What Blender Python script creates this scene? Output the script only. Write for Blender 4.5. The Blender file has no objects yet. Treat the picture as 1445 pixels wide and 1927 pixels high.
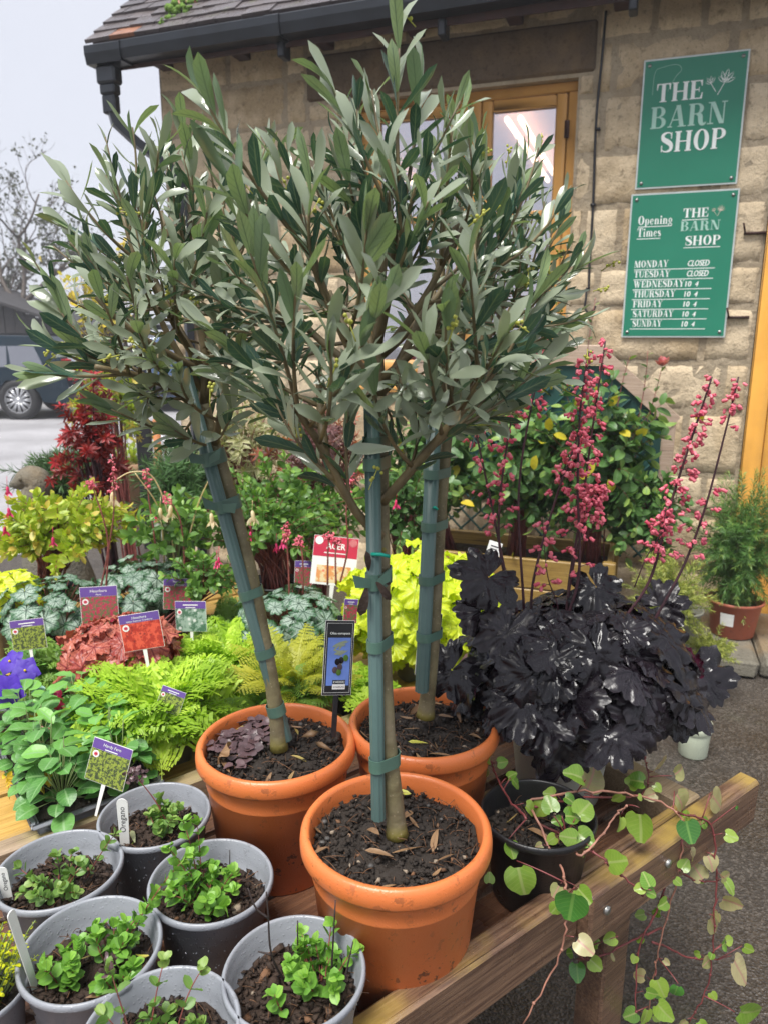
import bpy, math, random
import numpy as np
from math import sin, cos, pi, radians as rad
from mathutils import Vector, Matrix

TRAPZ = getattr(np, "trapezoid", None) or np.trapz
sc = bpy.context.scene
# ---------------------------------------------------------------- camera
CAM_H = 1.55; PITCH = rad(13.4); FPX = 1400.0
cam = bpy.data.cameras.new('camera'); camo = bpy.data.objects.new('camera', cam)
sc.collection.objects.link(camo); sc.camera = camo
camo.location = (0, 0, CAM_H); camo.rotation_euler = (pi/2 - PITCH, 0, 0)
cam.sensor_fit = 'VERTICAL'; cam.sensor_height = 36; cam.sensor_width = 27
cam.lens = FPX/1927*36; cam.clip_start = .02; cam.clip_end = 500
cam.dof.use_dof = True; cam.dof.focus_distance = 1.15; cam.dof.aperture_fstop = 8.0
# ---------------------------------------------------------------- sky, sun, exposure
SUN_EL, SUN_AZ = rad(66), rad(215)          # azimuth measured from +Y clockwise: behind the camera, a little left
w = bpy.data.worlds.new('World'); sc.world = w; w.use_nodes = True
nt = w.node_tree; bg = nt.nodes['Background']
sky = nt.nodes.new('ShaderNodeTexSky'); sky.sky_type = 'NISHITA'; sky.sun_disc = False
sky.sun_elevation = SUN_EL; sky.sun_rotation = SUN_AZ
mx = nt.nodes.new('ShaderNodeMix'); mx.data_type = 'RGBA'; mx.inputs[0].default_value = .93
mx.inputs[7].default_value = (3.2, 3.27, 3.62, 1)      # an even overcast cloud sheet
cn = nt.nodes.new('ShaderNodeTexNoise'); cn.inputs['Scale'].default_value = 1.6; cn.inputs['Detail'].default_value = 4; cr = nt.nodes.new('ShaderNodeMix'); cr.data_type = 'RGBA'
cr.inputs[6].default_value = (2.95, 3.02, 3.42, 1); cr.inputs[7].default_value = (3.5, 3.55, 3.82, 1); nt.links.new(cn.outputs[0], cr.inputs[0]); nt.links.new(cr.outputs[2], mx.inputs[7])   # faint cloud tone
nt.links.new(sky.outputs[0], mx.inputs[6]); nt.links.new(mx.outputs[2], bg.inputs[0])
bg.inputs[1].default_value = .1
sl = bpy.data.lights.new('sun', 'SUN'); sl.energy = 2.2; sl.angle = rad(28); sl.color = (1, .97, .92)
slo = bpy.data.objects.new('sun', sl); sc.collection.objects.link(slo)
slo.rotation_euler = Vector((sin(SUN_AZ)*cos(SUN_EL), cos(SUN_AZ)*cos(SUN_EL), sin(SUN_EL))).to_track_quat('Z', 'Y').to_euler()
sc.view_settings.view_transform = 'Standard'; sc.view_settings.look = 'None'
sc.view_settings.exposure = 1.36; sc.view_settings.gamma = 1
sc.cycles.max_bounces = 8; sc.cycles.transparent_max_bounces = 12

def ray(x, y):
    a = (x-722.5)/FPX; b = (963.5-y)/FPX
    return np.array([a, cos(PITCH)+b*sin(PITCH), -sin(PITCH)+b*cos(PITCH)])
def AT(x, y, Y):            # the point seen at photo pixel x, y at depth Y
    r = ray(x, y); return r*(Y/r[1]) + np.array([0, 0, CAM_H])
def ATZ(x, y, z):           # ... at height z
    r = ray(x, y); return r*((z-CAM_H)/r[2]) + np.array([0, 0, CAM_H])
def A3(*p): return np.array(p, float)
def unit(v): v = np.asarray(v, float); return v/(np.linalg.norm(v)+1e-12)
# ---------------------------------------------------------------- scene tree helpers
col = sc.collection
def tag(o, label=None, cat=None, group=None, kind=None):
    if label: o['label'] = label
    if cat: o['category'] = cat
    if group: o['group'] = group
    if kind: o['kind'] = kind
    return o
def empty(name, loc=(0, 0, 0), rz=0, label=None, cat=None, group=None):
    o = bpy.data.objects.new(name, None); col.objects.link(o); o.empty_display_size = .05
    o.location = [float(c) for c in loc]; o.rotation_euler = (0, 0, rz)
    return tag(o, label, cat, group)
def copy_tree(o, parent=None):
    c = o.copy(); col.objects.link(c); c.parent = parent
    for ch in o.children: copy_tree(ch, c)
    return c

class MB:
    """collects pieces and links them as one mesh object"""
    def __init__(s): s.V = []; s.F = []; s.A = []; s.n = 0; s.M = []
    def add(s, v, faces, rnd=0., lu=0., lv=0., mat=0):
        v = np.asarray(v, float).reshape(-1, 3); n = len(v)
        a = np.zeros((n, 3)); a[:, 0] = rnd; a[:, 1] = lu; a[:, 2] = lv
        s.V.append(v); s.A.append(a)
        if isinstance(faces, np.ndarray): faces = [faces]
        if len(faces) and not isinstance(faces[0], np.ndarray):
            d = {}
            for f in faces: d.setdefault(len(f), []).append(f)
            faces = [np.array(x) for x in d.values()]
        for f in faces:
            s.F.append(f + s.n); s.M.append(np.full(len(f), mat))
        s.n += n
    def box(s, lo, hi, rnd=0., mat=0, bev=0.0, M=None, jit=0, rg=None):
        x0, y0, z0 = lo; x1, y1, z1 = hi
        if bev:
            b = min(bev, (x1-x0)*.45, (y1-y0)*.45, (z1-z0)*.45); c = []; idx = {}
            for i, X in enumerate((x0, x1)):
                for j, Y in enumerate((y0, y1)):
                    for k, Z in enumerate((z0, z1)):
                        sx, sy, sz = (b if i == 0 else -b), (b if j == 0 else -b), (b if k == 0 else -b)
                        for q, p in enumerate(((X, Y+sy, Z+sz), (X+sx, Y, Z+sz), (X+sx, Y+sy, Z))):
                            idx[i, j, k, q] = len(c); c.append(p)
            f = []
            for a in (0, 1):
                f.append([idx[a, 0, 0, 0], idx[a, 1, 0, 0], idx[a, 1, 1, 0], idx[a, 0, 1, 0]][::1 if a else -1])
                f.append([idx[0, a, 0, 1], idx[1, a, 0, 1], idx[1, a, 1, 1], idx[0, a, 1, 1]][::-1 if a else 1])
                f.append([idx[0, 0, a, 2], idx[1, 0, a, 2], idx[1, 1, a, 2], idx[0, 1, a, 2]][::1 if a else -1])
                for b2 in (0, 1):
                    f.append([idx[0, a, b2, 1], idx[1, a, b2, 1], idx[1, a, b2, 2], idx[0, a, b2, 2]])
                    f.append([idx[a, 0, b2, 0], idx[a, 1, b2, 0], idx[a, 1, b2, 2], idx[a, 0, b2, 2]])
                    f.append([idx[a, b2, 0, 0], idx[a, b2, 1, 0], idx[a, b2, 1, 1], idx[a, b2, 0, 1]])
                    for c2 in (0, 1): f.append([idx[a, b2, c2, q] for q in range(3)])
            v = np.array(c)
        else:
            v = np.array([(X, Y, Z) for X in (x0, x1) for Y in (y0, y1) for Z in (z0, z1)], float)
            f = [[0, 1, 3, 2], [4, 6, 7, 5], [0, 4, 5, 1], [2, 3, 7, 6], [0, 2, 6, 4], [1, 5, 7, 3]]
        if jit: v = v + rg.normal(0, jit, v.shape)
        if M is not None: v = v @ np.array(M)[:3, :3].T + np.array(M)[:3, 3]
        s.add(v, f, rnd, 0, 0, mat)
    def tube(s, pts, r, n=6, rnd=0., mat=0, cap=True):
        P = np.asarray(pts, float); k = len(P)
        R = np.full(k, r) if np.isscalar(r) else np.interp(np.linspace(0, 1, k), np.linspace(0, 1, len(r)), r)
        T = np.gradient(P, axis=0); T /= np.linalg.norm(T, axis=1)[:, None]+1e-12
        u = np.cross(T[0], (0, 0, 1) if abs(T[0][2]) < .9 else (1, 0, 0)); V = []
        for i in range(k):
            u = unit(u - T[i]*(u@T[i])); b = np.cross(T[i], u)
            a = np.arange(n)*2*pi/n
            V.append(P[i] + R[i]*(np.cos(a)[:, None]*u + np.sin(a)[:, None]*b))
        i, j = np.meshgrid(np.arange(k-1), np.arange(n), indexing='ij'); j2 = (j+1) % n
        f = np.stack([i*n+j, i*n+j2, (i+1)*n+j2, (i+1)*n+j], -1).reshape(-1, 4)
        F = [f]
        if cap: F.append(np.array([list(range(n))[::-1], [(k-1)*n+q for q in range(n)]]))
        lv = np.repeat(np.linspace(0, 1, k), n)
        s.add(np.concatenate(V), F, rnd, 0, lv, mat)
    def lathe(s, prof, n=48, c=(0, 0, 0), rnd=0., mat=0, wob=None):
        prof = np.asarray(prof, float); k = len(prof); a = np.arange(n)*2*pi/n
        r = prof[:, 0][:, None]*np.ones(n); z = prof[:, 1][:, None]*np.ones(n)
        if wob is not None: r = r*(1+wob(a)[None, :])
        v = np.stack([r*np.cos(a)+c[0], r*np.sin(a)+c[1], z+c[2]], -1).reshape(-1, 3)
        i, j = np.meshgrid(np.arange(k-1), np.arange(n), indexing='ij'); j2 = (j+1) % n
        s.add(v, np.stack([i*n+j, i*n+j2, (i+1)*n+j2, (i+1)*n+j], -1).reshape(-1, 4), rnd, 0, np.repeat(np.linspace(0, 1, k), n), mat)
    def sphere(s, c, r, n=8, m=6, rnd=0., mat=0):
        th = np.linspace(0.02, pi-.02, m+1); r = np.ones(3)*r
        a = np.arange(n)*2*pi/n
        v = np.stack([np.sin(th)[:, None]*np.cos(a), np.sin(th)[:, None]*np.sin(a), np.cos(th)[:, None]*np.ones(n)], -1).reshape(-1, 3)*r + np.asarray(c)
        i, j = np.meshgrid(np.arange(m), np.arange(n), indexing='ij'); j2 = (j+1) % n
        s.add(v, np.stack([i*n+j, (i+1)*n+j, (i+1)*n+j2, i*n+j2], -1).reshape(-1, 4), rnd, 0, 0, mat)
    def poly(s, pts, rnd=0., mat=0): s.add(pts, [list(range(len(pts)))], rnd, 0, 0, mat)
    def scatter(s, tpls, P, D, N, L, W=None, rnd=None, mat=0, rg=None):
        """many copies of leaf templates: base P, along D, facing N"""
        P = np.asarray(P, float).reshape(-1, 3); m = len(P)
        if m == 0: return
        D = np.broadcast_to(np.asarray(D, float), (m, 3)); N = np.broadcast_to(np.asarray(N, float), (m, 3))
        L = np.broadcast_to(np.asarray(L, float), (m,)); W = L if W is None else np.broadcast_to(np.asarray(W, float), (m,))
        rnd = np.zeros(m) if rnd is None else np.broadcast_to(rnd, (m,))
        X = D/(np.linalg.norm(D, axis=1)[:, None]+1e-9)
        Y = np.cross(N, X); Y /= np.linalg.norm(Y, axis=1)[:, None]+1e-9
        Z = np.cross(X, Y)
        if not isinstance(tpls, list): tpls = [tpls]
        ch = (rg or np.random.default_rng(5)).integers(0, len(tpls), m)
        for q, t in enumerate(tpls):
            I = np.nonzero(ch == q)[0]
            if len(I) == 0: continue
            v = t['v']; k = len(v)
            vv = P[I][:, None] + v[None, :, 0, None]*(X[I]*L[I][:, None])[:, None] + v[None, :, 1, None]*(Y[I]*W[I][:, None])[:, None] + v[None, :, 2, None]*(Z[I]*L[I][:, None])[:, None]
            off = (np.arange(len(I))*k)
            F = [(f[None] + off[:, None, None]).reshape(-1, f.shape[1]) for f in t['f']]
            s.add(vv.reshape(-1, 3), F, np.repeat(rnd[I], k), np.tile(t['lu'], len(I)), np.tile(t['lv'], len(I)), mat)
    def build(s, name, mats, parent=None, smooth=True):
        me = bpy.data.meshes.new(name)
        V = np.concatenate(s.V); A = np.concatenate(s.A)
        me.vertices.add(len(V)); me.vertices.foreach_set('co', V.ravel().astype('f'))
        loops = np.concatenate([f.ravel() for f in s.F]); tot = np.concatenate([np.full(len(f), f.shape[1]) for f in s.F])
        me.loops.add(len(loops)); me.loops.foreach_set('vertex_index', loops.astype('i'))
        me.polygons.add(len(tot)); st = np.concatenate([[0], np.cumsum(tot)[:-1]])
        me.polygons.foreach_set('loop_start', st.astype('i'))
        try: me.polygons.foreach_set('loop_total', tot.astype('i'))
        except Exception: pass
        if not isinstance(mats, (list, tuple)): mats = [mats]
        for m in mats: me.materials.append(m)
        me.polygons.foreach_set('material_index', np.concatenate(s.M).astype('i'))
        me.polygons.foreach_set('use_smooth', np.full(len(tot), bool(smooth)))
        for i, an in enumerate(('rnd', 'lu', 'lv')):
            at = me.attributes.new(an, 'FLOAT', 'POINT'); at.data.foreach_set('value', A[:, i].astype('f'))
        me.update(calc_edges=True); me.validate()
        o = bpy.data.objects.new(name, me); col.objects.link(o); o.parent = parent
        return o
# ---------------------------------------------------------------- material helper
class NT:
    def __init__(s, name):
        s.m = bpy.data.materials.new(name); s.m.use_nodes = True; s.t = s.m.node_tree
        s.b = s.t.nodes['Principled BSDF']; s.out = s.t.nodes['Material Output']
    def n(s, typ, **kw):
        x = s.t.nodes.new(typ)
        for k, v in kw.items():
            if k.startswith('i_'):
                key = k[2:]; key = int(key) if key.isdigit() else key
                if hasattr(v, 'is_output') or isinstance(v, bpy.types.NodeSocket): s.t.links.new(v, x.inputs[key])
                else: x.inputs[key].default_value = v
            else: setattr(x, k, v)
        return x
    def attr(s, a): return s.n('ShaderNodeAttribute', attribute_name=a).outputs['Fac']
    def math(s, op, a, b=0., c=None):
        kw = dict(i_0=a, i_1=b)
        if c is not None: kw['i_2'] = c
        return s.n('ShaderNodeMath', operation=op, **kw).outputs[0]
    def ramp(s, v, lo, hi, a=0., b=1.):
        x = s.n('ShaderNodeMapRange', i_0=v, i_1=lo, i_2=hi, i_3=a, i_4=b); x.interpolation_type = 'SMOOTHSTEP'; return x.outputs[0]
    def mix(s, f, a, b, mode='MIX'):
        c4 = lambda c: c if isinstance(c, bpy.types.NodeSocket) else (tuple(c)+(1,))[:4]
        return s.n('ShaderNodeMix', data_type='RGBA', blend_type=mode, i_0=f, i_6=c4(a), i_7=c4(b)).outputs[2]
    def pos(s, obj=True): return s.n('ShaderNodeTexCoord').outputs['Object'] if obj else s.n('ShaderNodeNewGeometry').outputs['Position']
    def noise(s, scale, detail=4, rough=.55, vec=None, dist=0., stretch=None):
        v = vec if vec is not None else s.pos()
        if stretch: v = s.n('ShaderNodeMapping', i_0=v, i_3=stretch).outputs[0]
        return s.n('ShaderNodeTexNoise', i_Vector=v, i_Scale=scale, i_Detail=detail, i_Roughness=rough, i_Distortion=dist).outputs['Fac']
    def voro(s, scale, out='Distance', vec=None, feature='F1'):
        return s.n('ShaderNodeTexVoronoi', feature=feature, i_Vector=vec if vec is not None else s.pos(), i_Scale=scale).outputs[out]
    def bump(s, h, strength=.3, dist=.01):
        x = s.n('ShaderNodeBump', i_Height=h, i_Strength=strength, i_Distance=dist)
        if s.b.inputs['Normal'].is_linked: s.t.links.new(s.b.inputs['Normal'].links[0].from_socket, x.inputs['Normal'])
        s.t.links.new(x.outputs[0], s.b.inputs['Normal'])
    def set(s, **kw):
        for k, v in kw.items():
            k = k.replace('_', ' ')
            if isinstance(v, bpy.types.NodeSocket): s.t.links.new(v, s.b.inputs[k])
            else: s.b.inputs[k].default_value = (tuple(v)+(1,))[:4] if isinstance(v, (tuple, list)) else v
        return s
def plain(name, c, rough=.5, var=.15, scale=30, bump=0., metal=0., spec=.5, scale2=None):
    t = NT(name); n = t.noise(scale)
    d = tuple(x*(1-var) for x in c); u = tuple(min(1, x*(1+var)) for x in c)
    t.set(Base_Color=t.mix(t.ramp(n, .3, .7), d, u), Roughness=rough, Metallic=metal, Specular_IOR_Level=spec)
    if bump: t.bump(t.noise(scale2 or scale*6), bump, .004)
    return t.m
def leafmat(name, c1, c2, under=None, rough=.42, trans=.25, vein=None, vn=0, edge=None, spec=.5, young=None, blot=.25, wet=0., bul=0.):
    """c1..c2 by leaf; under = colour of the leaf's back; vein = (colour, lobes) or midrib colour; young = colour of new leaves (rnd > .8)"""
    t = NT(name); r = t.attr('rnd'); lu = t.attr('lu'); lv = t.attr('lv')
    c = t.mix(r, c1, c2)
    if young: c = t.mix(t.ramp(r, .72, .95), c, young)
    n = t.noise(45, 3); c = t.mix(t.ramp(n, .35, .7, 0, blot), c, tuple(min(1, 1.6*x+.01) for x in c2))
    if edge: c = t.mix(t.ramp(lv if vn else t.math('ABSOLUTE', lu), .62, .95), c, edge)
    hgt = None
    if vein:
        if vn:
            k = t.math('ABSOLUTE', t.math('SUBTRACT', t.math('FRACT', t.math('MULTIPLY', lu, vn)), .5))
            wv = t.math('MULTIPLY', k, t.math('MAXIMUM', lv, .05))
            side = t.math('ABSOLUTE', t.math('SUBTRACT', t.math('FRACT', t.math('ADD', t.math('MULTIPLY', lv, 5.), t.math('MULTIPLY', k, -3.))), .5))
            vm = t.math('MAXIMUM', t.ramp(wv, .02, .055, 1, 0), t.math('MULTIPLY', t.ramp(side, .06, .16, 1, 0), .55))
        else:
            a = t.math('ABSOLUTE', lu)
            side = t.math('ABSOLUTE', t.math('SUBTRACT', t.math('FRACT', t.math('SUBTRACT', t.math('MULTIPLY', lv, 7.), t.math('MULTIPLY', a, 1.6))), .5))
            vm = t.math('MAXIMUM', t.ramp(a, .05, .14, 1, 0), t.math('MULTIPLY', t.ramp(side, .05, .14, 1, 0), .35))
        c = t.mix(vm, c, vein); hgt = vm
    if under:
        bf = t.n('ShaderNodeNewGeometry').outputs['Backfacing']; c = t.mix(bf, c, t.mix(r, under, tuple(x*.8 for x in under)))
    t.set(Base_Color=c, Roughness=rough, Specular_IOR_Level=spec)
    if wet: t.set(Roughness=t.ramp(t.noise(25, 3), .4, .6, rough, rough*wet))
    if hgt is not None: t.bump(hgt, -.4 if vn else -.25, .002)
    if bul: t.bump(t.noise(38, 3, .6), bul, .004)
    if trans:
        tr = t.n('ShaderNodeBsdfTranslucent'); tc = t.mix(.6, c, t.mix(1., c, (1.5, 1.7, .5), 'MULTIPLY')); t.t.links.new(tc, tr.inputs[0])
        ms = t.n('ShaderNodeMixShader', i_0=trans); t.t.links.new(t.b.outputs[0], ms.inputs[1]); t.t.links.new(tr.outputs[0], ms.inputs[2])
        t.t.links.new(ms.outputs[0], t.out.inputs[0])
    return t.m
# ---------------------------------------------------------------- leaf templates (x along, y across, z face)
def leaf_tpl(width=.2, nseg=6, fold=.15, curl=.3, twist=0., belly=.5, point=1.3, wave=0., seed=0, across=3):
    rg = np.random.default_rng(seed); t = np.linspace(0, 1, nseg+1)
    wd = (t**(belly))*((1-t)**(1/point*.75)); wd[-1] = 0; wd = wd/wd.max()*width/2; wd[0] = width*.04; wd[-1] = width*.02
    ang = np.cumsum(np.full(nseg+1, -curl/nseg)); ang -= ang[0]; ang += curl*.3
    dx = np.cos(ang)/nseg; dz = np.sin(ang)/nseg
    x = np.concatenate([[0], np.cumsum(dx[:-1])]); z = np.concatenate([[0], np.cumsum(dz[:-1])])
    a = np.linspace(-1, 1, across); V = []; U = []; Lv = []
    ph = rg.uniform(0, 6)
    for i in range(nseg+1):
        tw = twist*t[i]
        for s in a:
            y = s*wd[i]; zz = abs(s)*wd[i]*fold*2 + wave*width*sin(t[i]*14+ph+(2 if s > 0 else 0))*abs(s)
            V.append((x[i], y*cos(tw)-zz*sin(tw), z[i]+y*sin(tw)+zz*cos(tw))); U.append(s); Lv.append(t[i])
    F = [[i*across+j, (i+1)*across+j, (i+1)*across+j+1, i*across+j+1] for i in range(nseg) for j in range(across-1)]
    F = [f[::-1] for f in F]
    return dict(v=np.array(V), f=[np.array(F)], lu=np.array(U), lv=np.array(Lv))
def lobed_tpl(lobes=7, depth=.3, teeth=2, tooth=.08, ruffle=.08, cup=.2, rings=5, na=64, sinus=.35, seed=0, ruff_k=5, vneck=.15, rad_=.5, bull=.0):
    rg = np.random.default_rng(seed); a = np.linspace(-pi+sinus, pi-sinus, na)
    f = (a+pi-sinus)/(2*pi-2*sinus); ph = rg.uniform(0, 6, 4)
    lob = np.abs(np.sin(f*pi*lobes))**.7
    R = 1-depth + depth*lob + tooth*(np.abs(np.sin(f*pi*lobes*teeth*1.5+.4))-.5)
    R = R*(.78+.22*np.cos(a*.5)**.5)*rad_*(1+.06*np.sin(a*2+ph[0])+.05*np.sin(a*5+ph[3]))*(1+rg.normal(0, .012, na))
    V = []; U = []; Lv = []
    for i in range(rings+1):
        r = .03+.97*i/rings
        z = cup*(r**2)*rad_*(-.6) + ruffle*1.1*r**3.6*np.sin(f*2*pi*ruff_k+ph[1])*(.6+.5*np.sin(f*2*pi*1.5+ph[3])) + .05*rad_*r*np.sin(r*5+f*17+ph[2])+ruffle*.5*r**3*np.sin(f*2*pi*ruff_k*2.3+ph[2]) - .02*(1-np.abs(np.sin(f*pi*lobes)))*r*0
        z = z + vneck*r*rad_*(np.abs(np.sin(f*pi*lobes))-.5)*.5
        x_, y_ = R*r*np.cos(a), R*r*np.sin(a)
        z = z + bull*(np.sin(x_*17+ph[0]*3)*np.sin(y_*15+ph[1]*2)+.6*np.sin(x_*31+y_*11+ph[2])*np.sin(y_*34-x_*9+ph[3])+.7*np.sin(x_*8+y_*6+ph[1]))
        V.append(np.stack([x_, y_, z], -1)); U.append(f); Lv.append(np.full(na, r))
    i, j = np.meshgrid(np.arange(rings), np.arange(na-1), indexing='ij')
    F = np.stack([i*na+j, (i+1)*na+j, (i+1)*na+j+1, i*na+j+1], -1).reshape(-1, 4)
    return dict(v=np.concatenate(V), f=[F], lu=np.concatenate(U), lv=np.concatenate(Lv))
def merge_tpl(parts):
    V = []; F = {}; U = []; L = []; n = 0
    for p in parts:
        V.append(p['v']); U.append(p['lu']); L.append(p['lv'])
        for f in p['f']: F.setdefault(f.shape[1], []).append(f+n)
        n += len(p['v'])
    return dict(v=np.concatenate(V), f=[np.concatenate(x) for x in F.values()], lu=np.concatenate(U), lv=np.concatenate(L))
def xf(t, P=(0, 0, 0), D=(1, 0, 0), N=(0, 0, 1), L=1., W=None):
    m = MB(); m.scatter(t, [P], [D], [N], L, W); return dict(v=m.V[0], f=m.F, lu=m.A[0][:, 1], lv=m.A[0][:, 2])
def palm_tpl(n=5, spread=1.9, width=.16, seed=0, curl=.4):
    rg = np.random.default_rng(seed); P = []
    for k in range(n):
        a = (k/(n-1)-.5)*2*spread; L = .62-.2*abs(a)/spread+rg.uniform(-.04, .04)
        P.append(xf(leaf_tpl(width/L*.8, 4, .1, curl, 0, .7, 1.), (0.02, 0, 0), (cos(a), sin(a), rg.uniform(-.25, .15)), L=L))
    return merge_tpl(P)
def frond_tpl(pairs=15, plen=.2, sub=5, curl=1.1, seed=0, frill=.03, width=1.):
    """a fern frond: rachis, pinnae, small overlapping pinnules"""
    rg = np.random.default_rng(seed); V = []; F = []; U = []; Lv = []
    def spine(t):
        a0 = .75; n = 20; tt = np.linspace(0, t, n); an = a0 - curl*tt*1.3
        return np.array([TRAPZ(np.cos(an), tt), 0, TRAPZ(np.sin(an), tt)]), a0-curl*t*1.3
    for i in range(pairs):
        t = .1+.9*i/pairs; c, an = spine(t)
        fw = np.array([cos(an), 0, sin(an)]); up = np.array([-sin(an), 0, cos(an)])
        pl = plen*(sin(pi*min(1, (t*.92+.12)))**.8)*rg.uniform(.85, 1.1)
        for s in (-1, 1):
            d = unit(np.array([0, s, 0])*.9 + fw*.45 - up*(.1+rg.uniform(0, .3)))
            b = np.cross(up, d)
            for q in range(sub):
                u = (q+.6)/sub; p = c + d*pl*u - up*pl*.25*u*u
                hw = pl/sub*.66; hl = pl*.27*(1-.5*u)*width
                for e in (-1, 1):
                    z = rg.uniform(-1, 1)*frill*pl*4
                    pts = [p-d*hw*.6, p-d*hw*.3+b*e*hl*.9+up*z, p+d*hw*.9+b*e*hl+up*z*1.3, p+d*hw*.7]
                    k = len(V); V += pts; F.append([k, k+1, k+2, k+3] if e > 0 else [k+3, k+2, k+1, k])
                    U += [0, .5, 1, .3]; Lv += [t]*4
    for i in range(9):
        t0, t1 = i/9, (i+1)/9; a, _ = spine(t0+1e-4); b, _ = spine(t1)
        k = len(V); wd = .012*(1-t0)+.002; V += [a+(0, -wd, .003), a+(0, wd, .003), b+(0, wd, .003), b+(0, -wd, .003)]; F.append([k, k+1, k+2, k+3]); U += [0]*4; Lv += [0]*4
    return dict(v=np.array(V), f=[np.array(F)], lu=np.array(U), lv=np.array(Lv))
def chunk_tpl(seed=0, flat=.7):
    rg = np.random.default_rng(seed); v = np.array([(1, 0, 0), (-1, 0, 0), (0, 1, 0), (0, -1, 0), (0, 0, 1), (0, 0, -1)], float)*.5
    v = v*rg.uniform(.6, 1.2, v.shape[0])[:, None] + rg.normal(0, .08, v.shape); v[:, 2] *= flat
    F = np.array([[0, 2, 4], [2, 1, 4], [1, 3, 4], [3, 0, 4], [2, 0, 5], [1, 2, 5], [3, 1, 5], [0, 3, 5]])
    return dict(v=v, f=[F], lu=np.zeros(6), lv=np.zeros(6))
CHUNK = [chunk_tpl(i) for i in range(6)]; BARK = [chunk_tpl(i+10, .35) for i in range(5)]
def bez(p0, p1, p2, n=8):
    t = np.linspace(0, 1, n)[:, None]; return (1-t)**2*np.asarray(p0)+2*t*(1-t)*np.asarray(p1)+t*t*np.asarray(p2)
def catmull(pts, n=6):
    P = np.asarray(pts, float); P = np.vstack([2*P[0]-P[1], P, 2*P[-1]-P[-2]]); out = []
    for i in range(1, len(P)-2):
        for t in np.linspace(0, 1, n, endpoint=False):
            out.append(.5*((2*P[i])+(-P[i-1]+P[i+1])*t+(2*P[i-1]-5*P[i]+4*P[i+1]-P[i+2])*t*t+(-P[i-1]+3*P[i]-3*P[i+1]+P[i+2])*t**3))
    out.append(P[-2]); return np.array(out)
def rdir(rg, n): v = rg.normal(size=(n, 3)); return v/np.linalg.norm(v, axis=1)[:, None]
class Leaves:
    def __init__(s): s.q = []
    def add(s, p, d, n, L, W, r): s.q.append((*p, *d, *n, L, W, r))
    def flush(s, mb, tpl, mat=0, rg=None):
        if s.q:
            a = np.array(s.q); mb.scatter(tpl, a[:, :3], a[:, 3:6], a[:, 6:9], a[:, 9], a[:, 10], a[:, 11], mat, rg)
        s.q = []
def leafy_shoot(mb, LV, rg, p0, p1, p2, r0, r1, npairs, L, W, t0=.2, ang=(60, 25), opp=True, rb=(0., .7), droop=0., tipyoung=True, mat=0, n=9, Lp=(.75, 1, .7), wild=.25, sky=0.):
    P = bez(p0, p1, p2, n); mb.tube(P, [r0, r1], 5, rg.uniform(), mat)
    T = np.gradient(P, axis=0)
    for i in range(npairs):
        t = t0+(1-t0)*(i+.5)/npairs; k = t*(n-1); j = min(int(k), n-2); f = k-j
        p = P[j]*(1-f)+P[j+1]*f; T_ = unit(T[j]*(1-f)+T[j+1]*f)
        a = np.cross(T_, (0, 0, 1) if abs(T_[2]) < .95 else (1, 0, 0)); a = unit(a); b = np.cross(T_, a)
        ph = (i % 2)*pi/2 + rg.uniform(-.5, .5) if opp else i*2.4
        an = rad(ang[0]+(ang[1]-ang[0])*t + rg.uniform(-12, 12))
        sc_ = np.interp(t, [0, .5, 1], Lp)*rg.uniform(.8, 1.15)
        for s in ((0, pi) if opp else (0,)):
            o = cos(ph+s)*a+sin(ph+s)*b
            d = unit(T_*cos(an)+o*sin(an)+rg.normal(0, wild*.5, 3)-A3(0, 0, droop))
            nn = unit(np.cross(np.cross(d, T_), d)+rg.normal(0, wild, 3))   # upper face towards the tip
            if sky: nn = unit(nn*(1-sky)+A3(0, -.15, 1)*sky)
            r = rg.uniform(*rb) if not (tipyoung and t > (.66 if sky == .3 else .86)) else rg.uniform(.8, 1)
            LV.add(p, d, nn, L*sc_, W*sc_, r)
    return P
# ---------------------------------------------------------------- materials
def wood_mat(name, c1, c2, grain=(1.5, 30, 30), rough=.6, algae=None, sc_=1.):
    t = NT(name); g = t.noise(4*sc_, 6, .65, None, .6, grain); g2 = t.noise(14*sc_, 5, .7, None, .2, grain)
    c = t.mix(t.ramp(g, .3, .7), c1, c2); c = t.mix(t.ramp(g2, .52, .7, 0, .55), c, tuple(x*.3 for x in c1))
    c = t.mix(t.ramp(t.noise(9, 4), .5, .75, 0, .5), c, tuple(x*.55 for x in c1))
    if algae: c = t.mix(t.math('MULTIPLY', t.ramp(t.noise(5, 4), .4, .62), t.ramp(t.n('ShaderNodeSeparateXYZ', i_0=t.n('ShaderNodeNewGeometry').outputs['Normal']).outputs[2], .5, .9)), c, algae)
    ck = t.noise(3.1*sc_, 4, .6, None, .3, (grain[0]*.5, grain[1]*1.4, grain[2]*1.4)); c = t.mix(t.ramp(ck, .64, .69, 0, .8), c, tuple(x*.16 for x in c1))
    t.set(Base_Color=c, Roughness=t.ramp(t.noise(20, 3), .3, .7, rough*.6, rough)); t.bump(g2, .35, .004); t.bump(ck, -.5, .004); t.bump(t.noise(60, 3, .6, None, 0, (1, 8, 8)), .25, .002)
    return t.m
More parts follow.
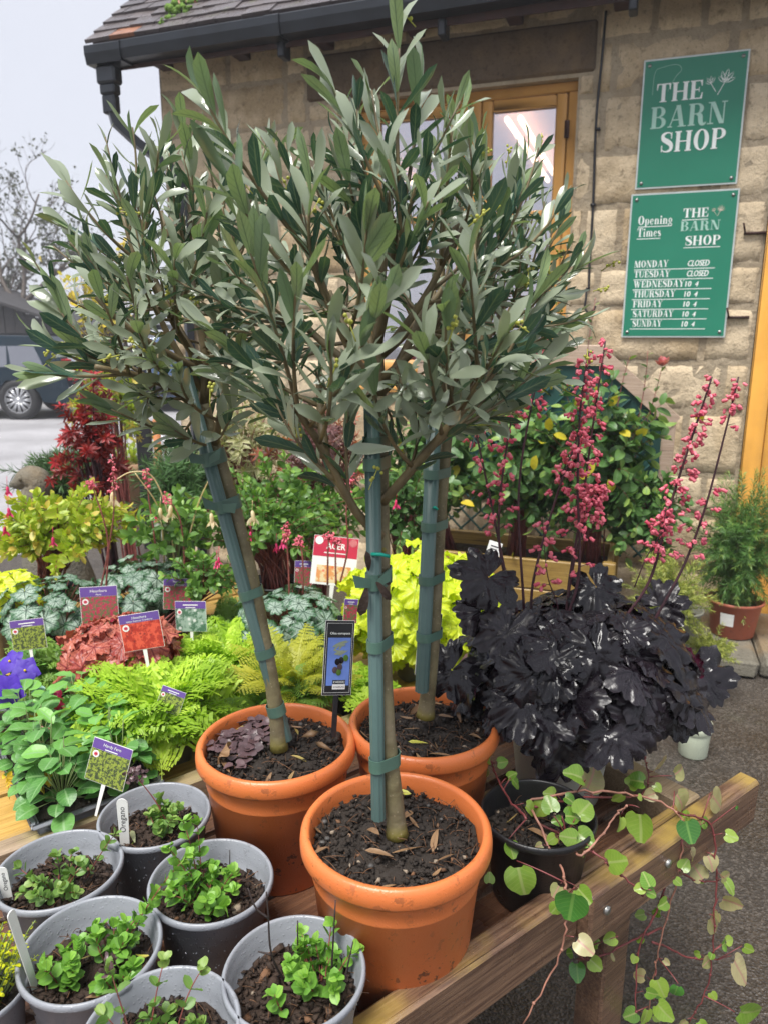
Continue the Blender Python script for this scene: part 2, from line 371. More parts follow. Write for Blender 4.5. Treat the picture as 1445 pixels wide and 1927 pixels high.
def pot_mat(name, c, rough, dirt, dc, drops=0., fine=.08):
    t = NT(name); d = t.math('MULTIPLY', t.ramp(t.noise(60, 4, .7), .585, .64), t.ramp(t.noise(7, 3), .35, .6))
    b = t.mix(t.ramp(t.noise(6, 3), .3, .7), tuple(x*.88 for x in c), tuple(min(1, x*1.08) for x in c))
    b = t.mix(t.math('MULTIPLY', d, dirt), b, dc)
    st = t.ramp(t.noise(22, 4, .6, None, 0, (1, 1, .2)), .6, .85, 0, .14*dirt); b = t.mix(st, b, tuple(x*.5+.02 for x in c))
    t.set(Base_Color=b, Roughness=t.ramp(t.noise(12, 3), .3, .7, rough*.75, rough*1.15)); t.bump(t.noise(420, 2), fine, .001)
    if drops: t.bump(t.ramp(t.voro(190), .0, .35, 1, 0), drops, .0015)
    return t.m
M = {}
M['orange'] = pot_mat('terracotta_plastic', (.68, .185, .05), .42, .8, (.06, .035, .02), .25, .12)
M['grey'] = pot_mat('grey_plastic', (.27, .285, .315), .38, .25, (.06, .05, .04), .35)
M['whitepot'] = pot_mat('white_plastic', (.62, .66, .6), .45, .35, (.16, .17, .11))
M['cream'] = pot_mat('cream_pot', (.62, .68, .52), .5, .25, (.2, .2, .1))
M['blackpot'] = pot_mat('black_plastic', (.012, .012, .013), .35, .2, (.06, .05, .04), .2)
M['taupe'] = pot_mat('taupe_plastic', (.21, .21, .17), .45, .3, (.06, .05, .04))
M['redclay'] = pot_mat('red_clay', (.42, .12, .07), .6, .4, (.12, .06, .04))
def soil_mat(name, c1, c2, wet):
    t = NT(name); r = t.attr('rnd'); n = t.noise(70, 5, .7)
    c = t.mix(r, t.mix(n, c1, c2), c2); c = t.mix(t.ramp(r, .93, .96), c, (.2, .1, .05)); c = t.mix(t.ramp(r, .975, .98), c, (.34, .27, .2))
    t.set(Base_Color=c, Roughness=t.ramp(t.noise(40), .35, .65, wet, .9), Specular_IOR_Level=.4); t.bump(t.noise(160, 5, .75), .9, .004); return t.m
M['soil'] = soil_mat('dark_compost', (.012, .009, .007), (.04, .03, .023), .5)
M['bark'] = soil_mat('bark_mulch', (.018, .011, .008), (.06, .036, .024), .45)
M['deadleaf'] = leafmat('dead_leaf', (.16, .09, .045), (.30, .18, .09), young=(.5, .5, .06), trans=.1, rough=.5, vein=(.2, .12, .06), blot=.3)
M['olive'] = leafmat('olive_leaf', (.026, .068, .050), (.075, .150, .104), under=(.33, .385, .275), rough=.26, trans=.16, vein=(.13, .19, .11), young=(.27, .36, .175), spec=.6, blot=.12, wet=.6)
def bark_mat():
    t = NT('olive_bark'); lv = t.attr('lv'); n = t.noise(26, 5, .65)
    c = t.mix(t.ramp(n, .3, .7), (.12, .10, .05), (.21, .185, .095)); c = t.mix(t.ramp(t.noise(9, 3), .5, .7, 0, .6), c, (.26, .22, .15))
    c = t.mix(t.ramp(lv, .08, .0, 0, .85), c, (.21, .18, .025))
    c = t.mix(t.ramp(t.voro(130), .2, .12, 0, .5), c, (.36, .3, .2))
    t.set(Base_Color=c, Roughness=.55); t.bump(t.noise(60, 5, .7), .6, .004); return t.m
M['olivebark'] = bark_mat()
M['twig'] = plain('olive_twig', (.15, .115, .055), .55, .35, 20, .3)
M['greytwig'] = plain('grey_twig', (.085, .065, .05), .7, .3, 10)
M['cane'] = plain('green_stake_plastic', (.07, .125, .115), .42, .12, 8)
M['tie'] = plain('green_tie_tape', (.075, .15, .115), .4, .2, 15)
M['teal'] = plain('teal_clip', (.0, .35, .25), .4, .1)
M['black'] = plain('black_plastic_sheet', (.012, .012, .014), .4, .2, 20)
M['railwood'] = wood_mat('weathered_rail', (.085, .042, .026), (.25, .15, .09), (1.2, 42, 42), .42, (.36, .245, .06))
M['slatwood'] = wood_mat('wet_slat', (.07, .03, .018), (.19, .092, .05), (1.2, 42, 42), .35)
M['endwood'] = wood_mat('pale_end', (.24, .17, .105), (.42, .31, .205), (1.2, 45, 45), .7, (.4, .33, .14))
M['yellowwood'] = wood_mat('yellow_pine', (.45, .25, .05), (.62, .40, .11), (1.2, 36, 36), .5)
M['planterwood'] = wood_mat('planter_pine', (.24, .14, .035), (.40, .26, .07), (1.2, 36, 36), .5)
M['palewood'] = wood_mat('faded_pine', (.4, .28, .2), (.55, .42, .32), (1.2, 36, 36), .6)
M['screw'] = plain('screw_steel', (.4, .4, .38), .35, .2, 60, 0, .9)
M['screwstone'] = plain('grey_grit', (.07, .065, .06), .6, .4, 60)
M['water'] = plain('water_drop', (.8, .85, .9), .05, .02)
M['water'].node_tree.nodes['Principled BSDF'].inputs['Transmission Weight'].default_value = .9
M['water'].node_tree.nodes['Principled BSDF'].inputs['IOR'].default_value = 1.33
def asphalt():
    t = NT('wet_asphalt'); p = t.pos(False); n = t.noise(.7, 5, .6, p); v = t.voro(150, 'Color', p); f = t.noise(90, 4, .7, p)
    c = t.mix(t.ramp(n, .35, .65), (.03, .0235, .0175), (.06, .049, .039)); c = t.mix(t.ramp(f, .5, .75, 0, .6), c, (.17, .15, .128))
    c = t.mix(t.ramp(f, .4, .28, 0, .7), c, (.02, .016, .013)); c = t.mix(t.ramp(t.noise(2.2, 5, .7, p), .55, .7, 0, .5), c, (.05, .055, .025))
    v2 = t.n('ShaderNodeSeparateColor', i_0=t.voro(150, 'Color', p)).outputs[0]; c = t.mix(t.ramp(v2, .6, .95, 0, .34), c, (.19, .165, .14)); c = t.mix(t.ramp(v2, .35, .1, 0, .5), c, (.018, .015, .012))
    t.set(Base_Color=c, Roughness=t.ramp(t.noise(2.5, 4, .6, p), .35, .65, .28, .65)); t.bump(t.voro(150, 'Distance', p), .7, .005); t.bump(f, .5, .004); return t.m
M['asphalt'] = asphalt()
def road():
    t = NT('pale_yard_tarmac'); p = t.pos(False)
    c = t.mix(t.ramp(t.noise(.6, 5, .6, p), .35, .65), (.27, .265, .275), (.39, .385, .4)); c = t.mix(t.ramp(t.noise(40, 4, .7, p), .5, .7, 0, .5), c, (.18, .17, .17))
    t.set(Base_Color=c, Roughness=.55); t.bump(t.noise(80, 4, .7, p), .4, .006); return t.m
M['road'] = road()
def stone(name, a, b, dark):
    t = NT(name); r = t.attr('rnd'); p = t.pos(); n = t.noise(5, 6, .65); n2 = t.noise(28, 5, .7)
    c = t.mix(r, a, b); c = t.mix(t.ramp(n, .35, .7, 0, .7), c, tuple(x*1.18 for x in b)); c = t.mix(t.ramp(n2, .52, .72, 0, .6), c, dark)
    c = t.mix(t.ramp(t.noise(2.2, 4), .5, .7, 0, .45), c, (.36, .23, .1))
    c = t.mix(t.ramp(t.voro(60), .16, .08, 0, .3), c, dark); n3 = t.noise(75, 3, .75); c = t.mix(t.ramp(n3, .56, .72, 0, .55), c, dark); c = t.mix(t.ramp(n3, .42, .28, 0, .4), c, tuple(min(.85, x*1.25) for x in b))
    t.set(Base_Color=c, Roughness=.85, Specular_IOR_Level=.25); t.bump(t.noise(14, 6, .7), .9, .02); t.bump(n3, .8, .006); return t.m
M['stone'] = stone('limestone', (.44, .325, .19), (.67, .545, .375), (.17, .125, .08))
M['mortar'] = stone('lime_mortar', (.36, .29, .2), (.46, .38, .27), (.17, .13, .09))
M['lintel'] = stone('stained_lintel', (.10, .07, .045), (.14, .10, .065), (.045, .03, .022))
M['greystone'] = stone('mossy_stone', (.12, .11, .085), (.19, .175, .14), (.05, .05, .035))
M['ochre'] = plain('ochre_paint', (.60, .31, .085), .45, .1, 5, .1, scale2=40)
M['ochre_dark'] = plain('ochre_door_paint', (.62, .305, .05), .45, .1, 5, .1, scale2=40)
M['gutter'] = plain('black_gutter', (.010, .013, .018), .28, .3, 6, .15)
def tile_mat():
    t = NT('roof_tile'); r = t.attr('rnd'); c = t.mix(r, (.075, .064, .066), (.13, .108, .106)); c = t.mix(t.ramp(r, .93, .95), c, (.3, .13, .07))
    c = t.mix(t.ramp(t.noise(12, 5, .7), .5, .75, 0, .7), c, (.06, .05, .045)); c = t.mix(t.ramp(t.noise(3, 4), .62, .72, 0, .6), c, (.13, .14, .07))
    t.set(Base_Color=c, Roughness=t.ramp(t.noise(20), .3, .7, .22, .5)); t.bump(t.noise(50, 4), .4, .004); return t.m
M['tile'] = tile_mat()
M['moss'] = plain('moss', (.12, .22, .03), .9, .4, 60, .8)
M['darkwood'] = plain('dark_rafter', (.05, .02, .014), .6, .3, 10, .2)
def green_sign():
    t = NT('sign_green'); t.set(Base_Color=t.mix(t.ramp(t.noise(3, 4), .4, .7, 0, .5), (.012, .20, .115), (.02, .235, .14)), Roughness=.4); return t.m
M['signgreen'] = green_sign()
M['white'] = plain('white_print', (.82, .86, .82), .5, .04, 10)
M['palegreen'] = plain('pale_green_print', (.38, .6, .5), .5, .05, 10)
M['pinkprint'] = plain('faded_leaf_print', (.75, .62, .5), .5, .05, 10)
M['alu'] = plain('sign_edge', (.55, .6, .58), .4, .05, 20, 0, .2)
def glass(name, tint, gl):
    t = NT(name); g = t.n('ShaderNodeBsdfGlossy', i_0=(.95, .95, 1, 1), i_1=.02); tr = t.n('ShaderNodeBsdfTransparent', i_0=(*tint, 1))
    fr = t.n('ShaderNodeFresnel', i_0=1.5); ms = t.n('ShaderNodeMixShader', i_0=t.math('ADD', t.math('MULTIPLY', fr.outputs[0], .9), gl))
    t.t.links.new(tr.outputs[0], ms.inputs[1]); t.t.links.new(g.outputs[0], ms.inputs[2]); t.t.links.new(ms.outputs[0], t.out.inputs[0]); return t.m
M['glass'] = glass('window_glass', (.9, .9, .92), .36)
M['carglass'] = glass('car_glass', (.25, .33, .33), .3)
def emit(name, c, s):
    t = NT(name); t.set(Base_Color=c, Emission_Color=c, Emission_Strength=s); return t.m
M['lamp'] = emit('strip_lamp', (1, .72, .45), 2.6)
M['roomwall'] = plain('room_plaster', (.72, .48, .42), .8, .05, 3)
M['roomdark'] = plain('room_dark', (.16, .15, .17), .8, .2, 3)
M['paint_navy'] = plain('navy_car_paint', (.004, .016, .028), .35, .1, 3, spec=.25)
M['paint_dark'] = plain('dark_car_paint', (.006, .012, .02), .35, .1, 3, spec=.25)
M['greyleaf'] = leafmat('bare_tree_leaf', (.05, .06, .035), (.09, .10, .06), rough=.5, trans=.15)
M['paint_blue'] = plain('blue_car_paint', (.055, .1, .2), .25, .1, 3)
M['tyre'] = plain('tyre', (.016, .016, .017), .7, .2, 20)
M['alloy'] = plain('alloy_rim', (.62, .63, .66), .3, .1, 10, 0, .6)
M['carwhite'] = plain('white_car_paint', (.75, .77, .8), .3, .03, 3)
M['red_lamp'] = plain('tail_lamp', (.45, .01, .015), .25, .1, 30)
M['yellowplate'] = plain('plate', (.75, .5, .03), .4, .05)
M['shedboard'] = plain('shed_board', (.035, .032, .033), .7, .35, 4, .3)
M['shedwall'] = plain('shed_wall', (.22, .22, .16), .8, .25, 2, .3)
M['trellis'] = plain('dark_green_panel', (.008, .055, .045), .6, .2, 4)
M['clay_far'] = plain('old_clay', (.35, .2, .11), .7, .2, 10)
M['rust'] = plain('orange_post', (.42, .16, .055), .7, .2, 10)
# plants
M['heuch_black'] = leafmat('black_leaf', (.0045, .004, .0055), (.020, .015, .020), under=(.07, .010, .028), rough=.33, trans=.04, vein=(.007, .005, .008), vn=7, spec=.42, blot=.1, wet=.5, bul=.4)
M['heuch_lime'] = leafmat('lime_leaf', (.58, .66, .02), (.74, .80, .05), rough=.4, trans=.4, vein=(.50, .6, .05), vn=7, blot=.1)
M['heuch_red'] = leafmat('red_leaf', (.33, .05, .04), (.52, .17, .11), under=(.4, .08, .08), rough=.38, trans=.25, vein=(.2, .02, .02), vn=7, blot=.3)
M['heuch_silver'] = leafmat('silver_leaf', (.20, .29, .22), (.33, .42, .34), rough=.45, trans=.15, vein=(.012, .05, .025), vn=7, edge=(.05, .14, .06), blot=.15)
M['fern_lime'] = leafmat('lime_fern', (.25, .42, .022), (.42, .60, .05), rough=.5, trans=.35, young=(.5, .66, .07), blot=.15)
M['fern_gold'] = leafmat('gold_fern', (.36, .40, .03), (.55, .52, .06), rough=.5, trans=.35, blot=.15)
M['fern_green'] = leafmat('green_fern', (.10, .22, .03), (.2, .34, .05), rough=.5, trans=.3, blot=.15)
M['oregano'] = leafmat('oregano_leaf', (.10, .25, .03), (.20, .42, .055), rough=.45, trans=.25, vein=(.17, .34, .07), young=(.24, .44, .06), blot=.2)
M['oregano_dull'] = leafmat('dull_oregano_leaf', (.09, .20, .035), (.18, .32, .07), rough=.45, trans=.25, vein=(.17, .28, .08), young=(.25, .35, .08), blot=.3)
M['viola_leaf'] = leafmat('viola_leaf', (.045, .16, .03), (.12, .30, .065), rough=.4, trans=.2, vein=(.2, .38, .14), blot=.35, young=(.17, .4, .06), bul=.5)
M['sedum'] = leafmat('sedum_yellow', (.42, .5, .01), (.65, .66, .02), rough=.5, trans=.3)
M['golden'] = leafmat('golden_fuchsia_leaf', (.22, .36, .02), (.46, .54, .04), rough=.42, trans=.3, vein=(.5, .5, .1), young=(.55, .36, .08), blot=.2)
M['green_leaf'] = leafmat('green_leaf', (.06, .15, .026), (.15, .29, .05), rough=.42, trans=.25, vein=(.14, .26, .08), young=(.22, .38, .05))
M['rose_leaf'] = leafmat('rose_leaf', (.04, .11, .026), (.125, .25, .065), rough=.42, trans=.2, vein=(.14, .24, .1), young=(.28, .4, .08), blot=.2)
M['yellow_leaf'] = leafmat('autumn_yellow_leaf', (.45, .42, .03), (.7, .5, .03), rough=.5, trans=.35)
M['acer_red'] = leafmat('acer_red_leaf', (.14, .012, .016), (.30, .03, .02), rough=.4, trans=.25, young=(.42, .02, .03), blot=.1)
M['acer_bronze'] = leafmat('acer_bronze_leaf', (.13, .035, .04), (.30, .09, .05), rough=.45, trans=.3, young=(.5, .16, .09), under=(.2, .1, .1))
M['varieg'] = leafmat('variegated_leaf', (.26, .28, .12), (.45, .42, .22), rough=.5, trans=.25, edge=(.72, .66, .46), vein=(.2, .28, .08), blot=.1)
M['conifer'] = leafmat('conifer_needle', (.04, .11, .03), (.10, .2, .06), rough=.5, trans=.1, blot=.1)
M['rosemary'] = leafmat('rosemary_needle', (.055, .15, .028), (.13, .26, .06), rough=.45, trans=.15, young=(.25, .36, .07), blot=.1)
M['yellowheath'] = leafmat('heath_needle', (.2, .26, .04), (.38, .40, .09), rough=.5, trans=.2)
M['vine_leaf'] = leafmat('vine_leaf', (.10, .26, .025), (.30, .42, .06), under=(.36, .38, .2), rough=.28, trans=.3, vein=(.32, .42, .12), spec=.6, blot=.15)
M['vine_pale'] = leafmat('pale_vine_leaf', (.27, .30, .10), (.50, .45, .24), rough=.35, trans=.35, vein=(.5, .3, .22), blot=.2)
M['vine_dark'] = leafmat('dark_vine_leaf', (.03, .13, .015), (.06, .2, .03), rough=.22, trans=.2, vein=(.12, .26, .05), spec=.65, blot=.1)
M['vine_stem'] = plain('red_vine_stem', (.19, .045, .045), .45, .3, 30)
M['vine_stem_tan'] = plain('tan_vine_stem', (.36, .17, .12), .45, .3, 30)
M['spike_stem'] = plain('dark_spike_stem', (.055, .018, .025), .6, .35, 40, .2)
M['pink'] = leafmat('coral_flower', (.60, .06, .12), (.86, .24, .30), rough=.45, trans=.2, blot=.15)
M['pinkpale'] = leafmat('pink_rose', (.6, .12, .16), (.75, .35, .3), rough=.5, trans=.2)
M['purple'] = leafmat('pansy_purple', (.04, .01, .28), (.075, .025, .42), rough=.5, trans=.2, blot=.3)
M['yellowflower'] = leafmat('yellow_petal', (.72, .5, .02), (.8, .6, .1), rough=.5, trans=.3)
M['creamflower'] = leafmat('cream_petal', (.75, .58, .34), (.8, .68, .5), rough=.5, trans=.3)
M['magenta'] = leafmat('magenta_petal', (.6, .02, .1), (.7, .05, .2), rough=.5, trans=.2)
M['greenstem'] = plain('green_stem', (.16, .22, .07), .5, .3, 30)
M['redstem'] = plain('red_stem', (.22, .06, .05), .5, .3, 30)
M['darktwig'] = plain('dark_dry_twig', (.03, .02, .018), .7, .3, 40)
M['oxalis'] = leafmat('dark_weed_leaf', (.07, .045, .05), (.13, .075, .08), rough=.35, trans=.1, blot=.3)
M['tagwhite'] = plain('white_label_plastic', (.8, .8, .77), .4, .05, 30)
M['tagpurple'] = plain('label_purple', (.13, .07, .30), .35, .06, 20)
M['tagblack'] = plain('label_black', (.012, .013, .015), .35, .1, 40)
M['tagblue'] = plain('label_sky', (.14, .24, .62), .35, .1, 40)
M['tagred'] = plain('label_red', (.55, .03, .07), .35, .06, 20)
def photo_mat(name, a, b, c, sc_=120, thr=(.45, .55), vec=None):
    t = NT(name); n = t.noise(sc_, 4, .7); v = t.voro(sc_*1.3)
    k = t.mix(t.ramp(n, *thr), a, b); k = t.mix(t.ramp(v, .3, .12, 0, .8), k, c); t.set(Base_Color=k, Roughness=.35); return t.m
M['ph_pink'] = photo_mat('print_pink_flowers', (.10, .16, .06), (.42, .03, .08), (.6, .08, .14))
M['ph_red'] = photo_mat('print_red_leaves', (.4, .03, .02), (.65, .09, .05), (.2, .02, .02), 60)
M['ph_fern'] = photo_mat('print_fern', (.05, .07, .03), (.26, .33, .05), (.4, .45, .08), 150)
M['ph_white'] = photo_mat('print_white_flower', (.07, .16, .1), (.3, .42, .34), (.75, .78, .75), 40)
M['ph_acer'] = photo_mat('print_acer', (.75, .6, .35), (.7, .3, .1), (.75, .1, .05), 40)
M['ink'] = plain('ink', (.03, .03, .035), .6, .1)
# ---------------------------------------------------------------- ground
def sheet(name, x0, x1, y0, y1, z, mat):
    m = MB(); nx = 12; xs = np.linspace(x0, x1, nx); ys = np.linspace(y0, y1, nx)
    v = np.array([(x, y, z) for x in xs for y in ys]); f = [[i*nx+j, (i+1)*nx+j, (i+1)*nx+j+1, i*nx+j+1] for i in range(nx-1) for j in range(nx-1)]
    m.add(v, f); return tag(m.build(name, mat), kind='structure')
sheet('ground', -150, 150, -60, 240, 0, M['asphalt'])
def polysheet(name, pts, z, mat):
    m = MB(); m.poly([(x, y, z) for x, y in pts]); return tag(m.build(name, mat), kind='structure')
polysheet('road', [(-60, 5.2), (-3.2, 4.6), (-2.2, 5.6), (-3.5, 12.2), (-4.5, 60), (-60, 60)], .004, M['road'])
# ---------------------------------------------------------------- serif lettering
def _ring(cx, cy, rx, ry, w, h, a0, a1, n=18):
    P = []
    for i in range(n):
        a, b = rad(a0+(a1-a0)*i/n), rad(a0+(a1-a0)*(i+1)/n)
        P.append([(cx+rx*cos(a), cy+ry*sin(a)), (cx+rx*cos(b), cy+ry*sin(b)), (cx+(rx-w)*cos(b), cy+(ry-h)*sin(b)), (cx+(rx-w)*cos(a), cy+(ry-h)*sin(a))])
    return P
def _r(x0, y0, x1, y1): return [(x0, y0), (x1, y0), (x1, y1), (x0, y1)]
def _stem(x, w=.22, h=1., sl=.07, sr=.07, y=0): return [_r(x, y, x+w, h), _r(x-sl, y, x+w+sr, y+.055), _r(x-sl, h-.055, x+w+sr, h)]
def _diag(x0, y0, x1, y1, w): return [[(x0, y0), (x0+w, y0), (x1+w, y1), (x1, y1)]]
def _stroke(pts, ws):
    P = catmull([(x, y, 0) for x, y in pts], 6)[:, :2]; T = np.gradient(P, axis=0); T /= np.linalg.norm(T, axis=1)[:, None]; N = np.stack([-T[:, 1], T[:, 0]], 1)
    W = np.interp(np.linspace(0, 1, len(P)), np.linspace(0, 1, len(ws)), ws)[:, None]/2
    a, b = P+N*W, P-N*W; return [[tuple(b[i]), tuple(b[i+1]), tuple(a[i+1]), tuple(a[i])] for i in range(len(P)-1)]
def glyph(c):
    G = {
     'T': (.84, [_r(.02, .94, .82, 1.), _r(.31, 0, .53, 1), _r(.22, 0, .62, .055), [(.02, .66), (.06, .66), (.12, .94), (.02, .94)], [(.78, .66), (.82, .66), (.82, .94), (.72, .94)]]),
     'H': (.98, _stem(.08)+_stem(.68)+[_r(.3, .47, .68, .53)]),
     'E': (.78, _stem(.08)+[_r(.3, .94, .7, 1), _r(.3, 0, .72, .06), _r(.3, .47, .55, .53), [(.66, .68), (.7, .68), (.7, .94), (.58, .94)], [(.6, .06), (.72, .06), (.74, .34), (.7, .34)], [(.51, .36), (.55, .36), (.55, .64), (.51, .64)]]),
     'B': (.84, _stem(.08, sr=.2)+_ring(.42, .755, .32, .245, .2, .05, -90, 90)+_ring(.44, .26, .36, .26, .21, .05, -90, 90)+[_r(.3, .49, .45, .54), _r(.3, .945, .44, 1), _r(.3, 0, .45, .055)]),
     'A': (.96, _diag(.08, 0, .42, 1, .06)+_diag(.62, 0, .38, 1, .22)+[_r(.2, .3, .66, .36), _r(0, 0, .24, .05), _r(.52, 0, .94, .05)]),
     'R': (.92, _stem(.08)+_ring(.42, .75, .34, .25, .2, .05, -90, 90)+[_r(.3, .5, .44, .55), _r(.3, .945, .44, 1)]+_stroke([(.44, .52), (.6, .42), (.66, .12), (.8, .03), (.92, .12)], [.1, .24, .22, .12, .04])),
     'N': (.98, [_r(.12, 0, .18, 1), _r(0, 0, .3, .055), _r(.0, .945, .24, 1), _r(.76, 0, .82, 1), _r(.66, .945, .94, 1)]+_diag(.6, 0, .1, 1, .22)),
     'S': (.74, _stroke([(.62, .72), (.56, .92), (.36, .97), (.14, .86), (.16, .66), (.4, .52), (.6, .36), (.6, .13), (.36, .03), (.13, .1), (.07, .3)], [.04, .05, .07, .17, .23, .26, .23, .17, .07, .05, .04])+[[(.58, .66), (.64, .66), (.64, .98), (.6, .98)], [(.06, .02), (.1, .02), (.12, .34), (.06, .34)]]),
     'O': (.94, _ring(.46, .5, .42, .52, .23, .055, 0, 360, 36)),
     'P': (.84, _stem(.08)+_ring(.42, .735, .36, .265, .21, .05, -90, 90)+[_r(.3, .47, .44, .52), _r(.3, .945, .44, 1)]),
     'M': (1.14, [_r(.1, 0, .15, 1), _r(0, 0, .26, .05), _r(.82, 0, 1.04, 1), _r(.74, 0, 1.12, .05)]+_diag(.46, 0, .08, 1, .24)+_diag(.48, 0, .86, 1, .06)),
     'D': (.92, _stem(.08)+_ring(.38, .5, .46, .5, .24, .05, -90, 90)+[_r(.3, .945, .4, 1), _r(.3, 0, .4, .055)]),
     'Y': (.92, _diag(.34, .45, .06, 1, .22)+_diag(.46, .45, .76, 1, .06)+[_r(.33, 0, .55, .5), _r(.24, 0, .64, .05), _r(0, .95, .36, 1), _r(.66, .95, .92, 1)]),
     'U': (.94, [_r(.08, .3, .3, 1), _r(.74, .3, .8, 1), _r(0, .95, .4, 1), _r(.64, .95, .92, 1)]+_ring(.44, .3, .36, .32, .14, .06, 180, 360)),
     'W': (1.3, _diag(.3, 0, .06, 1, .2)+_diag(.36, 0, .56, 1, .06)+_diag(.74, 0, .5, 1, .2)+_diag(.82, 0, 1.08, 1, .06)+[_r(0, .95, .4, 1), _r(.96, .95, 1.26, 1)]),
     'F': (.74, _stem(.08)+[_r(.3, .94, .68, 1), _r(.3, .47, .55, .53), [(.64, .68), (.68, .68), (.68, .94), (.56, .94)], [(.51, .36), (.55, .36), (.55, .64), (.51, .64)]]),
     'I': (.4, _stem(.08)),
     'p': (.66, [_r(.06, -.3, .24, .62), _r(0, -.3, .32, -.25)]+_ring(.34, .31, .26, .33, .16, .05, -110, 110)),
     'e': (.56, _ring(.28, .31, .26, .33, .15, .05, 20, 320)+[_r(.12, .31, .52, .36)]),
     'n': (.72, [_r(.08, 0, .26, .62), _r(.0, 0, .32, .05), _r(.44, 0, .62, .44), _r(.38, 0, .68, .05)]+_ring(.35, .4, .27, .24, .18, .06, 0, 120)),
     'i': (.36, [_r(.08, 0, .26, .62), _r(.0, 0, .34, .05), _r(.08, .74, .26, .94)]),
     'g': (.6, _ring(.28, .38, .25, .26, .15, .05, 0, 360)+_ring(.28, -.1, .28, .18, .12, .06, 0, 360)),
     'm': (1.04, [_r(.08, 0, .26, .62), _r(.0, 0, .32, .05), _r(.42, 0, .6, .44), _r(.76, 0, .94, .44), _r(.7, 0, 1.0, .05)]+_ring(.35, .4, .25, .24, .18, .06, 0, 120)+_ring(.69, .4, .25, .24, .18, .06, 0, 120)),
     's': (.5, _stroke([(.42, .46), (.3, .6), (.12, .54), (.14, .4), (.36, .26), (.4, .1), (.22, .02), (.06, .14)], [.04, .07, .15, .18, .18, .14, .07, .04])),
    }
    return G[c]
def serif_text(mb, s, x, z, h, width=None, y=0., space=.06, mat=0, shear=0., sx=1.):
    """lettering in the local x-z plane, facing -y"""
    adv = []; t = 0
    for ch in s: adv.append(t); t += (.35 if ch == ' ' else glyph(ch)[0]+space)
    k = (width/(t-space)) if width else h*sx; q = 0
    for ch, a in zip(s, adv):
        if ch == ' ': continue
        for P in glyph(ch)[1]:
            q += 1; mb.poly([(x+k*(a+px)+shear*h*py, y-q*2.e-5, z+h*py) for px, py in P], 0, mat)
_fd = []
def plain_text(s, size=1.):
    """the built-in sans letters as vertices and faces (x-y plane)"""
    c = bpy.data.curves.new('t', 'FONT'); c.body = s; c.size = size; c.resolution_u = 2; o = bpy.data.objects.new('t', c); col.objects.link(o)
    dg = bpy.context.evaluated_depsgraph_get(); me = bpy.data.meshes.new_from_object(o.evaluated_get(dg))
    v = np.array([tuple(x.co) for x in me.vertices]).reshape(-1, 3); f = [list(p.vertices) for p in me.polygons]
    bpy.data.objects.remove(o); bpy.data.curves.remove(c); bpy.data.meshes.remove(me); return v, f
def put_text(mb, s, x, z, h, y, width=None, mat=0, shear=0., align='l', fat=0):
    v, f = plain_text(s)
    if len(v) == 0: return
    w_ = v[:, 0].max()-v[:, 0].min(); k = h/.72; kx = width/w_ if width else k
    X = (v[:, 0]-v[:, 0].min())*kx; X = X - (w_*kx/2 if align == 'c' else 0)
    mb.add(np.stack([x+X+shear*v[:, 1]*k, np.full(len(v), y), z+v[:, 1]*k], 1), f, 0, 0, 0, mat)
    if fat: mb.add(np.stack([x+X+shear*v[:, 1]*k+fat, np.full(len(v), y-3e-5), z+v[:, 1]*k], 1), f, 0, 0, 0, mat)
# ---------------------------------------------------------------- the barn (local x along the wall to the right, y into the wall)
S0 = A3(1.51, 4.0, 0); BR = math.atan2(-.329, .944)
def bw(x, y, z): return S0 + A3(cos(BR)*x-sin(BR)*y, sin(BR)*x+cos(BR)*y, z)
barn = empty('stone_barn', S0, BR, 'limestone barn shop with dark tiled roof and ochre window and door', 'building')
rg = np.random.default_rng(11)
WX0, WX1 = -3.04, 1.6
WIN = (-1.75, -.555, 1.28, 2.82); DOOR = (.385, 1.5, 0, 2.62); LINT = (-2.06, -.47, 2.835, 3.075)
def cut(segs, x0, x1):
    out = []
    for a, b in segs:
        if b <= x0 or a >= x1: out.append((a, b))
        else:
            if a < x0: out.append((a, x0))
            if b > x1: out.append((x1, b))
    return out
m = MB(); z = .0
hs = [.3, .34, .24, .36, .28, .3, .22, .33, .27, .3, .26, .25]
zs = [0]
for h in hs: zs.append(zs[-1]+h)
sk = 3.2/zs[-1]; zs = [q*sk for q in zs]
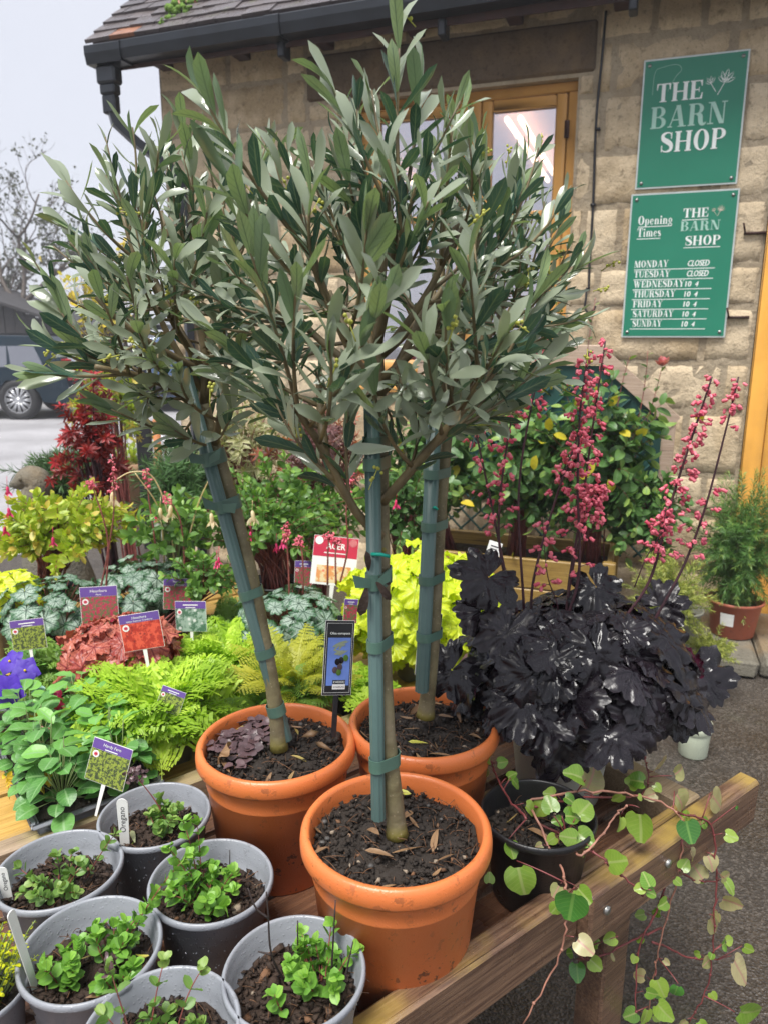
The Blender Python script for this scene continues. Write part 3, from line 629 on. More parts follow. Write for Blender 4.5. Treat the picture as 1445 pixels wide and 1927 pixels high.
def stone_block(m, x0, x1, z0, z1, dep=.0):
    if x1-x0 < .03 or z1-z0 < .03: return
    g = rg.uniform(.003, .009); x0 += g; x1 -= g; z0 += g; z1 -= g
    nx = max(4, int((x1-x0)/.035)); nz = max(4, int((z1-z0)/.035))
    fx = np.concatenate([[0, .012/(x1-x0)], np.linspace(.03/(x1-x0) if x1-x0 > .1 else .2, 1-(.03/(x1-x0) if x1-x0 > .1 else .2), nx), [1-.012/(x1-x0), 1]])
    fz = np.concatenate([[0, .012/(z1-z0)], np.linspace(.25, .75, nz), [1-.012/(z1-z0), 1]]); nx = len(fx); nz = len(fz)
    X, Z = np.meshgrid(x0+fx*(x1-x0), z0+fz*(z1-z0), indexing='ij')
    X += rg.normal(0, .0025, X.shape); Z += rg.normal(0, .0025, Z.shape)
    dx = np.minimum(X-x0, x1-X); dz = np.minimum(Z-z0, z1-Z); e = np.clip(np.minimum(dx, dz), 0, .03)/.03
    base = dep+rg.uniform(-.0035, .0025)
    ph = rg.uniform(0, 9, 4)
    Y = base - .004 - .0062*e**.45 + .004*np.sin(X*23+ph[0])*np.sin(Z*31+ph[1]) + rg.normal(0, .0012, X.shape)
    Y[0] = Y[-1] = base+.012; Y[:, 0] = Y[:, -1] = base+.012
    i, j = np.meshgrid(np.arange(nx-1), np.arange(nz-1), indexing='ij')
    m.add(np.stack([X, Y, Z], -1).reshape(-1, 3), np.stack([i*nz+j, (i+1)*nz+j, (i+1)*nz+j+1, i*nz+j+1], -1).reshape(-1, 4), rg.uniform())
for k in range(len(zs)-1):
    z0, z1 = zs[k], zs[k+1]; x = WX0; segs = []
    while x < WX1:
        L = rg.uniform(.3, .62) if rg.uniform() > .25 else rg.uniform(.16, .28)
        segs.append((x, min(x+L, WX1))); x += L
    for a, b in segs:
        parts = [(z0, z1)] if (b-a > .42 or rg.uniform() > .07) else [(z0, (z0+z1)/2+rg.uniform(-.02, .02)), None]
        if parts[-1] is None: parts[1] = (parts[0][1], z1)
        for (c, d) in parts:
            pieces = [(a, b, c, d)]
            for (ox0, ox1, oz0, oz1) in (WIN, DOOR, LINT):
                new = []
                for (pa, pb, pc, pd) in pieces:
                    if pb <= ox0 or pa >= ox1 or pd <= oz0 or pc >= oz1: new.append((pa, pb, pc, pd)); continue
                    if pa < ox0-.04: new.append((pa, ox0, pc, pd))
                    if pb > ox1+.04: new.append((ox1, pb, pc, pd))
                    ia, ib = max(pa, ox0), min(pb, ox1)
                    if pd > oz1+.03: new.append((ia, ib, oz1, pd))
                    if pc < oz0-.03: new.append((ia, ib, pc, oz0))
                pieces = new
            for p in pieces: stone_block(m, *p)
# the corner's return face
for k in range(len(zs)-1):
    Mx = Matrix.Translation((WX0, 0, 0)) @ Matrix.Rotation(-pi/2, 4, 'Z')
    mm = MB(); stone_block(mm, -.45 if k % 2 else -.3, -.0, zs[k], zs[k+1]); v = mm.V[0] if mm.V else None
    if v is not None:
        v2 = np.stack([v[:, 1]+WX0+.002, -v[:, 0], v[:, 2]], 1); m.add(v2, [f[:, ::-1] for f in mm.F], rg.uniform())
m.build('wall', M['stone'], barn)
m = MB()                                        # lime mortar behind and between the stones, wall core with the openings left free
def slab(x0, x1, z0, z1): m.box((x0, -.0055, z0), (x1, .42, z1))
slab(WX0+.004, WIN[0], 0, 3.2); slab(WIN[0], WIN[1], 0, WIN[2]); slab(WIN[0], WIN[1], WIN[3], 3.2)
slab(WIN[1], DOOR[0], 0, 3.2); slab(DOOR[0], DOOR[1], DOOR[3], 3.2); slab(DOOR[1], 3.5, 0, 3.2)
m.box((WX0+.004, .43, 0), (WX0+.4, 5.5, 3.2)); m.box((3.1, .43, 0), (3.5, 5.5, 3.2)); m.box((WX0+.41, 5.1, 0), (3.09, 5.5, 3.2))
for X in (WX0+.006, 3.1): m.add([(x, y, z) for x in (X, X+.39) for y, z in ((.0, 3.201), (1.97, 4.96), (5.5, 3.201))], [[0, 1, 2], [5, 4, 3], [0, 3, 4, 1], [1, 4, 5, 2], [2, 5, 3, 0]])
m.build('wall_core', M['mortar'], barn, False)
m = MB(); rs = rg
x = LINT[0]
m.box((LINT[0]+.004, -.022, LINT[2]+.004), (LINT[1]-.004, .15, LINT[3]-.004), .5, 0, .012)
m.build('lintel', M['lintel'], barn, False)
m = MB()
m.box((-2.9, .5, 0.02), (3.0, .52, .9)); m.box((-2.9, 4.6, 0), (3.0, 4.64, 3.1), 0, 0); m.box((-2.9, .5, 3.05), (3.0, 4.6, 3.09)); m.box((-2.9, .5, .0), (3., 4.6, .015))
m.build('room', M['roomwall'], barn, False)
m = MB(); m.box((-2.4, 1.5, 0.02), (-1.0, 1.9, 1.7)); m.box((-.8, 2.2, 0.02), (.4, 2.6, 1.9)); m.build('shop_shelf', M['roomdark'], barn, False)
m = MB()
for X in (-1.16, -1.07, -2.4): m.box((X, 1.2, 2.95), (X+.035, 3.4, 2.99), 0, 0, .01)
m.build('strip_light', M['lamp'], barn, False)
# window: outer frame, mullion, two casements, a glazing bar each
win = empty('window', (0, 0, 0)); win.parent = barn
x0, x1, z0, z1 = WIN; y0 = .045
m = MB(); F = .05
m.box((x0, y0, z1-F), (x1, y0+.09, z1), 0, 0, .004); m.box((x0, y0, z0), (x1, y0+.09, z0+F), 0, 0, .004)
m.box((x0, y0+.001, z0+F), (x0+F, y0+.09, z1-F), 0, 0, .004); m.box((x1-F, y0+.001, z0+F), (x1, y0+.09, z1-F), 0, 0, .004)
xm = (x0+x1)/2+.06; m.box((xm-.03, y0-.002, z0+F), (xm+.03, y0+.09, z1-F), 0, 0, .004)
m.build('frame', M['ochre'], win)
for a, b in ((x0+F+.004, xm-.034), (xm+.034, x1-F-.004)):
    m = MB(); s = .058; lo, hi = z0+F+.004, z1-F-.004; yy = y0-.006
    m.box((a, yy, lo), (a+s, yy+.055, hi), 0, 0, .006); m.box((b-s, yy, lo), (b, yy+.055, hi), 0, 0, .006)
    m.box((a+s, yy+.002, hi-s), (b-s, yy+.055, hi), 0, 0, .006); m.box((a+s, yy+.002, lo), (b-s, yy+.055, lo+s*1.2), 0, 0, .006)
    m.box((a+s, yy+.006, 2.17), (b-s, yy+.05, 2.205), 0, 0, .006)
    c = m.build('casement', M['ochre'], win)
    m = MB(); m.box((a+s-.003, yy+.026, lo+s), (b-s+.003, yy+.031, hi-s)); m.build('pane', M['glass'], win, False)
m = MB(); m.box((x0-.03, -.05, z0-.06), (x1+.03, .3, z0-.002), 0, 0, .01); m.build('sill', M['ochre'], win)
m = MB()
for zz in (2.55, 1.75):
    m = MB(); m.box((x1-F-.012, y0-.016, zz), (x1-F+.012, y0-.003, zz+.085), 0, 0, .003); m.build('hinge', M['darkwood'], win)
# door
dr = empty('door', (0, 0, 0)); dr.parent = barn
m = MB(); x0, x1 = DOOR[0], DOOR[1]
m.box((x0+.003, -.03, 0), (x0+.095, .12, DOOR[3]-.1), 0, 0, .006); m.box((x1-.095, -.03, 0), (x1-.003, .12, DOOR[3]-.1), 0, 0, .006); m.box((x0+.003, -.029, DOOR[3]-.1), (x1-.003, .12, DOOR[3]-.003), 0, 0, .006)
m.build('door_frame', M['ochre_dark'], dr)
m = MB()
for q in range(7):
    a = x0+.098+q*(x1-x0-.196)/7; m.box((a+.002, .02, .02), (a+(x1-x0-.196)/7-.002, .06, DOOR[3]-.103), 0, 0, .006)
m.build('door_leaf', M['ochre_dark'], dr)
# roof of plain tiles
PIT = rad(40); ey, ez = -.325, 3.165
m = MB(); rows = 26; tw = .17
for r in range(rows):
    s = r*.115; nx = int(5.6/tw)+2; xo = -3.30-(tw/2 if r % 2 else 0)
    for q in range(nx):
        xa = max(-3.30, xo+q*tw)+.0015; xb = xo+(q+1)*tw-.0015
        if xb-xa < .03: continue
        L = .19; tl = rad(5)+rg.normal(0, .012); th = .02
        c, sn = cos(PIT-tl), sin(PIT-tl); by = ey+s*cos(PIT)+rg.normal(0, .003); bz = ez+s*sin(PIT)+rg.normal(0, .002)+.012
        kz = rg.normal(0, .003)
        v = [(X, by+a*c-b*sn, bz+a*sn+b*c+(kz if X == xb else 0)) for X in (xa, xb) for a in (0, L) for b in (0, th)]
        m.add(v, [[0, 1, 3, 2], [4, 6, 7, 5], [0, 4, 5, 1], [2, 3, 7, 6], [0, 2, 6, 4], [1, 5, 7, 3]], rg.uniform())
m.add([(x, y, z+dz) for dz in (0, .05) for x, y, z in ((-3.3, 1.99, 5.08), (2.2, 1.99, 5.08), (2.2, 5.7, 3.1), (-3.3, 5.7, 3.1))], [[3, 2, 1, 0], [4, 5, 6, 7], [0, 1, 5, 4], [1, 2, 6, 5], [2, 3, 7, 6], [3, 0, 4, 7]], .4)
roof = m.build('roof', M['tile'], barn, False)
m = MB(); c, sn = cos(PIT), sin(PIT); L = rows*.105+.1
for (dz, t_) in ((-.03, .025),):
    v = [(X, ey+.03+a*c-b*sn, ez+.03*sn/c+dz+a*sn+b*c) for X in (-3.26, 2.2) for a in (0, L) for b in (0, t_)]
    m.add(v, [[0, 1, 3, 2], [4, 6, 7, 5], [0, 4, 5, 1], [2, 3, 7, 6], [0, 2, 6, 4], [1, 5, 7, 3]])
for q in range(9):
    X = -3.0+q*.52; m.box((X, -.27, 3.09), (X+.075, .0, 3.17), 0, 0, .006)
m.box((-3.2, -.25, 3.165), (2.2, 0.0, 3.18)); m.box((-3.22, -.262, 3.04), (2.2, -.2505, 3.2))
m.build('rafter_foot', M['darkwood'], roof, False)
m = MB()
for px, py, r in ((345, 45, .05), (370, 50, .045), (360, 62, .03), (388, 30, .035), (402, 48, .028), (350, 70, .02)):
    t = (px-250)/600
    X = -2.93+(px-305)*.0022; sN = .14+(62-py)*.0065; p = A3(X, ey+sN*c, ez+sN*sn+.03)
    for k in range(14): m.sphere(p+rg.normal(0, 1, 3)*r*A3(.7, .5, .25), r*rg.uniform(.25, .5), 7, 5)
m.build('moss', M['moss'], roof)
# gutter and downpipe
m = MB(); gy = -.36
def gut(xa, xb, z, sag=0., flare=0.):
    prof = [(gy+.002, z), (gy-.012, z+.05), (gy-.012, z+.088), (gy-.004, z+.094), (gy+.001, z+.088), (gy+.001, z+.05), (gy+.012, z+.012), (gy+.095, z+.012), (gy+.1, z+.09), (gy+.108, z+.09), (gy+.104, z)]
    if flare: prof = [(y+(-flare if y < gy+.05 else 0), zz-(flare*.6 if zz < z+.02 else 0)) for y, zz in prof]
    n = len(prof); v = [(X, y, zz+(sag if X == xb else 0)) for X in (xa, xb) for y, zz in prof]
    f = [[i, (i+1) % n, n+(i+1) % n, n+i][::-1] for i in range(n)] + [list(range(n)), [n+i for i in range(n)][::-1]]
    m.add(v, f)
gut(-3.27, -3.03, 3.055, 0, .008); gut(-3.03, -2.12, 3.06, .008); gut(-2.12, -2.04, 3.066, 0, .01); gut(-2.04, 2.2, 3.068, .04)
for X in (-2.08, -1.2, -.3, .6): m.box((X-.02, gy+.07, 2.98+.01), (X+.02, -.2, 3.066), 0, 0, .006)
m.build('gutter', M['gutter'], barn, False)
m = MB()
def pipe(P, w=.034):
    P = np.asarray(P, float)
    m.tube(P, w, 4); 
m.box((-3.235, gy+.015, 2.955), (-3.105, gy+.10, 3.05), 0, 0, .012); m.box((-3.222, gy+.022, 2.90), (-3.118, gy+.092, 2.958), 0, 0, .01); m.box((-3.215, gy+.026, 2.80), (-3.125, gy+.088, 2.902), 0, 0, .01)
pipe([(-3.17, gy+.056, 2.83), (-3.16, gy+.065, 2.76), (-3.08, -.2, 2.66), (-2.93, -.06, 2.52), (-2.9, -.05, 2.44), (-2.9, -.05, 1.2), (-2.9, -.05, 0)])
m.build('downpipe', M['gutter'], barn, False)
m = MB(); m.tube(catmull([(-.44, -.012, 3.1), (-.445, -.02, 2.9), (-.455, -.014, 2.6), (-.445, -.016, 2.2), (-.445, -.015, 1.9), (-.44, -.014, 1.78)], 6), .007, 6)
for zz in (2.56, 2.2): m.box((-.458, -.028, zz), (-.432, -.0, zz+.012))
m.build('cable', M['black'], barn)
m = MB(); m.tube(catmull([(-.45, .01, 1.79), (-.452, -.03, 1.785), (-.45, -.045, 1.74), (-.452, -.05, 1.69), (-.43, -.052, 1.662), (-.405, -.052, 1.68), (-.40, -.052, 1.70)], 6), .006, 6)
m.build('hook', M['black'], barn)
m = MB()
for X, zz in ((.335, 2.03), (.30, 1.63)):
    m = MB(); m.box((X-.05, -.03, zz), (X+.05, -.006, zz+.012)); m.tube([(X-.045, -.03, zz+.006), (X-.06, -.06, zz+.05)], .005, 5); m.build('bracket', M['darkwood'], barn)
# mossy step along the foot of the wall
st = MB(); rgs = np.random.default_rng(3)
X = -.6
while X < 2.2:
    Lx = rgs.uniform(.4, .7); st.box((X+.004, -.72+rgs.uniform(-.015, .015), 0), (X+Lx-.004, -.01, .09+rgs.uniform(-.006, .006)), rgs.uniform(), 0, .018, None, .003, rgs); X += Lx
o = st.build('stone_step', M['greystone'], None, False); o.location = S0; o.rotation_euler = (0, 0, BR)
tag(o, 'low mossy stone step along the foot of the barn wall', 'step')
# ---------------------------------------------------------------- the two signs
def sprig(m, x, z, s, mat, y):
    def leaf(px, pz, a, L, wd):
        d = A3(cos(a), 0, sin(a)); n = A3(-sin(a), 0, cos(a)); k = []
        for i in range(9):
            t = i/8; q = wd*sin(pi*t)**.8; k.append((px, pz, t, q))
        up = [A3(px, y, pz)+d*L*t+n*q for _, _, t, q in k]; dn = [A3(px, y, pz)+d*L*t-n*q for _, _, t, q in k]
        ui = [A3(px, y, pz)+d*L*t+n*q*.62 for _, _, t, q in k]; di = [A3(px, y, pz)+d*L*t-n*q*.62 for _, _, t, q in k]
        for i in range(8): m.poly([up[i], ui[i], ui[i+1], up[i+1]], 0, mat); m.poly([dn[i], dn[i+1], di[i+1], di[i]], 0, mat)
        m.poly([A3(px, y-4e-5, pz)+n*wd*.1, A3(px, y-4e-5, pz)-n*wd*.1, A3(px, y-4e-5, pz)+d*L*.8], 0, mat)
    def line(a, b, wd):
        a = A3(a[0], y-2e-5, a[1]); b = A3(b[0], y-2e-5, b[1]); d = unit(b-a); n = A3(-d[2], 0, d[0])*wd; m.poly([a+n, b+n, b-n, a-n], 0, mat)
    c = (x+.62*s, z+.38*s)
    line((x+.42*s, z), c, .012*s); line((x+.36*s, z+.1*s), (x+.16*s, z+.4*s), .01*s)
    for a, L in ((20, .4), (48, .46), (78, .5), (108, .44), (138, .34)): leaf(c[0], c[1], rad(a), L*s*.9, .062*s)
    for a, L in ((60, .24), (95, .26), (130, .26), (165, .22)): leaf(x+.18*s, z+.38*s, rad(a), L*s, .04*s)
def sign(name, label, x0, x1, z0, z1, skew=0.):
    r = empty(name, bw(x0, -.028, z0), BR, label, 'sign')
    W_, H_ = x1-x0, z1-z0
    m = MB(); m.box((0, 0, 0), (W_, .008, H_), 0, 0, .001); m.build('panel', M['alu'], r, False)
    m = MB(); m.box((.008, -.0012, .008), (W_-.008, -.0002, H_-.008)); m.build('face', M['signgreen'], r, False)
    for X in (.028, W_-.028):
        for Z in (.028, H_-.028):
            m = MB(); m.tube([(X, -.001, Z), (X, -.005, Z)], .0085, 10); m.build('screw', M['screw'], r)
    return r, W_, H_
r, W_, H_ = sign('shop_sign', 'upper green wall sign reading THE BARN SHOP in large letters', -.243, .23, 2.266, 2.856)
Y = -.002; m = MB()
serif_text(m, 'THE', .068, .395, .082, .215, Y); serif_text(m, 'SHOP', .105, .165, .092, .30, Y); m.build('lettering', M['white'], r, False)
m = MB(); serif_text(m, 'BARN', .05, .277, .098, .35, Y); m.build('lettering', M['palegreen'], r, False)
m = MB(); sprig(m, .29, .405, .135, 0, Y); m.build('emblem', M['white'], r, False)
m = MB(); P = catmull([(.05, 0, .43), (.055, 0, .53), (.09, 0, .55), (.155, 0, .555), (.175, 0, .53), (.15, 0, .50), (.12, 0, .44)], 5)
for i in range(len(P)-1):
    d = unit(P[i+1]-P[i]); n = A3(-d[2], 0, d[0])*.0008; a, b = P[i]+(0, Y, 0), P[i+1]+(0, Y, 0); m.poly([a+n, b+n, b-n, a-n])
m.build('scratch', M['palegreen'], r, False)
r, W_, H_ = sign('opening_times_sign', 'lower green wall sign listing opening times for each day', -.258, .247, 1.536, 2.245)
m = MB(); Y = -.002
serif_text(m, 'THE', .255, .585, .043, .118, Y); serif_text(m, 'SHOP', .275, .452, .045, .165, Y)
serif_text(m, 'Opening', .042, .56, .042, .165, Y); serif_text(m, 'Times', .042, .502, .042, .115, Y)
def uline(x0, x1, z, t=.0035): m.poly([(x0, Y+.0003, z), (x1, Y+.0003, z), (x1, Y+.0003, z+t), (x0, Y+.0003, z+t)])
uline(.045, .205, .548); uline(.042, .155, .49); uline(.252, .372, .572); uline(.27, .44, .44)
days = ['MONDAY', 'TUESDAY', 'WEDNESDAY', 'THURSDAY', 'FRIDAY', 'SATURDAY', 'SUNDAY']; wd = [.165, .175, .245, .205, .145, .2, .145]
for i, (d, q) in enumerate(zip(days, wd)):
    Z = .352-i*.0495; serif_text(m, d, .04+.002*i, Z, .033, q, Y); uline(.04, .425-.003*i, Z-.013)
m.build('lettering', M['white'], r, False)
m = MB(); serif_text(m, 'BARN', .247, .522, .046, .185, Y); m.build('lettering', M['palegreen'], r, False)
m = MB(); sprig(m, .385, .585, .065, 0, Y); m.build('emblem', M['pinkprint'], r, False)
m = MB()
for i in range(7):
    Z = .352-i*.0495
    if i < 2: put_text(m, 'CLOSED', .295, Z, .03, Y-.0003, .1, 0, .15, 'l', .002)
    else: put_text(m, '10', .293, Z, .028, Y-.0003, .027, 0, .1, 'l', .002); put_text(m, '4', .338, Z, .025, Y-.0003, .014, 0, .2, 'l', .002)
m.build('handwriting', M['white'], r, False)
# ---------------------------------------------------------------- shed, cars, trees across the yard
sh = empty('wooden_shed', (-10.8, 18, 0), 0, 'dark timber shed with gabled roof behind the navy estate car', 'shed')
m = MB()
for q in range(34):
    X = -4.2+q*.245; zt = 2.95-abs(X+.1)*.33
    m.box((X, -.02+.01*(q % 2), 1.45), (X+.235, .03, max(1.5, zt-.1)), 0, 0, .004)
m.build('gable_boards', M['shedboard'], sh, False)
m = MB(); m.box((-4.2, .04, 0), (4.1, 3, 1.44)); m.build('wall', M['shedwall'], sh, False)
m = MB()
for s in (-1, 1):
    v = [(s*(0)+-.1, y, 3.0+dz) for y in (-.25, 3.2) for dz in (-.07, 0)]+[(s*4.6-.1, y, 1.45+dz) for y in (-.25, 3.2) for dz in (-.07, 0)]
    m.add(v, [[0, 1, 3, 2], [4, 6, 7, 5], [0, 4, 5, 1], [2, 3, 7, 6], [0, 2, 6, 4], [1, 5, 7, 3]])
m.build('roof', M['shedboard'], sh, False)

def car(label, loc, rz, paint, L=4.7, W=1.85, H=1.6, wb=(-1.35, 1.4), clear=.3, spare=False, suv=True, pale_top=False):
    """nose along local +x"""
    c = empty('parked_car', loc, rz, label, 'car', 'cars parked across the yard')
    h = H; b = .62*h
    prof = [(-L/2, .45), (-L/2+.02, .75), (-L/2+.05, b), (-L/2+.22, h-.16), (-L/2+.5, h-.03), (-.6, h), (.35, h-.03), (.75, h-.14), (1.35, b+.04), (2.0, b-.06), (L/2-.12, b-.2), (L/2, .6), (L/2-.03, .4), (L/2-.2, clear)]
    bot = [(wb[1]+.45, clear), (wb[1]+.4, .5), (wb[1]+.2, .72), (wb[1]-.2, .72), (wb[1]-.4, .5), (wb[1]-.45, clear), (wb[0]+.45, clear), (wb[0]+.4, .5), (wb[0]+.2, .74), (wb[0]-.2, .74), (wb[0]-.4, .5), (wb[0]-.45, clear), (-L/2+.1, clear)]
    P = prof+bot; n = len(P)
    def hw(z): return W/2*(1-max(0, (z-b))/(h-b)*.17 - max(0, .45-z)*.12)
    ys = [-1, -.93, .93, 1]; V = []
    for s in ys:
        for x, z in P:
            e = .035 if abs(s) < 1 else 0
            V.append((x, s*hw(z), z+(e if z > b else 0)*.6))
    m = MB(); f = [[k*n+i, k*n+(i+1) % n, (k+1)*n+(i+1) % n, (k+1)*n+i] for k in range(3) for i in range(n)]
    V = np.array(V)
    me = bpy.data.meshes.new('cap')   # sides: fan of upper strip (convex above the sill) built as quads from each point down to the sill line
    m.add(V, f)
    for s, o_ in ((0, False), (3, True)):
        top = [(x, z) for x, z in prof]; q = []
        xs = sorted(set([p[0] for p in P])); cols = []
        for x in xs:
            zt = np.interp(x, [p[0] for p in [(-L/2, .45)]+prof[2:12]], [p[1] for p in [(-L/2, .6)]+prof[2:12]])
            zb = clear
            for wx in wb:
                d = abs(x-wx)
                if d < .46: zb = max(zb, np.interp(d, [0, .2, .4, .46], [.76, .73, .5, clear]))
            if abs(x) > L/2-.03: zb = max(zb, .42)
            cols.append((x, zb, max(zt, zb+.02)))
        v = []; fs = []
        for x, zb, zt in cols:
            for t in (0, .33, .66, 1.):
                zz = zb+(zt-zb)*t; v.append((x, (1 if o_ else -1)*hw(zz)*1.001, zz))
        for i in range(len(cols)-1):
            for k in range(3): fs.append([i*4+k, (i+1)*4+k, (i+1)*4+k+1, i*4+k+1])
        m.add(v, fs)
    bpy.data.meshes.remove(me)
    m.build('body', paint, c, False)
    for s in (-1, 1):
        for a, e in ((-L/2+.42, -1.28), (-1.2, -.3), (-.22, .62)):
            m = MB(); zb, zt = b+.03, h-.17
            sl = .2 if a < -1.4 else .02; s2 = .3 if e > .5 else .02
            pts = [(a, zb), (e+(.25 if e > .5 else 0), zb), (e-s2+.1, zt), (a+sl, zt)]
            A_ = [(x, s*(hw(z)+.006), z) for x, z in pts]; B_ = [(x, s*(hw(z)-.004), z) for x, z in pts]
            m.add(A_+B_, [[0, 1, 2, 3], [7, 6, 5, 4], [0, 4, 5, 1], [1, 5, 6, 2], [2, 6, 7, 3], [3, 7, 4, 0]]); m.build('window', M['carglass'], c, False)
        m = MB(); m.box((-L/2+.5, s*hw(h)*.9-.02, h+.03), (.3, s*hw(h)*.9+.02, h+.065), 0, 0, .01); m.build('roof_rail', M['alloy'] if not suv else M['black'], c)
        m = MB(); m.box((-L/2-.012, s*.78-.09, .72), (-L/2+.12, s*.78+.09, 1.12), 0, 0, .02); m.build('tail_light', M['red_lamp'], c)
        for wx in wb:
            wl = empty('wheel', (wx, s*(W/2-.09), .37)); wl.parent = c
            ww = MB(); ww.lathe([(.23, -.11), (.33, -.115), (.365, -.09), (.375, 0), (.365, .09), (.33, .115), (.23, .11), (.23, -.11)], 28); ww.V = [v[:, [0, 2, 1]] for v in ww.V]; ww.F = [f[:, ::-1] for f in ww.F]; ww.build('tyre', M['tyre'], wl)
            ww = MB(); yy = s*.1
            ww.tube([(0, yy-s*.02, 0), (0, yy+s*.01, 0)], .055, 12)
            for k in range(12):
                a = k*2*pi/12
                for da in (-.09, .09): ww.tube([(.04*cos(a), yy, .04*sin(a)), (.235*cos(a+da), yy-s*.005, .235*sin(a+da))], .013, 4)
            for k in range(24):
                a, b2 = k*2*pi/24, (k+1)*2*pi/24; ww.tube([(.24*cos(a), yy, .24*sin(a)), (.24*cos(b2), yy, .24*sin(b2))], .014, 4, cap=False)
            ww.tube([(0, s*.02, 0), (0, s*.03, 0)], .23, 20, 0, 1)
            ww.build('rim', [M['alloy'], M['tyre']], wl)
    # rear window, plate, bumper
    m = MB(); m.add([(-L/2+.02, y, b+.05) for y in (-.68, .68)]+[(-L/2+.17, y, h-.2) for y in (.58, -.58)], [[0, 1, 2, 3]]); m.build('rear_window', M['carglass'], c, False)
    m = MB(); m.box((-L/2-.02, -.26, .62), (-L/2+.03, .26, .73), 0, 0, .004); m.build('number_plate', M['yellowplate'], c)
    m = MB(); m.box((-L/2-.06, -W/2+.06, .36), (-L/2+.25, W/2-.06, .56), 0, 0, .03); m.build('bumper', M['black'] if suv else paint, c)
    if pale_top:
        m = MB(); m.box((-L/2+.28, -.72, h+.0), (.6, .72, h+.04), 0, 0, .015)
        m.build('roof_panel', M['carwhite'], c)
        for s in (-1, 1):
            m = MB(); m.add([(-L/2+.02, s*.90, b), (-L/2+.02, s*.72, b), (-L/2+.17, s*.62, h-.16), (-L/2+.17, s*.79, h-.16)], [[0, 1, 2, 3]]); m.build('pillar', M['carwhite'], c, False)
    if spare:
        sp = empty('spare_wheel', (-L/2-.12, 0, .98)); sp.parent = c
        ww = MB(); ww.lathe([(.2, -.1), (.33, -.1), (.37, -.06), (.37, .06), (.33, .1), (.2, .1), (.2, -.1)], 28); ww.V = [v[:, [2, 0, 1]] for v in ww.V]; ww.build('tyre', M['tyre'], sp)
        ww = MB(); ww.tube([(-.07, 0, 0), (0, 0, 0)], .2, 20, 0, 1); ww.tube([(-.1, 0, 0), (-.06, 0, 0)], .07, 12)
        for k in range(5): a = k*2*pi/5; ww.tube([(-.085, .05*cos(a), .05*sin(a)), (-.075, .2*cos(a), .2*sin(a))], .03, 5)
        ww.build('rim', [M['alloy'], M['tyre']], sp)
    return c
car('navy estate car side on with silver spoked wheel, leftmost of the cars', (-6.78-1.35, 14.85, 0), pi, M['paint_navy'], 4.6, 1.85, 1.52)
car('dark off-roader seen from behind with a spare wheel on its back', (-5.35, 17.6, 0), pi/2+.08, M['paint_dark'], 4.4, 1.8, 1.75, spare=True, pale_top=True)
car('blue van-like car seen from behind with a red tail light, rightmost of the cars', (-4.35, 17.6, 0), pi/2-.05, M['paint_blue'], 4.6, 1.8, 1.6, pale_top=True)

def tree(name, label, base, h, spread, seed, leaf, tpl, bark, nl=900, lsz=.09, tr=.12, lvl=4, group=None, lean=0., cat='tree', dens=1.):
    rg = np.random.default_rng(seed); t = empty(name, base, 0, label, cat, group); mt = MB(); mb = MB(); LV = Leaves(); tips = []
    def grow(p, d, L, r, k):
        n = 5; q = [p]; dd = d
        for i in range(n): dd = unit(dd+rg.normal(0, .13, 3)+A3(0, 0, .06)); q.append(q[-1]+dd*L/n)
        (mt if k == 0 else mb).tube(np.array(q), [r, r*.6], 6 if k < 2 else 4)
        if k >= lvl: tips.append(np.array(q)); return
        for i in range(rg.integers(3, 5) if k else 6):
            j = rg.integers(2, n+1); a = rdir(rg, 1)[0]; a = unit(a-dd*(a@dd)); s = rg.uniform(.55, .95)
            grow(q[j], unit(dd*.75+a*s*spread+A3(0, 0, .1)), L*rg.uniform(.55, .8), r*.5, k+1)
    grow(A3(0, 0, -.05), unit(A3(lean, 0, 1)), h*.36, tr, 0)
    for _ in range(nl):
        q = tips[rg.integers(len(tips))]; p = q[rg.integers(1, len(q))]; d = rdir(rg, 1)[0]
        LV.add(p+rg.normal(0, .03, 3), d, rdir(rg, 1)[0], lsz*rg.uniform(.6, 1.3), lsz*rg.uniform(.6, 1.3), rg.uniform())
    mt.build('trunk', bark, t); mb.build('branches', bark, t)
    cr = MB(); LV.flush(cr, tpl); cr.build('crown', leaf, t); return t
OV = [leaf_tpl(.55, 3, .1, .3, 0, .6, 1.1, seed=i) for i in range(3)]
tree('bare_tree', 'sparse leafed grey tree against the sky beyond the shed', (-8.9, 20.5, 0), 6.7, .95, 8, M['greyleaf'], OV, M['greytwig'], 3000, .10, .14, 5)
tree('autumn_tree', 'yellow and green autumn tree half hidden behind the left olive tree', (-3.95, 11.5, 0), 3.3, .6, 5, M['yellow_leaf'], OV, M['greytwig'], 420, .12, .07, 4)
# ---------------------------------------------------------------- display benches
BD = A3(.795, .606, 0); BN = A3(-.606, .795, 0); BROT = math.atan2(.606, .795)
def bs(s, t, z=0.): return BD*s + BN*t + A3(0, 0, z)
TZ = .625
def plank_rows(parent, s0, s1, t0, t1, z, n, mat, th=.022, gap=.014, rg=None):
    wdt = (t1-t0+gap)/n-gap
    for i in range(n):
        a = t0+i*(wdt+gap); m = MB(); m.box((s0, a, z-th), (s1, a+wdt, z), rg.uniform(), 0, .003, None, .0008, rg); m.build('slat', mat, parent, False)
rg = np.random.default_rng(21)
bench = empty('display_bench', (0, 0, 0), BROT, 'weathered wooden cart bench carrying the grey and orange pots, rail ending in a handle', 'bench')
m = MB(); m.box((-.75, .616, .588), (.862, .656, .685), .3, 0, .004, None, .0008, rg); m.build('front_rail', M['railwood'], bench, False)
m = MB(); m.box((.8645, .594, .593), (1.395, .6375, .6865), .8, 0, .005, None, .0008, rg); m.build('handle', M['railwood'], bench, False)
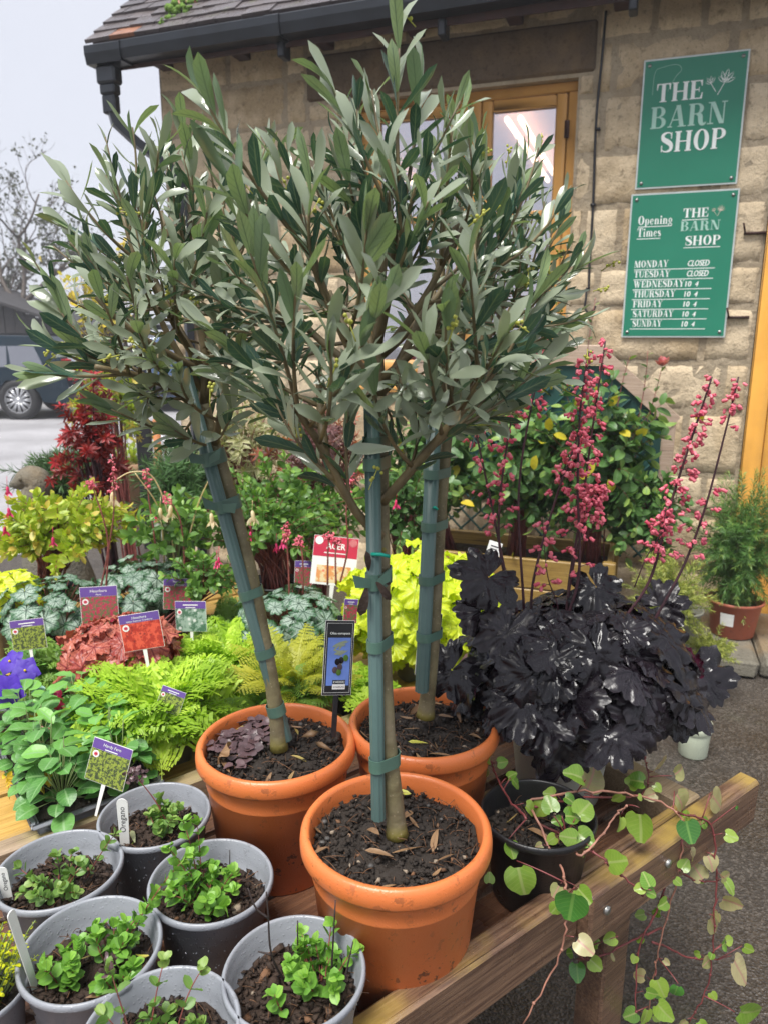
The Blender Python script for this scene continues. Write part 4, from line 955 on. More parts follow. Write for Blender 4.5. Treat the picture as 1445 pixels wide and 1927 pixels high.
m = MB(); m.box((.862, .639, .588), (1.195, .659, .684), .6, 0, .003); m.build('inner_rail', M['railwood'], bench, False)
m = MB(); m.box((-.75, 1.292, .575), (1.196, 1.332, .675), .2, 0, .004, None, .0008, rg); m.build('back_rail', M['endwood'], bench, False)
m = MB(); m.box((1.2, .6395, .60), (1.255, 1.36, .688), .2, 0, .004); m.build('end_rail', M['endwood'], bench, False)
plank_rows(bench, -.75, 1.194, .662, 1.286, TZ, 6, M['slatwood'], rg=rg)
for s in (-.5, .4, 1.1):
    m = MB(); m.box((s, .66, .55), (s+.05, 1.288, .6), .4, 0, .003); m.build('bearer', M['slatwood'], bench, False)
for s, t in ((.985, .642), (1.05, 1.22), (-.6, .664), (-.6, 1.22)):
    m = MB(); m.box((s, t, 0), (s+.072, t+.06, .587 if t < .66 else .549), .9, 0, .004, None, .0008, rg); m.build('leg', M['railwood'], bench, False)
for s, z in ((.902, .648), (1.074, .652)):
    m = MB(); m.tube([(s, .595, z), (s, .589, z)], .0075, 12); m.tube([(s, .5892, z), (s, .5885, z)], .006, 12); m.build('bolt', M['screw'], bench)
b2 = empty('back_bench', (0, 0, 0), BROT, 'yellow pine bench behind the cart holding the ferns, violas and heucheras', 'bench')
plank_rows(b2, -.9, 1.22, 1.43, 2.65, TZ, 9, M['yellowwood'], rg=rg)
m = MB(); m.box((-.9, 1.386, .57), (1.22, 1.426, .64), .5, 0, .004); m.build('front_rail', M['yellowwood'], b2, False)
for s, t in ((-.8, 1.45), (1.1, 1.45), (-.8, 2.55), (1.1, 2.55)):
    m = MB(); m.box((s, t, 0), (s+.07, t+.07, .6), .9, 0, .004); m.build('leg', M['yellowwood'], b2, False)
# ---------------------------------------------------------------- pots and soil
def olive_pot_prof(R, H): return [(R*.0, .004), (R*.72, .004), (R*.74, 0), (R*.765, .002), (R*.875, H*.70), (R*.885, H*.705), (R*.89, H*.72), (R*.885, H*.735), (R*.905, H*.85), (R*.915, H*.855), (R*.92, H*.865), (R*.985, H*.872), (R*.998, H*.89), (R*1.0, H*.93), (R*.99, H*.972), (R*.965, H*.993), (R*.94, H), (R*.91, H*.995), (R*.893, H*.975), (R*.885, H*.9), (R*.84, H*.7), (0, H*.68)]
def nursery_prof(R, H): return [(0, .004), (R*.70, .004), (R*.72, 0), (R*.74, .002), (R*.86, H*.66), (R*.875, H*.67), (R*.90, H*.9), (R*.935, H*.915), (R*.985, H*.92), (R*1., H*.94), (R*1., H*.975), (R*.98, H), (R*.955, H*1.0), (R*.935, H*.985), (R*.93, H*.93), (R*.90, H*.90), (R*.885, H*.82), (R*.87, H*.80), (R*.83, H*.6), (0, H*.58)]
def soil(parent, R, z, mat, rg, n=420, c=(0, 0), tpl=CHUNK, size=(.003, .012), lumpy=.006, litter=0):
    m = MB(); k = 28; rr = np.linspace(0, 1, 12); ph = rg.uniform(0, 9, 6)
    for_prof = []
    a = np.arange(k)*2*pi/k
    V = []
    for r in rr:
        zz = z + lumpy*(np.sin(r*9*np.cos(a)+ph[0])*np.cos(r*11*np.sin(a)+ph[1])) + rg.normal(0, lumpy*.35, k) - .004*r
        V.append(np.stack([c[0]+r*R*np.cos(a), c[1]+r*R*np.sin(a), zz if r > 0 else np.full(k, zz.mean())], -1))
    i, j = np.meshgrid(np.arange(11), np.arange(k), indexing='ij'); j2 = (j+1) % k
    m.add(np.concatenate(V), np.stack([i*k+j, (i+1)*k+j, (i+1)*k+j2, i*k+j2], -1).reshape(-1, 4), .3)
    r = R*np.sqrt(rg.uniform(0, .97, n)); an = rg.uniform(0, 2*pi, n); s = rg.uniform(*size, n)*np.where(rg.uniform(size=n) > .9, 1.6, 1)
    P = np.stack([c[0]+r*np.cos(an), c[1]+r*np.sin(an), z+rg.uniform(-.003, .006, n)], -1)
    m.scatter(tpl, P, rdir(rg, n)*A3(1, 1, .4), rdir(rg, n)*.5+A3(0, 0, 1), s*1.5, s, rg.uniform(size=n)**1.3, 0, rg)
    for _ in range(n//9):                     # root fibres
        q = rg.integers(n); p = P[q]; d = rdir(rg, 1)[0]*A3(1, 1, .2); L = rg.uniform(.01, .035)
        m.tube(bez(p+(0, 0, .004), p+d*L*.5+(0, 0, rg.uniform(.004, .012)), p+d*L+(0, 0, .002), 5), .0005, 3, .965)
    return m.build('soil', mat, parent)
LANCE = [leaf_tpl(.215, 6, .16, c, tw, .85, 1.75, seed=i) for i, (c, tw) in enumerate([(.15, .2), (.5, .1), (-.35, -.2), (.95, .3), (.3, .8), (.05, -.6), (-.6, .3), (.6, -.5)])]
def litter(parent, R, z, rg, n, mat=None, L=(.025, .05)):
    m = MB(); r = R*np.sqrt(rg.uniform(.05, .85, n)); an = rg.uniform(0, 2*pi, n)
    P = np.stack([r*np.cos(an), r*np.sin(an), np.full(n, z+.007)], -1)
    m.scatter(LANCE, P, rdir(rg, n)*A3(1, 1, .12), A3(0, 0, 1)+rdir(rg, n)*.4, rg.uniform(*L, n), None, rg.uniform(size=n), 0, rg); return m.build('fallen_leaves', mat or M['deadleaf'], parent)
# ---------------------------------------------------------------- standard olive trees in orange pots
def band(c1, r1, c2, r2, ax, h, th=.0012, n=28):
    """a flat tape round two stems"""
    ax = unit(ax); u = unit(np.cross(ax, (0, 1, 0))); v = np.cross(ax, u); a = np.arange(n)*2*pi/n
    d = np.stack([np.cos(a), np.sin(a)], 1); q = np.array([c2-c1])@np.stack([u, v], 1); q = q[0]
    sup = np.maximum(r1, d@q+r2)            # support function
    P1 = d*r1; P2 = q+d*r2; pts = np.where(((d*P1).sum(1) > (d*P2).sum(1))[:, None], P1, P2)
    pts = pts*1.0+d*th; m = MB(); rings = []
    for off, o in ((-h/2, 0), (h/2, 0), (h/2, th), (-h/2, th)):
        p = pts+d*o; rings.append(c1+p[:, :1]*u+p[:, 1:]*v+ax*off)
    V = np.concatenate(rings); i, j = np.meshgrid(np.arange(4), np.arange(n), indexing='ij'); i2 = (i+1) % 4; j2 = (j+1) % n
    m.add(V, np.stack([i*n+j, i*n+j2, i2*n+j2, i2*n+j], -1).reshape(-1, 4), .5); return m
def olive_tree(label, centre, trunk, stake, ties, crown, tips, nfill, seed, boughs=(), R=.139, tr=.0128, size=1., L=.053):
    rg = np.random.default_rng(seed); H = .235
    t = empty('potted_olive_tree', (*centre[:2], TZ), 0, label, 'olive tree', 'standard olive trees in orange pots'); o = A3(*centre[:2], TZ)
    m = MB(); m.lathe(olive_pot_prof(R, H), 72); m.build('pot', M['orange'], t)
    soil(t, R*.868, H-.028, M['soil'], rg, 1300, (0, 0), CHUNK, (.002, .010), .008); litter(t, R*.86, H-.025, rg, 15)
    m = MB()
    for q in range(9): a = rg.uniform(0, 2*pi); r = R*.82*rg.uniform(.2, 1)**.5; m.sphere((r*cos(a), r*sin(a), H-.024), A3(1, .85, .7)*rg.uniform(.003, .0055), 8, 6, rg.uniform())
    m.build('pebbles', M['screwstone'], t)
    T = catmull([p-o for p in trunk], 6); m = MB()
    k = len(T); rad_ = np.interp(np.linspace(0, 1, k), [0, .05, .2, 1], [tr*1.3, tr*1.12, tr, tr*.72])*(1+rg.normal(0, .025, k)); m.tube(T, list(rad_), 12)
    for q in range(7):
        j = rg.integers(5, k-3); d = rdir(rg, 1)[0]*A3(1, 1, .2); m.sphere(T[j]+d*rad_[j]*.75, .0048, 6, 4)
    m.build('trunk', M['olivebark'], t)
    s0, s1 = stake[0]-o, stake[1]-o; sr = stake[2]
    m = MB(); ax = unit(s1-s0); u = unit(np.cross(ax, (0, 1, 0))); v = np.cross(ax, u); n = 36; a = np.arange(n)*2*pi/n
    rr = sr*(1+.055*np.sign(np.sin(a*9))); ring = (rr*np.cos(a))[:, None]*u+(rr*np.sin(a))[:, None]*v
    V = np.concatenate([s0+ring, s1+ring, s1+ring*.1]); j = np.arange(n); j2 = (j+1) % n
    m.add(V, np.concatenate([np.stack([q*n+j, q*n+j2, (q+1)*n+j2, (q+1)*n+j], -1) for q in (0, 1)]), .5); m.build('stake', M['cane'], t)
    for fr, h in ties:
        p = s0+(s1-s0)*fr; jz = int(np.argmin(np.abs(T[:, 2]-p[2]))); c2 = T[jz]
        mm = band(p, sr*1.03, c2+ax*((p-c2)@ax), rad_[jz]*1.05, ax, h)
        if h > .0205:
            for s in (1, -1):
                b = p+A3(s*.004, -sr*1.25, 0); d = unit(A3(s*.8, -.25, rg.uniform(-.2, .9)))
                w2 = A3(0, 0, 1)*.006; e = b+d*.022; mm.add([b-w2, b+w2, e+w2*1.5+d*.004, e-w2*1.4], [[0, 1, 2, 3]], .5)
        mm.build('tie', M['tie'], t, False)
    # branches and leaves
    C, rad3 = crown[0]-o, A3(*crown[1]); mb = MB(); LV = Leaves(); top = T[-1]
    axis = [T[int(k*.86)], T[int(k*.93)], T[-1], T[-1]+A3(0, 0, .05)]
    starts = []
    for bgh in boughs:
        P = catmull([p-o for p in bgh], 6); mb.tube(P, [.007, .004], 7); starts.append(P)
    lead = catmull([T[-1], T[-1]+A3(0, 0, .10)+rg.normal(0, .01, 3), C+A3(0, 0, rad3[2]*.4)], 6); mb.tube(lead, [tr*.7, .004], 7)
    for q in range(9):                          # scaffold limbs
        a = q*2.4+rg.uniform(-.4, .4); el = rg.uniform(.1, 1.1); e = C+rad3*.62*A3(cos(a)*cos(el), sin(a)*cos(el), sin(el)-.25)
        s = lead[rg.integers(0, 6)]; P = bez(s, (s+e)/2+A3(cos(a), sin(a), -.2)*.03, e, 9); mb.tube(P, [.0065, .003], 6); starts.append(P)
    Lf = L*size
    def from_near(e, dz=1.):
        q = e+(C-e)*A3(.42, .42, .1)*(1 if dz > .3 else 1.4)-A3(0, 0, .115*max(0, min(1, dz*.9+.45))); best = min(starts, key=lambda P: np.min(np.linalg.norm(P-q, axis=1))); j = int(np.argmin(np.linalg.norm(best-q, axis=1))); return best[min(j, len(best)-2)]
    for tp in tips:
        e = tp-o; s = from_near(e); mid = (s+e)/2+A3(*rg.normal(0, .012, 2), -.01)+.12*np.linalg.norm(e-s)*unit(A3(*(e-s)[:2], 0))*.6
        leafy_shoot(mb, LV, rg, s, mid, e, .0032, .0013, max(5, int(np.linalg.norm(e-s)/.024)), Lf*1.22, Lf*1.4, .2, (52, 12), True, (0, .7), .05, True, 0, 10, (.75, 1.0, 1.0), .3, .3)
    for _ in range(nfill):
        d = rdir(rg, 1)[0]; d[2] = d[2]*.85 if rg.uniform() < .85 else abs(d[2]); d = unit(d); rr = rg.uniform(.55, 1.0)
        e = C+rad3*d*rr*A3(1.1 if d[2] < .1 else 1, 1, 1); s = from_near(e, d[2]); mid = (s+e)/2+rg.normal(0, .015, 3)-A3(0, 0, .02)+unit(A3(*(e-s)[:2], 0))*.018
        leafy_shoot(mb, LV, rg, s, mid, e, .0026, .0011, max(4, int(np.linalg.norm(e-s)/.022)), Lf*rg.uniform(.75, 1.1), Lf*rg.uniform(.8, 1.1), .15, (58, 20), True, (0, .66), .08, rg.uniform() < .5, 0, 8, (.75, 1, .7), .35, .5)
    mb.build('branches', M['twig'], t)
    m = MB(); LV.flush(m, LANCE, 0, rg)
                                      # tiny green flower buds in short sprays
    for _ in range(16):
        tp = tips[rg.integers(len(tips))]-o; p = tp+rg.normal(0, .03, 3)-A3(0, 0, .05); d = unit(rdir(rg, 1)[0]+A3(0, 0, .6))
        q = bez(p, p+d*.015, p+d*.03, 4); m.tube(q, .0008, 4, .7, 1)
        for z in range(6): m.sphere(p+d*rg.uniform(.008, .032)+rg.normal(0, .003, 3), .0023, 6, 4, .9, 1)
    m.build('foliage', [M['olive'], M['golden']], t)
    return t
P1, P2, P3 = ATZ(745, 1550, .86), ATZ(520, 1390, .86), ATZ(797, 1353, .86)
def trunkpts(pix): return [AT(x, y, Y) for x, y, Y in pix]
y1, y2, y3 = P1[1], P2[1], P3[1]
T1 = olive_tree('front olive tree with the tallest shoots, its orange pot nearest the front rail', P1,
    trunkpts([(747, 1572, y1+.002), (741, 1500, y1+.004), (728, 1380, y1+.008), (720, 1200, y1+.02), (718, 1000, y1+.03), (716, 850, y1+.03), (714, 745, y1+.03)]),
    (AT(712, 1540, y1-.012), AT(699, 756, y1+.002), .0096), [(.145, .019), (.445, .016), (.60, .022), (.865, .016), (.91, .018)],
    (AT(735, 530, 1.0), (.255, .22, .245)),
    [AT(*p) for p in [(752, 75, .93), (700, 170, .99), (625, 165, .9), (378, 170, .86), (430, 330, .84), (850, 235, .93), (790, 150, .98), (515, 290, .97), (590, 350, .88), (805, 380, .83), (655, 330, .92), (945, 640, .78), (1000, 560, .92), (960, 380, 1.05), (470, 470, .82), (400, 620, .95), (440, 720, 1.0), (560, 520, .80), (690, 430, .80), (880, 480, .82), (1010, 690, .98), (930, 730, .95), (520, 760, .92), (620, 640, .78), (800, 640, .80), (730, 300, .86), (900, 330, .93), (840, 580, .78), (720, 560, .76), (560, 800, 1.0), (655, 775, .92), (785, 790, .95), (860, 790, 1.0), (480, 690, .98), (700, 700, .86)]], 82, 31,
    [[AT(718, 1010, y1+.02), AT(668, 960, y1+.0), AT(610, 850, y1-.03), AT(552, 760, y1-.06)], [AT(720, 945, y1+.02), AT(790, 865, y1), AT(870, 770, y1-.02), AT(925, 690, y1-.03)], [AT(612, 860, y1-.03), AT(604, 780, y1), AT(600, 690, y1+.02)]])
olive_tree('left olive tree with a leaning trunk, olive picture label in its pot', P2,
    trunkpts([(526, 1410, y2), (519, 1330, y2+.004), (497, 1200, y2+.01), (468, 1060, y2+.015), (435, 930, y2+.02), (403, 830, y2+.02), (385, 760, y2+.02)]),
    (AT(540, 1392, y2+.006), AT(345, 690, y2-.0), .0102), [(.095, .019), (.255, .016), (.42, .016), (.655, .021), (.775, .022)],
    (AT(312, 535, 1.2), (.19, .2, .265)),
    [AT(*p) for p in [(125, 340, 1.15), (250, 240, 1.2), (300, 275, 1.1), (75, 700, 1.02), (110, 580, 1.08), (165, 480, 1.15), (345, 235, 1.25), (420, 260, 1.2), (190, 560, 1.0), (200, 330, 1.25), (270, 400, 1.05), (150, 660, 1.1), (210, 770, 1.12), (500, 270, 1.25), (330, 480, 1.0), (420, 520, 1.05), (260, 620, .98), (340, 700, 1.02), (240, 520, 1.0), (130, 430, 1.3), (460, 640, 1.08), (390, 400, 1.02), (330, 810, 1.1), (440, 770, 1.1), (255, 740, 1.08), (290, 680, 1.0), (90, 640, 1.1), (130, 600, 1.18)]], 72, 47,
    [[AT(405, 840, y2+.02), AT(415, 780, y2-.02), AT(430, 700, y2-.04)], [AT(390, 780, y2+.02), AT(300, 720, y2-.05), AT(180, 690, y2-.12)]], tr=.0128)
T3 = olive_tree('rear olive tree beside the black leaved plant, stake left of its trunk', P3,
    trunkpts([(800, 1348, y3), (806, 1290, y3), (815, 1180, y3), (822, 1050, y3+.005), (832, 900, y3+.005), (840, 820, y3)]),
    (AT(793, 1300, y3-.02), AT(816, 800, y3-.022), .0118), [(.22, .016), (.44, .016), (.64, .016), (.83, .016)],
    (AT(900, 550, 1.25), (.16, .18, .245)),
    [AT(*p) for p in [(990, 290, 1.22), (1085, 500, 1.18), (1070, 605, 1.15), (965, 330, 1.15), (1010, 700, 1.1), (900, 260, 1.25), (850, 240, 1.3), (1040, 430, 1.25), (880, 800, 1.15), (960, 720, 1.12), (1060, 540, 1.3), (980, 480, 1.08), (940, 780, 1.15), (1050, 660, 1.22)]], 58, 59, tr=.0138)
for T_, px, py, Y, dx in ((T1, 716, 1043, y1-.012, .012), (T3, 818, 955, y3-.03, .004)):
    p = AT(px, py, Y)-A3(*T_.location); m = MB(); m.tube([p-A3(dx, 0, 0), p+A3(0, -.004, .001), p+A3(dx, 0, -.003)], .0024, 7); m.build('clip', M['teal'], T_)
m = MB(); o1 = A3(*T1.location)
for px, py, a, L in ((694, 1075, 95, .03), (706, 1092, -50, .035), (690, 1100, -100, .045), (712, 1085, -30, .02)): m.scatter(LANCE[3], [AT(px, py, y1-.014)-o1], [(cos(rad(a)), -.2, sin(rad(a)))], [(.2, -1, .2)], L, L*1.4, .2)
m.build('peeling_bark', M['bark'], T1)
# ---------------------------------------------------------------- plant labels
def card(name, label, cx, cy, Y, wpx, hpx, roll=0., yaw=0., tilt=-8., group='plant labels on the display', stake_=True, face=None):
    p = AT(cx, cy, Y); f = p[1]*cos(PITCH)-(p[2]-CAM_H)*sin(PITCH); k = f/FPX; w_, h_ = wpx*k, hpx*k
    t = empty(name, p, 0, label, 'plant label', group); t.rotation_mode = 'XYZ'; t.rotation_euler = (rad(tilt), rad(roll), rad(yaw))
    m = MB(); m.box((-w_/2, 0, -h_/2), (w_/2, .0012, h_/2)); m.build('card', M['tagwhite'], t, False)
    if stake_:
        m = MB(); m.add([(-w_*.05, .0005, -h_/2), (w_*.05, .0005, -h_/2), (w_*.03, .0005, -h_/2-.06), (-w_*.03, .0005, -h_/2-.06), (-w_*.05, .0012, -h_/2), (w_*.05, .0012, -h_/2), (w_*.03, .0012, -h_/2-.06), (-w_*.03, .0012, -h_/2-.06)], [[0, 1, 2, 3], [7, 6, 5, 4], [0, 3, 7, 4], [1, 5, 6, 2]]); m.build('point', M['tagwhite'], t, False)
    return t, w_, h_
def rect(t, name, x0, x1, z0, z1, y, mat):
    m = MB(); m.poly([(x0, y, z0), (x1, y, z0), (x1, y, z1), (x0, y, z1)]); return m.build(name, mat, t, False)
def purple_card(label, cx, cy, Y, wpx, hpx, roll, yaw, title, sub, pic, tilt=-8., title_mat='white'):
    t, w_, h_ = card('plant_label', label, cx, cy, Y, wpx, hpx, roll, yaw, tilt)
    g = h_*.009; hb = h_*.24
    rect(t, 'header', -w_/2+g, w_/2-g, h_/2-hb, h_/2-g, -.0003, M['tagpurple']); rect(t, 'picture', -w_/2+g, w_/2-g, -h_/2+g, h_/2-hb-g*.5, -.0003, pic)
    m = MB()
    for s_, zz, hh, ww in ((title, h_/2-hb*.58, hb*.3, .24), (sub, h_/2-hb*.9, hb*.2, .16)):
        if s_: put_text(m, s_, 0, zz, hh, -.0007, None, 0, .1, 'c')
        else: m.poly([(-ww*w_, -.0007, zz), (ww*w_, -.0007, zz), (ww*w_, -.0007, zz+hh*.45), (-ww*w_, -.0007, zz+hh*.45)])
    m.build('lettering', M['white'], t, False) if m.V else None
    for q in range(1):
        m = MB(); m.tube([(-w_*.36, -.0005, h_/2-hb-h_*.12), (-w_*.36, -.0008, h_/2-hb-h_*.12)], w_*.085, 14); m.build('badge', M['tagwhite'], t, False)
        m = MB(); bx, bz, q2 = -w_*.36, h_/2-hb-h_*.12, w_*.05
        for a in (0, pi/2, .7, -.7): 
            d = A3(cos(a), 0, sin(a))*q2; n = A3(-sin(a), 0, cos(a))*q2*.2; c = A3(bx, -.0011-.0001*a, bz); m.poly([c-d-n, c+d-n, c+d+n, c-d+n])
        m.build('flag', M['tagred'], t, False)
    return t
# the olive picture label: black card on a black stem
t, w_, h_ = card('plant_label', 'black framed olive label on a black stem in the left olive pot', 637, 1238, 1.2, 56, 142, 6, 14, -10, stake_=False)
rect(t, 'face', -w_/2+.0006, w_/2-.0006, -h_/2+.0006, h_/2-.0006, -.0003, M['tagblack']); rect(t, 'picture', -w_*.38, w_*.4, -h_*.37, h_*.27, -.0006, M['tagblue'])
for a in ((-.44, .44, .462, .466), (-.44, .44, -.466, -.462), (-.44, -.43, -.462, .462), (.43, .44, -.462, .462)): rect(t, 'border', a[0]*w_, a[1]*w_, a[2]*h_, a[3]*h_, -.0006, M['tagwhite'])
m = MB(); put_text(m, 'Olea europaea', -w_*.32, h_*.315, h_*.033, -.0008, w_*.68, 0, 0, 'l', .0003); put_text(m, 'KWEKERIJ', -w_*.13, -h_*.335, h_*.03, -.0016, w_*.38); m.build('lettering', M['white'], t, False)
rect(t, 'plate', -w_*.16, w_*.28, -h_*.35, -h_*.295, -.001, M['tagblack']); rect(t, 'plate', -w_*.16, w_*.28, -h_*.42, -h_*.352, -.001, M['tagwhite'])
m = MB(); put_text(m, 'JONGERLING', -w_*.13, -h_*.4, h_*.026, -.0014, w_*.38); m.build('lettering', M['ink'], t, False)
m = MB(); rgl = np.random.default_rng(4); q = 14
for k in range(q):
    a = rad(200+rgl.uniform(-35, 45)); m.scatter(LANCE[0], [(w_*rgl.uniform(.0, .36), -.0009-.00005*k, h_*rgl.uniform(-.02, .24))], [(cos(a), 0, sin(a))], [(0, -1, 0)], h_*.15, h_*.12)
    m.V[-1][:, 1] = -.0009-.00005*k
m.build('printed_leaves', M['olive'], t, False)
for i, (x, z, mt) in enumerate(((-.03, -.05, 'heuch_black'), (.1, -.03, 'heuch_black'), (.06, -.12, 'oxalis'), (-.1, -.16, 'oxalis'), (.03, -.19, 'fern_green'), (.25, .0, 'fern_green'))):
    m = MB(); m.sphere((w_*x, -.0016, h_*z), A3(w_*.09, .0003, h_*.045), 10, 8); m.build('printed_olive', M[mt], t)
m = MB(); m.box((-w_*.09, .0013, -h_/2-.075), (w_*.09, .005, h_/2+.008), 0, 0, .001); m.build('stem', M['tagblack'], t, False)
t, w_, h_ = card('plant_label', 'dark olive label half hidden behind the rear olive trunk', 806, 1212, 1.40, 46, 115, 8, 20, -8, stake_=False)
rect(t, 'face', -w_/2+.0006, w_/2-.0006, -h_/2+.0006, h_/2-.0006, -.0003, M['tagblack']); rect(t, 'picture', -w_*.4, w_*.4, -h_*.38, h_*.27, -.0006, M['tagblue'])
m = MB(); m.box((-w_*.09, .0013, -h_/2-.06), (w_*.09, .005, h_/2), 0, 0, .001); m.build('stem', M['tagblack'], t, False)
# ---------------------------------------------------------------- grey pots of oregano
OVAL = [leaf_tpl(.74, 5, .12, c, 0, .5, 1.45, .02, seed=i) for i, c in enumerate([.2, .5, -.2, .8])]
def grey_pot(label, cx, cy, seed, badge=0.):
    rg = np.random.default_rng(seed); p = ATZ(cx, cy, .76); R, H = .0925, .136
    t = empty('potted_oregano', (p[0], p[1], TZ+.001), rg.uniform(0, 6), label, 'potted herb', 'grey pots of oregano on the bench'); t.rotation_euler[2] = 0
    m = MB(); m.lathe(nursery_prof(R, H), 64, (0, 0, 0), 0, 0, lambda a: .012*np.sin(2*a+seed)); m.build('pot', M['grey'], t)
    soil(t, R*.845, H*.72, M['bark'], rg, 520, (0, 0), BARK, (.003, .011), .005)
    m = MB(); dropl = CHUNK
    for q in range(45):
        a = rg.uniform(pi, 2*pi); z = H*rg.uniform(.3, .88); r = R*np.interp(z/H, [0, .66, .67, .9], [.74, .862, .877, .902]); s = rg.uniform(.0006, .0018)*(1.5 if q % 9 == 0 else 1); m.sphere((r*cos(a), r*sin(a), z), s, 7, 5)
    m.build('water_drops', M['water'], t)
    return t, rg, p-A3(0, 0, p[2]-TZ), H*.72
def herb(t, rg, org, shoots, mat, L=.019, tips=True):
    mb = MB(); LV = Leaves()
    for s, e, n in shoots:
        s = A3(*s); e = A3(*e); leafy_shoot(mb, LV, rg, s, (s+e)/2+A3(0, 0, np.linalg.norm(e-s)*.18)+rg.normal(0, .004, 3), e, .0011, .0006, n, L, L*1.0, .05, (70, 40), True, (0, .6), .0, tips, 0, 8, (.8, 1., .85))
        for q in range(3): LV.add(e, unit(A3(*rg.normal(0, 1, 2), .8)), unit(A3(*rg.normal(0, .3, 2), 1)), L*.7, L*.7, rg.uniform(.6, 1))
    mb.build('stems', M['redstem'], t); m = MB(); LV.flush(m, OVAL, 0, rg); m.build('leaves', mat, t)
def bushy(rg, c, r, h, n, z0):
    out = []
    for _ in range(n):
        a = rg.uniform(0, 2*pi); q = r*rg.uniform(.2, 1)**.5; e = A3(c[0]+q*cos(a), c[1]+q*sin(a), z0+h*rg.uniform(.4, 1.1)); s = A3(c[0]+.3*q*cos(a), c[1]+.3*q*sin(a), z0-.002)
        out.append((s, e, rg.integers(3, 6)))
    return out
def twig(t, pts, r=.0013):
    m = MB()
    for P in pts: m.tube(catmull(P, 5), [r, r*.5], 5, .4)
    m.build('dry_stems', M['darktwig'], t)
t, rg, o, z0 = grey_pot('grey pot of small leaved oregano at the left edge, white stick label inside', 112, 1634, 1)
herb(t, rg, o, bushy(rg, (-.005, -.005), .055, .04, 12, z0)+[((.03, .02, z0), (.072, .045, z0+.062), 5), ((-.03, .0, z0), (-.068, .01, z0+.03), 4)], M['oregano_dull'], .017)
twig(t, [[(0, 0, z0), (.0, .0, z0+.05)], [(.015, .01, z0), (.01, .01, z0+.045)]])
t, rg, o, z0 = grey_pot('rearmost grey pot, white label reading Oregano and a brown seed head', 292, 1532, 2)
herb(t, rg, o, bushy(rg, (.012, .0), .034, .045, 15, z0), M['oregano_dull'], .0165)
P = catmull([(.02, .01, z0), (.0, .012, z0+.05), (-.03, .02, z0+.09)], 6); m = MB(); m.tube(P, [.0014, .0008], 5); m.build('flower_stem', M['redstem'], t)
m = MB(); n = 70; q = P[-1]+A3(-.006, 0, .006)+rdir(rg, n)*rg.uniform(.2, 1, n)[:, None]**.5*A3(.017, .017, .013); m.scatter(OVAL, q, rdir(rg, n), rdir(rg, n), .008, .008, rg.uniform(size=n), 0, rg); m.build('seed_head', M['oxalis'], t)
litter(t, .05, z0+.002, rg, 3, M['vine_leaf'], (.03, .04))
t, rg, o, z0 = grey_pot('grey pot with the fullest bright green oregano, beside the two orange pots', 398, 1655, 3)
herb(t, rg, o, bushy(rg, (-.012, -.012), .05, .05, 15, z0)+[((-.02, .01, z0), (-.045, .03, z0+.115), 7), ((-.025, .01, z0), (-.06, .0, z0+.09), 6), ((-.02, .015, z0), (-.03, .05, z0+.1), 6), ((.0, -.04, z0), (.03, -.055, z0+.035), 4)], M['oregano'], .021)
twig(t, [[(.02, .03, z0), (.022, .035, z0+.06)], [(.005, .03, z0), (.0, .03, z0+.03)]])
t, rg, o, z0 = grey_pot('grey pot with a long leafy shoot leaning out between its neighbours', 172, 1782, 4)
herb(t, rg, o, bushy(rg, (-.03, -.02), .03, .05, 9, z0)+bushy(rg, (.045, -.03), .022, .03, 5, z0)+bushy(rg, (.02, .01), .03, .05, 8, z0)+[((.025, .01, z0), (.118, .065, z0+.125), 11), ((.02, .01, z0), (.075, .05, z0+.075), 7), ((.02, .0, z0), (.06, .035, z0+.06), 6)], M['oregano'], .0195)
twig(t, [[(.03, .0, z0), (.06, .02, z0+.06)]], .0012); litter(t, .06, z0+.002, rg, 4)
t, rg, o, z0 = grey_pot('grey pot of oregano with tall black dead stalks, right of the front row', 554, 1826, 5)
herb(t, rg, o, bushy(rg, (.035, .01), .048, .055, 17, z0)+[((-.01, -.03, z0), (-.02, -.035, z0+.035), 4), ((.0, .01, z0), (-.005, .0, z0+.04), 4)], M['oregano'], .0185)
twig(t, [[(-.012, .012, z0), (-.028, .0, z0+.06), (-.03, .0, z0+.12), (-.032, .004, z0+.15)], [(-.03, .0, z0+.115), (-.045, .0, z0+.13), (-.055, .005, z0+.155)], [(-.028, 0, z0+.06), (-.045, 0, z0+.065)], [(.045, .02, z0), (.052, .03, z0+.115)], [(.0, .03, z0), (.002, .034, z0+.08)], [(.06, .0, z0), (.075, .01, z0+.07)]], .0017)
t, rg, o, z0 = grey_pot('grey pot cut off by the lower edge, flowering oregano stems', 303, 1940, 6)
herb(t, rg, o, bushy(rg, (.01, .0), .045, .03, 12, z0)+[((-.03, .0, z0), (-.065, .03, z0+.095), 4), ((-.02, .01, z0), (-.005, .045, z0+.09), 4), ((.01, .01, z0), (.045, .035, z0+.09), 4), ((-.03, -.01, z0), (-.06, -.01, z0+.07), 3)], M['oregano_dull'], .019)
m = MB(); n = 26; q = A3(-.066, .03, z0+.097)+rdir(rg, n)*.008; m.scatter(OVAL, q, rdir(rg, n)+A3(0, 0, .5), rdir(rg, n), .009, .006, rg.uniform(size=n), 0, rg); m.build('flower_head', M['oxalis'], t)
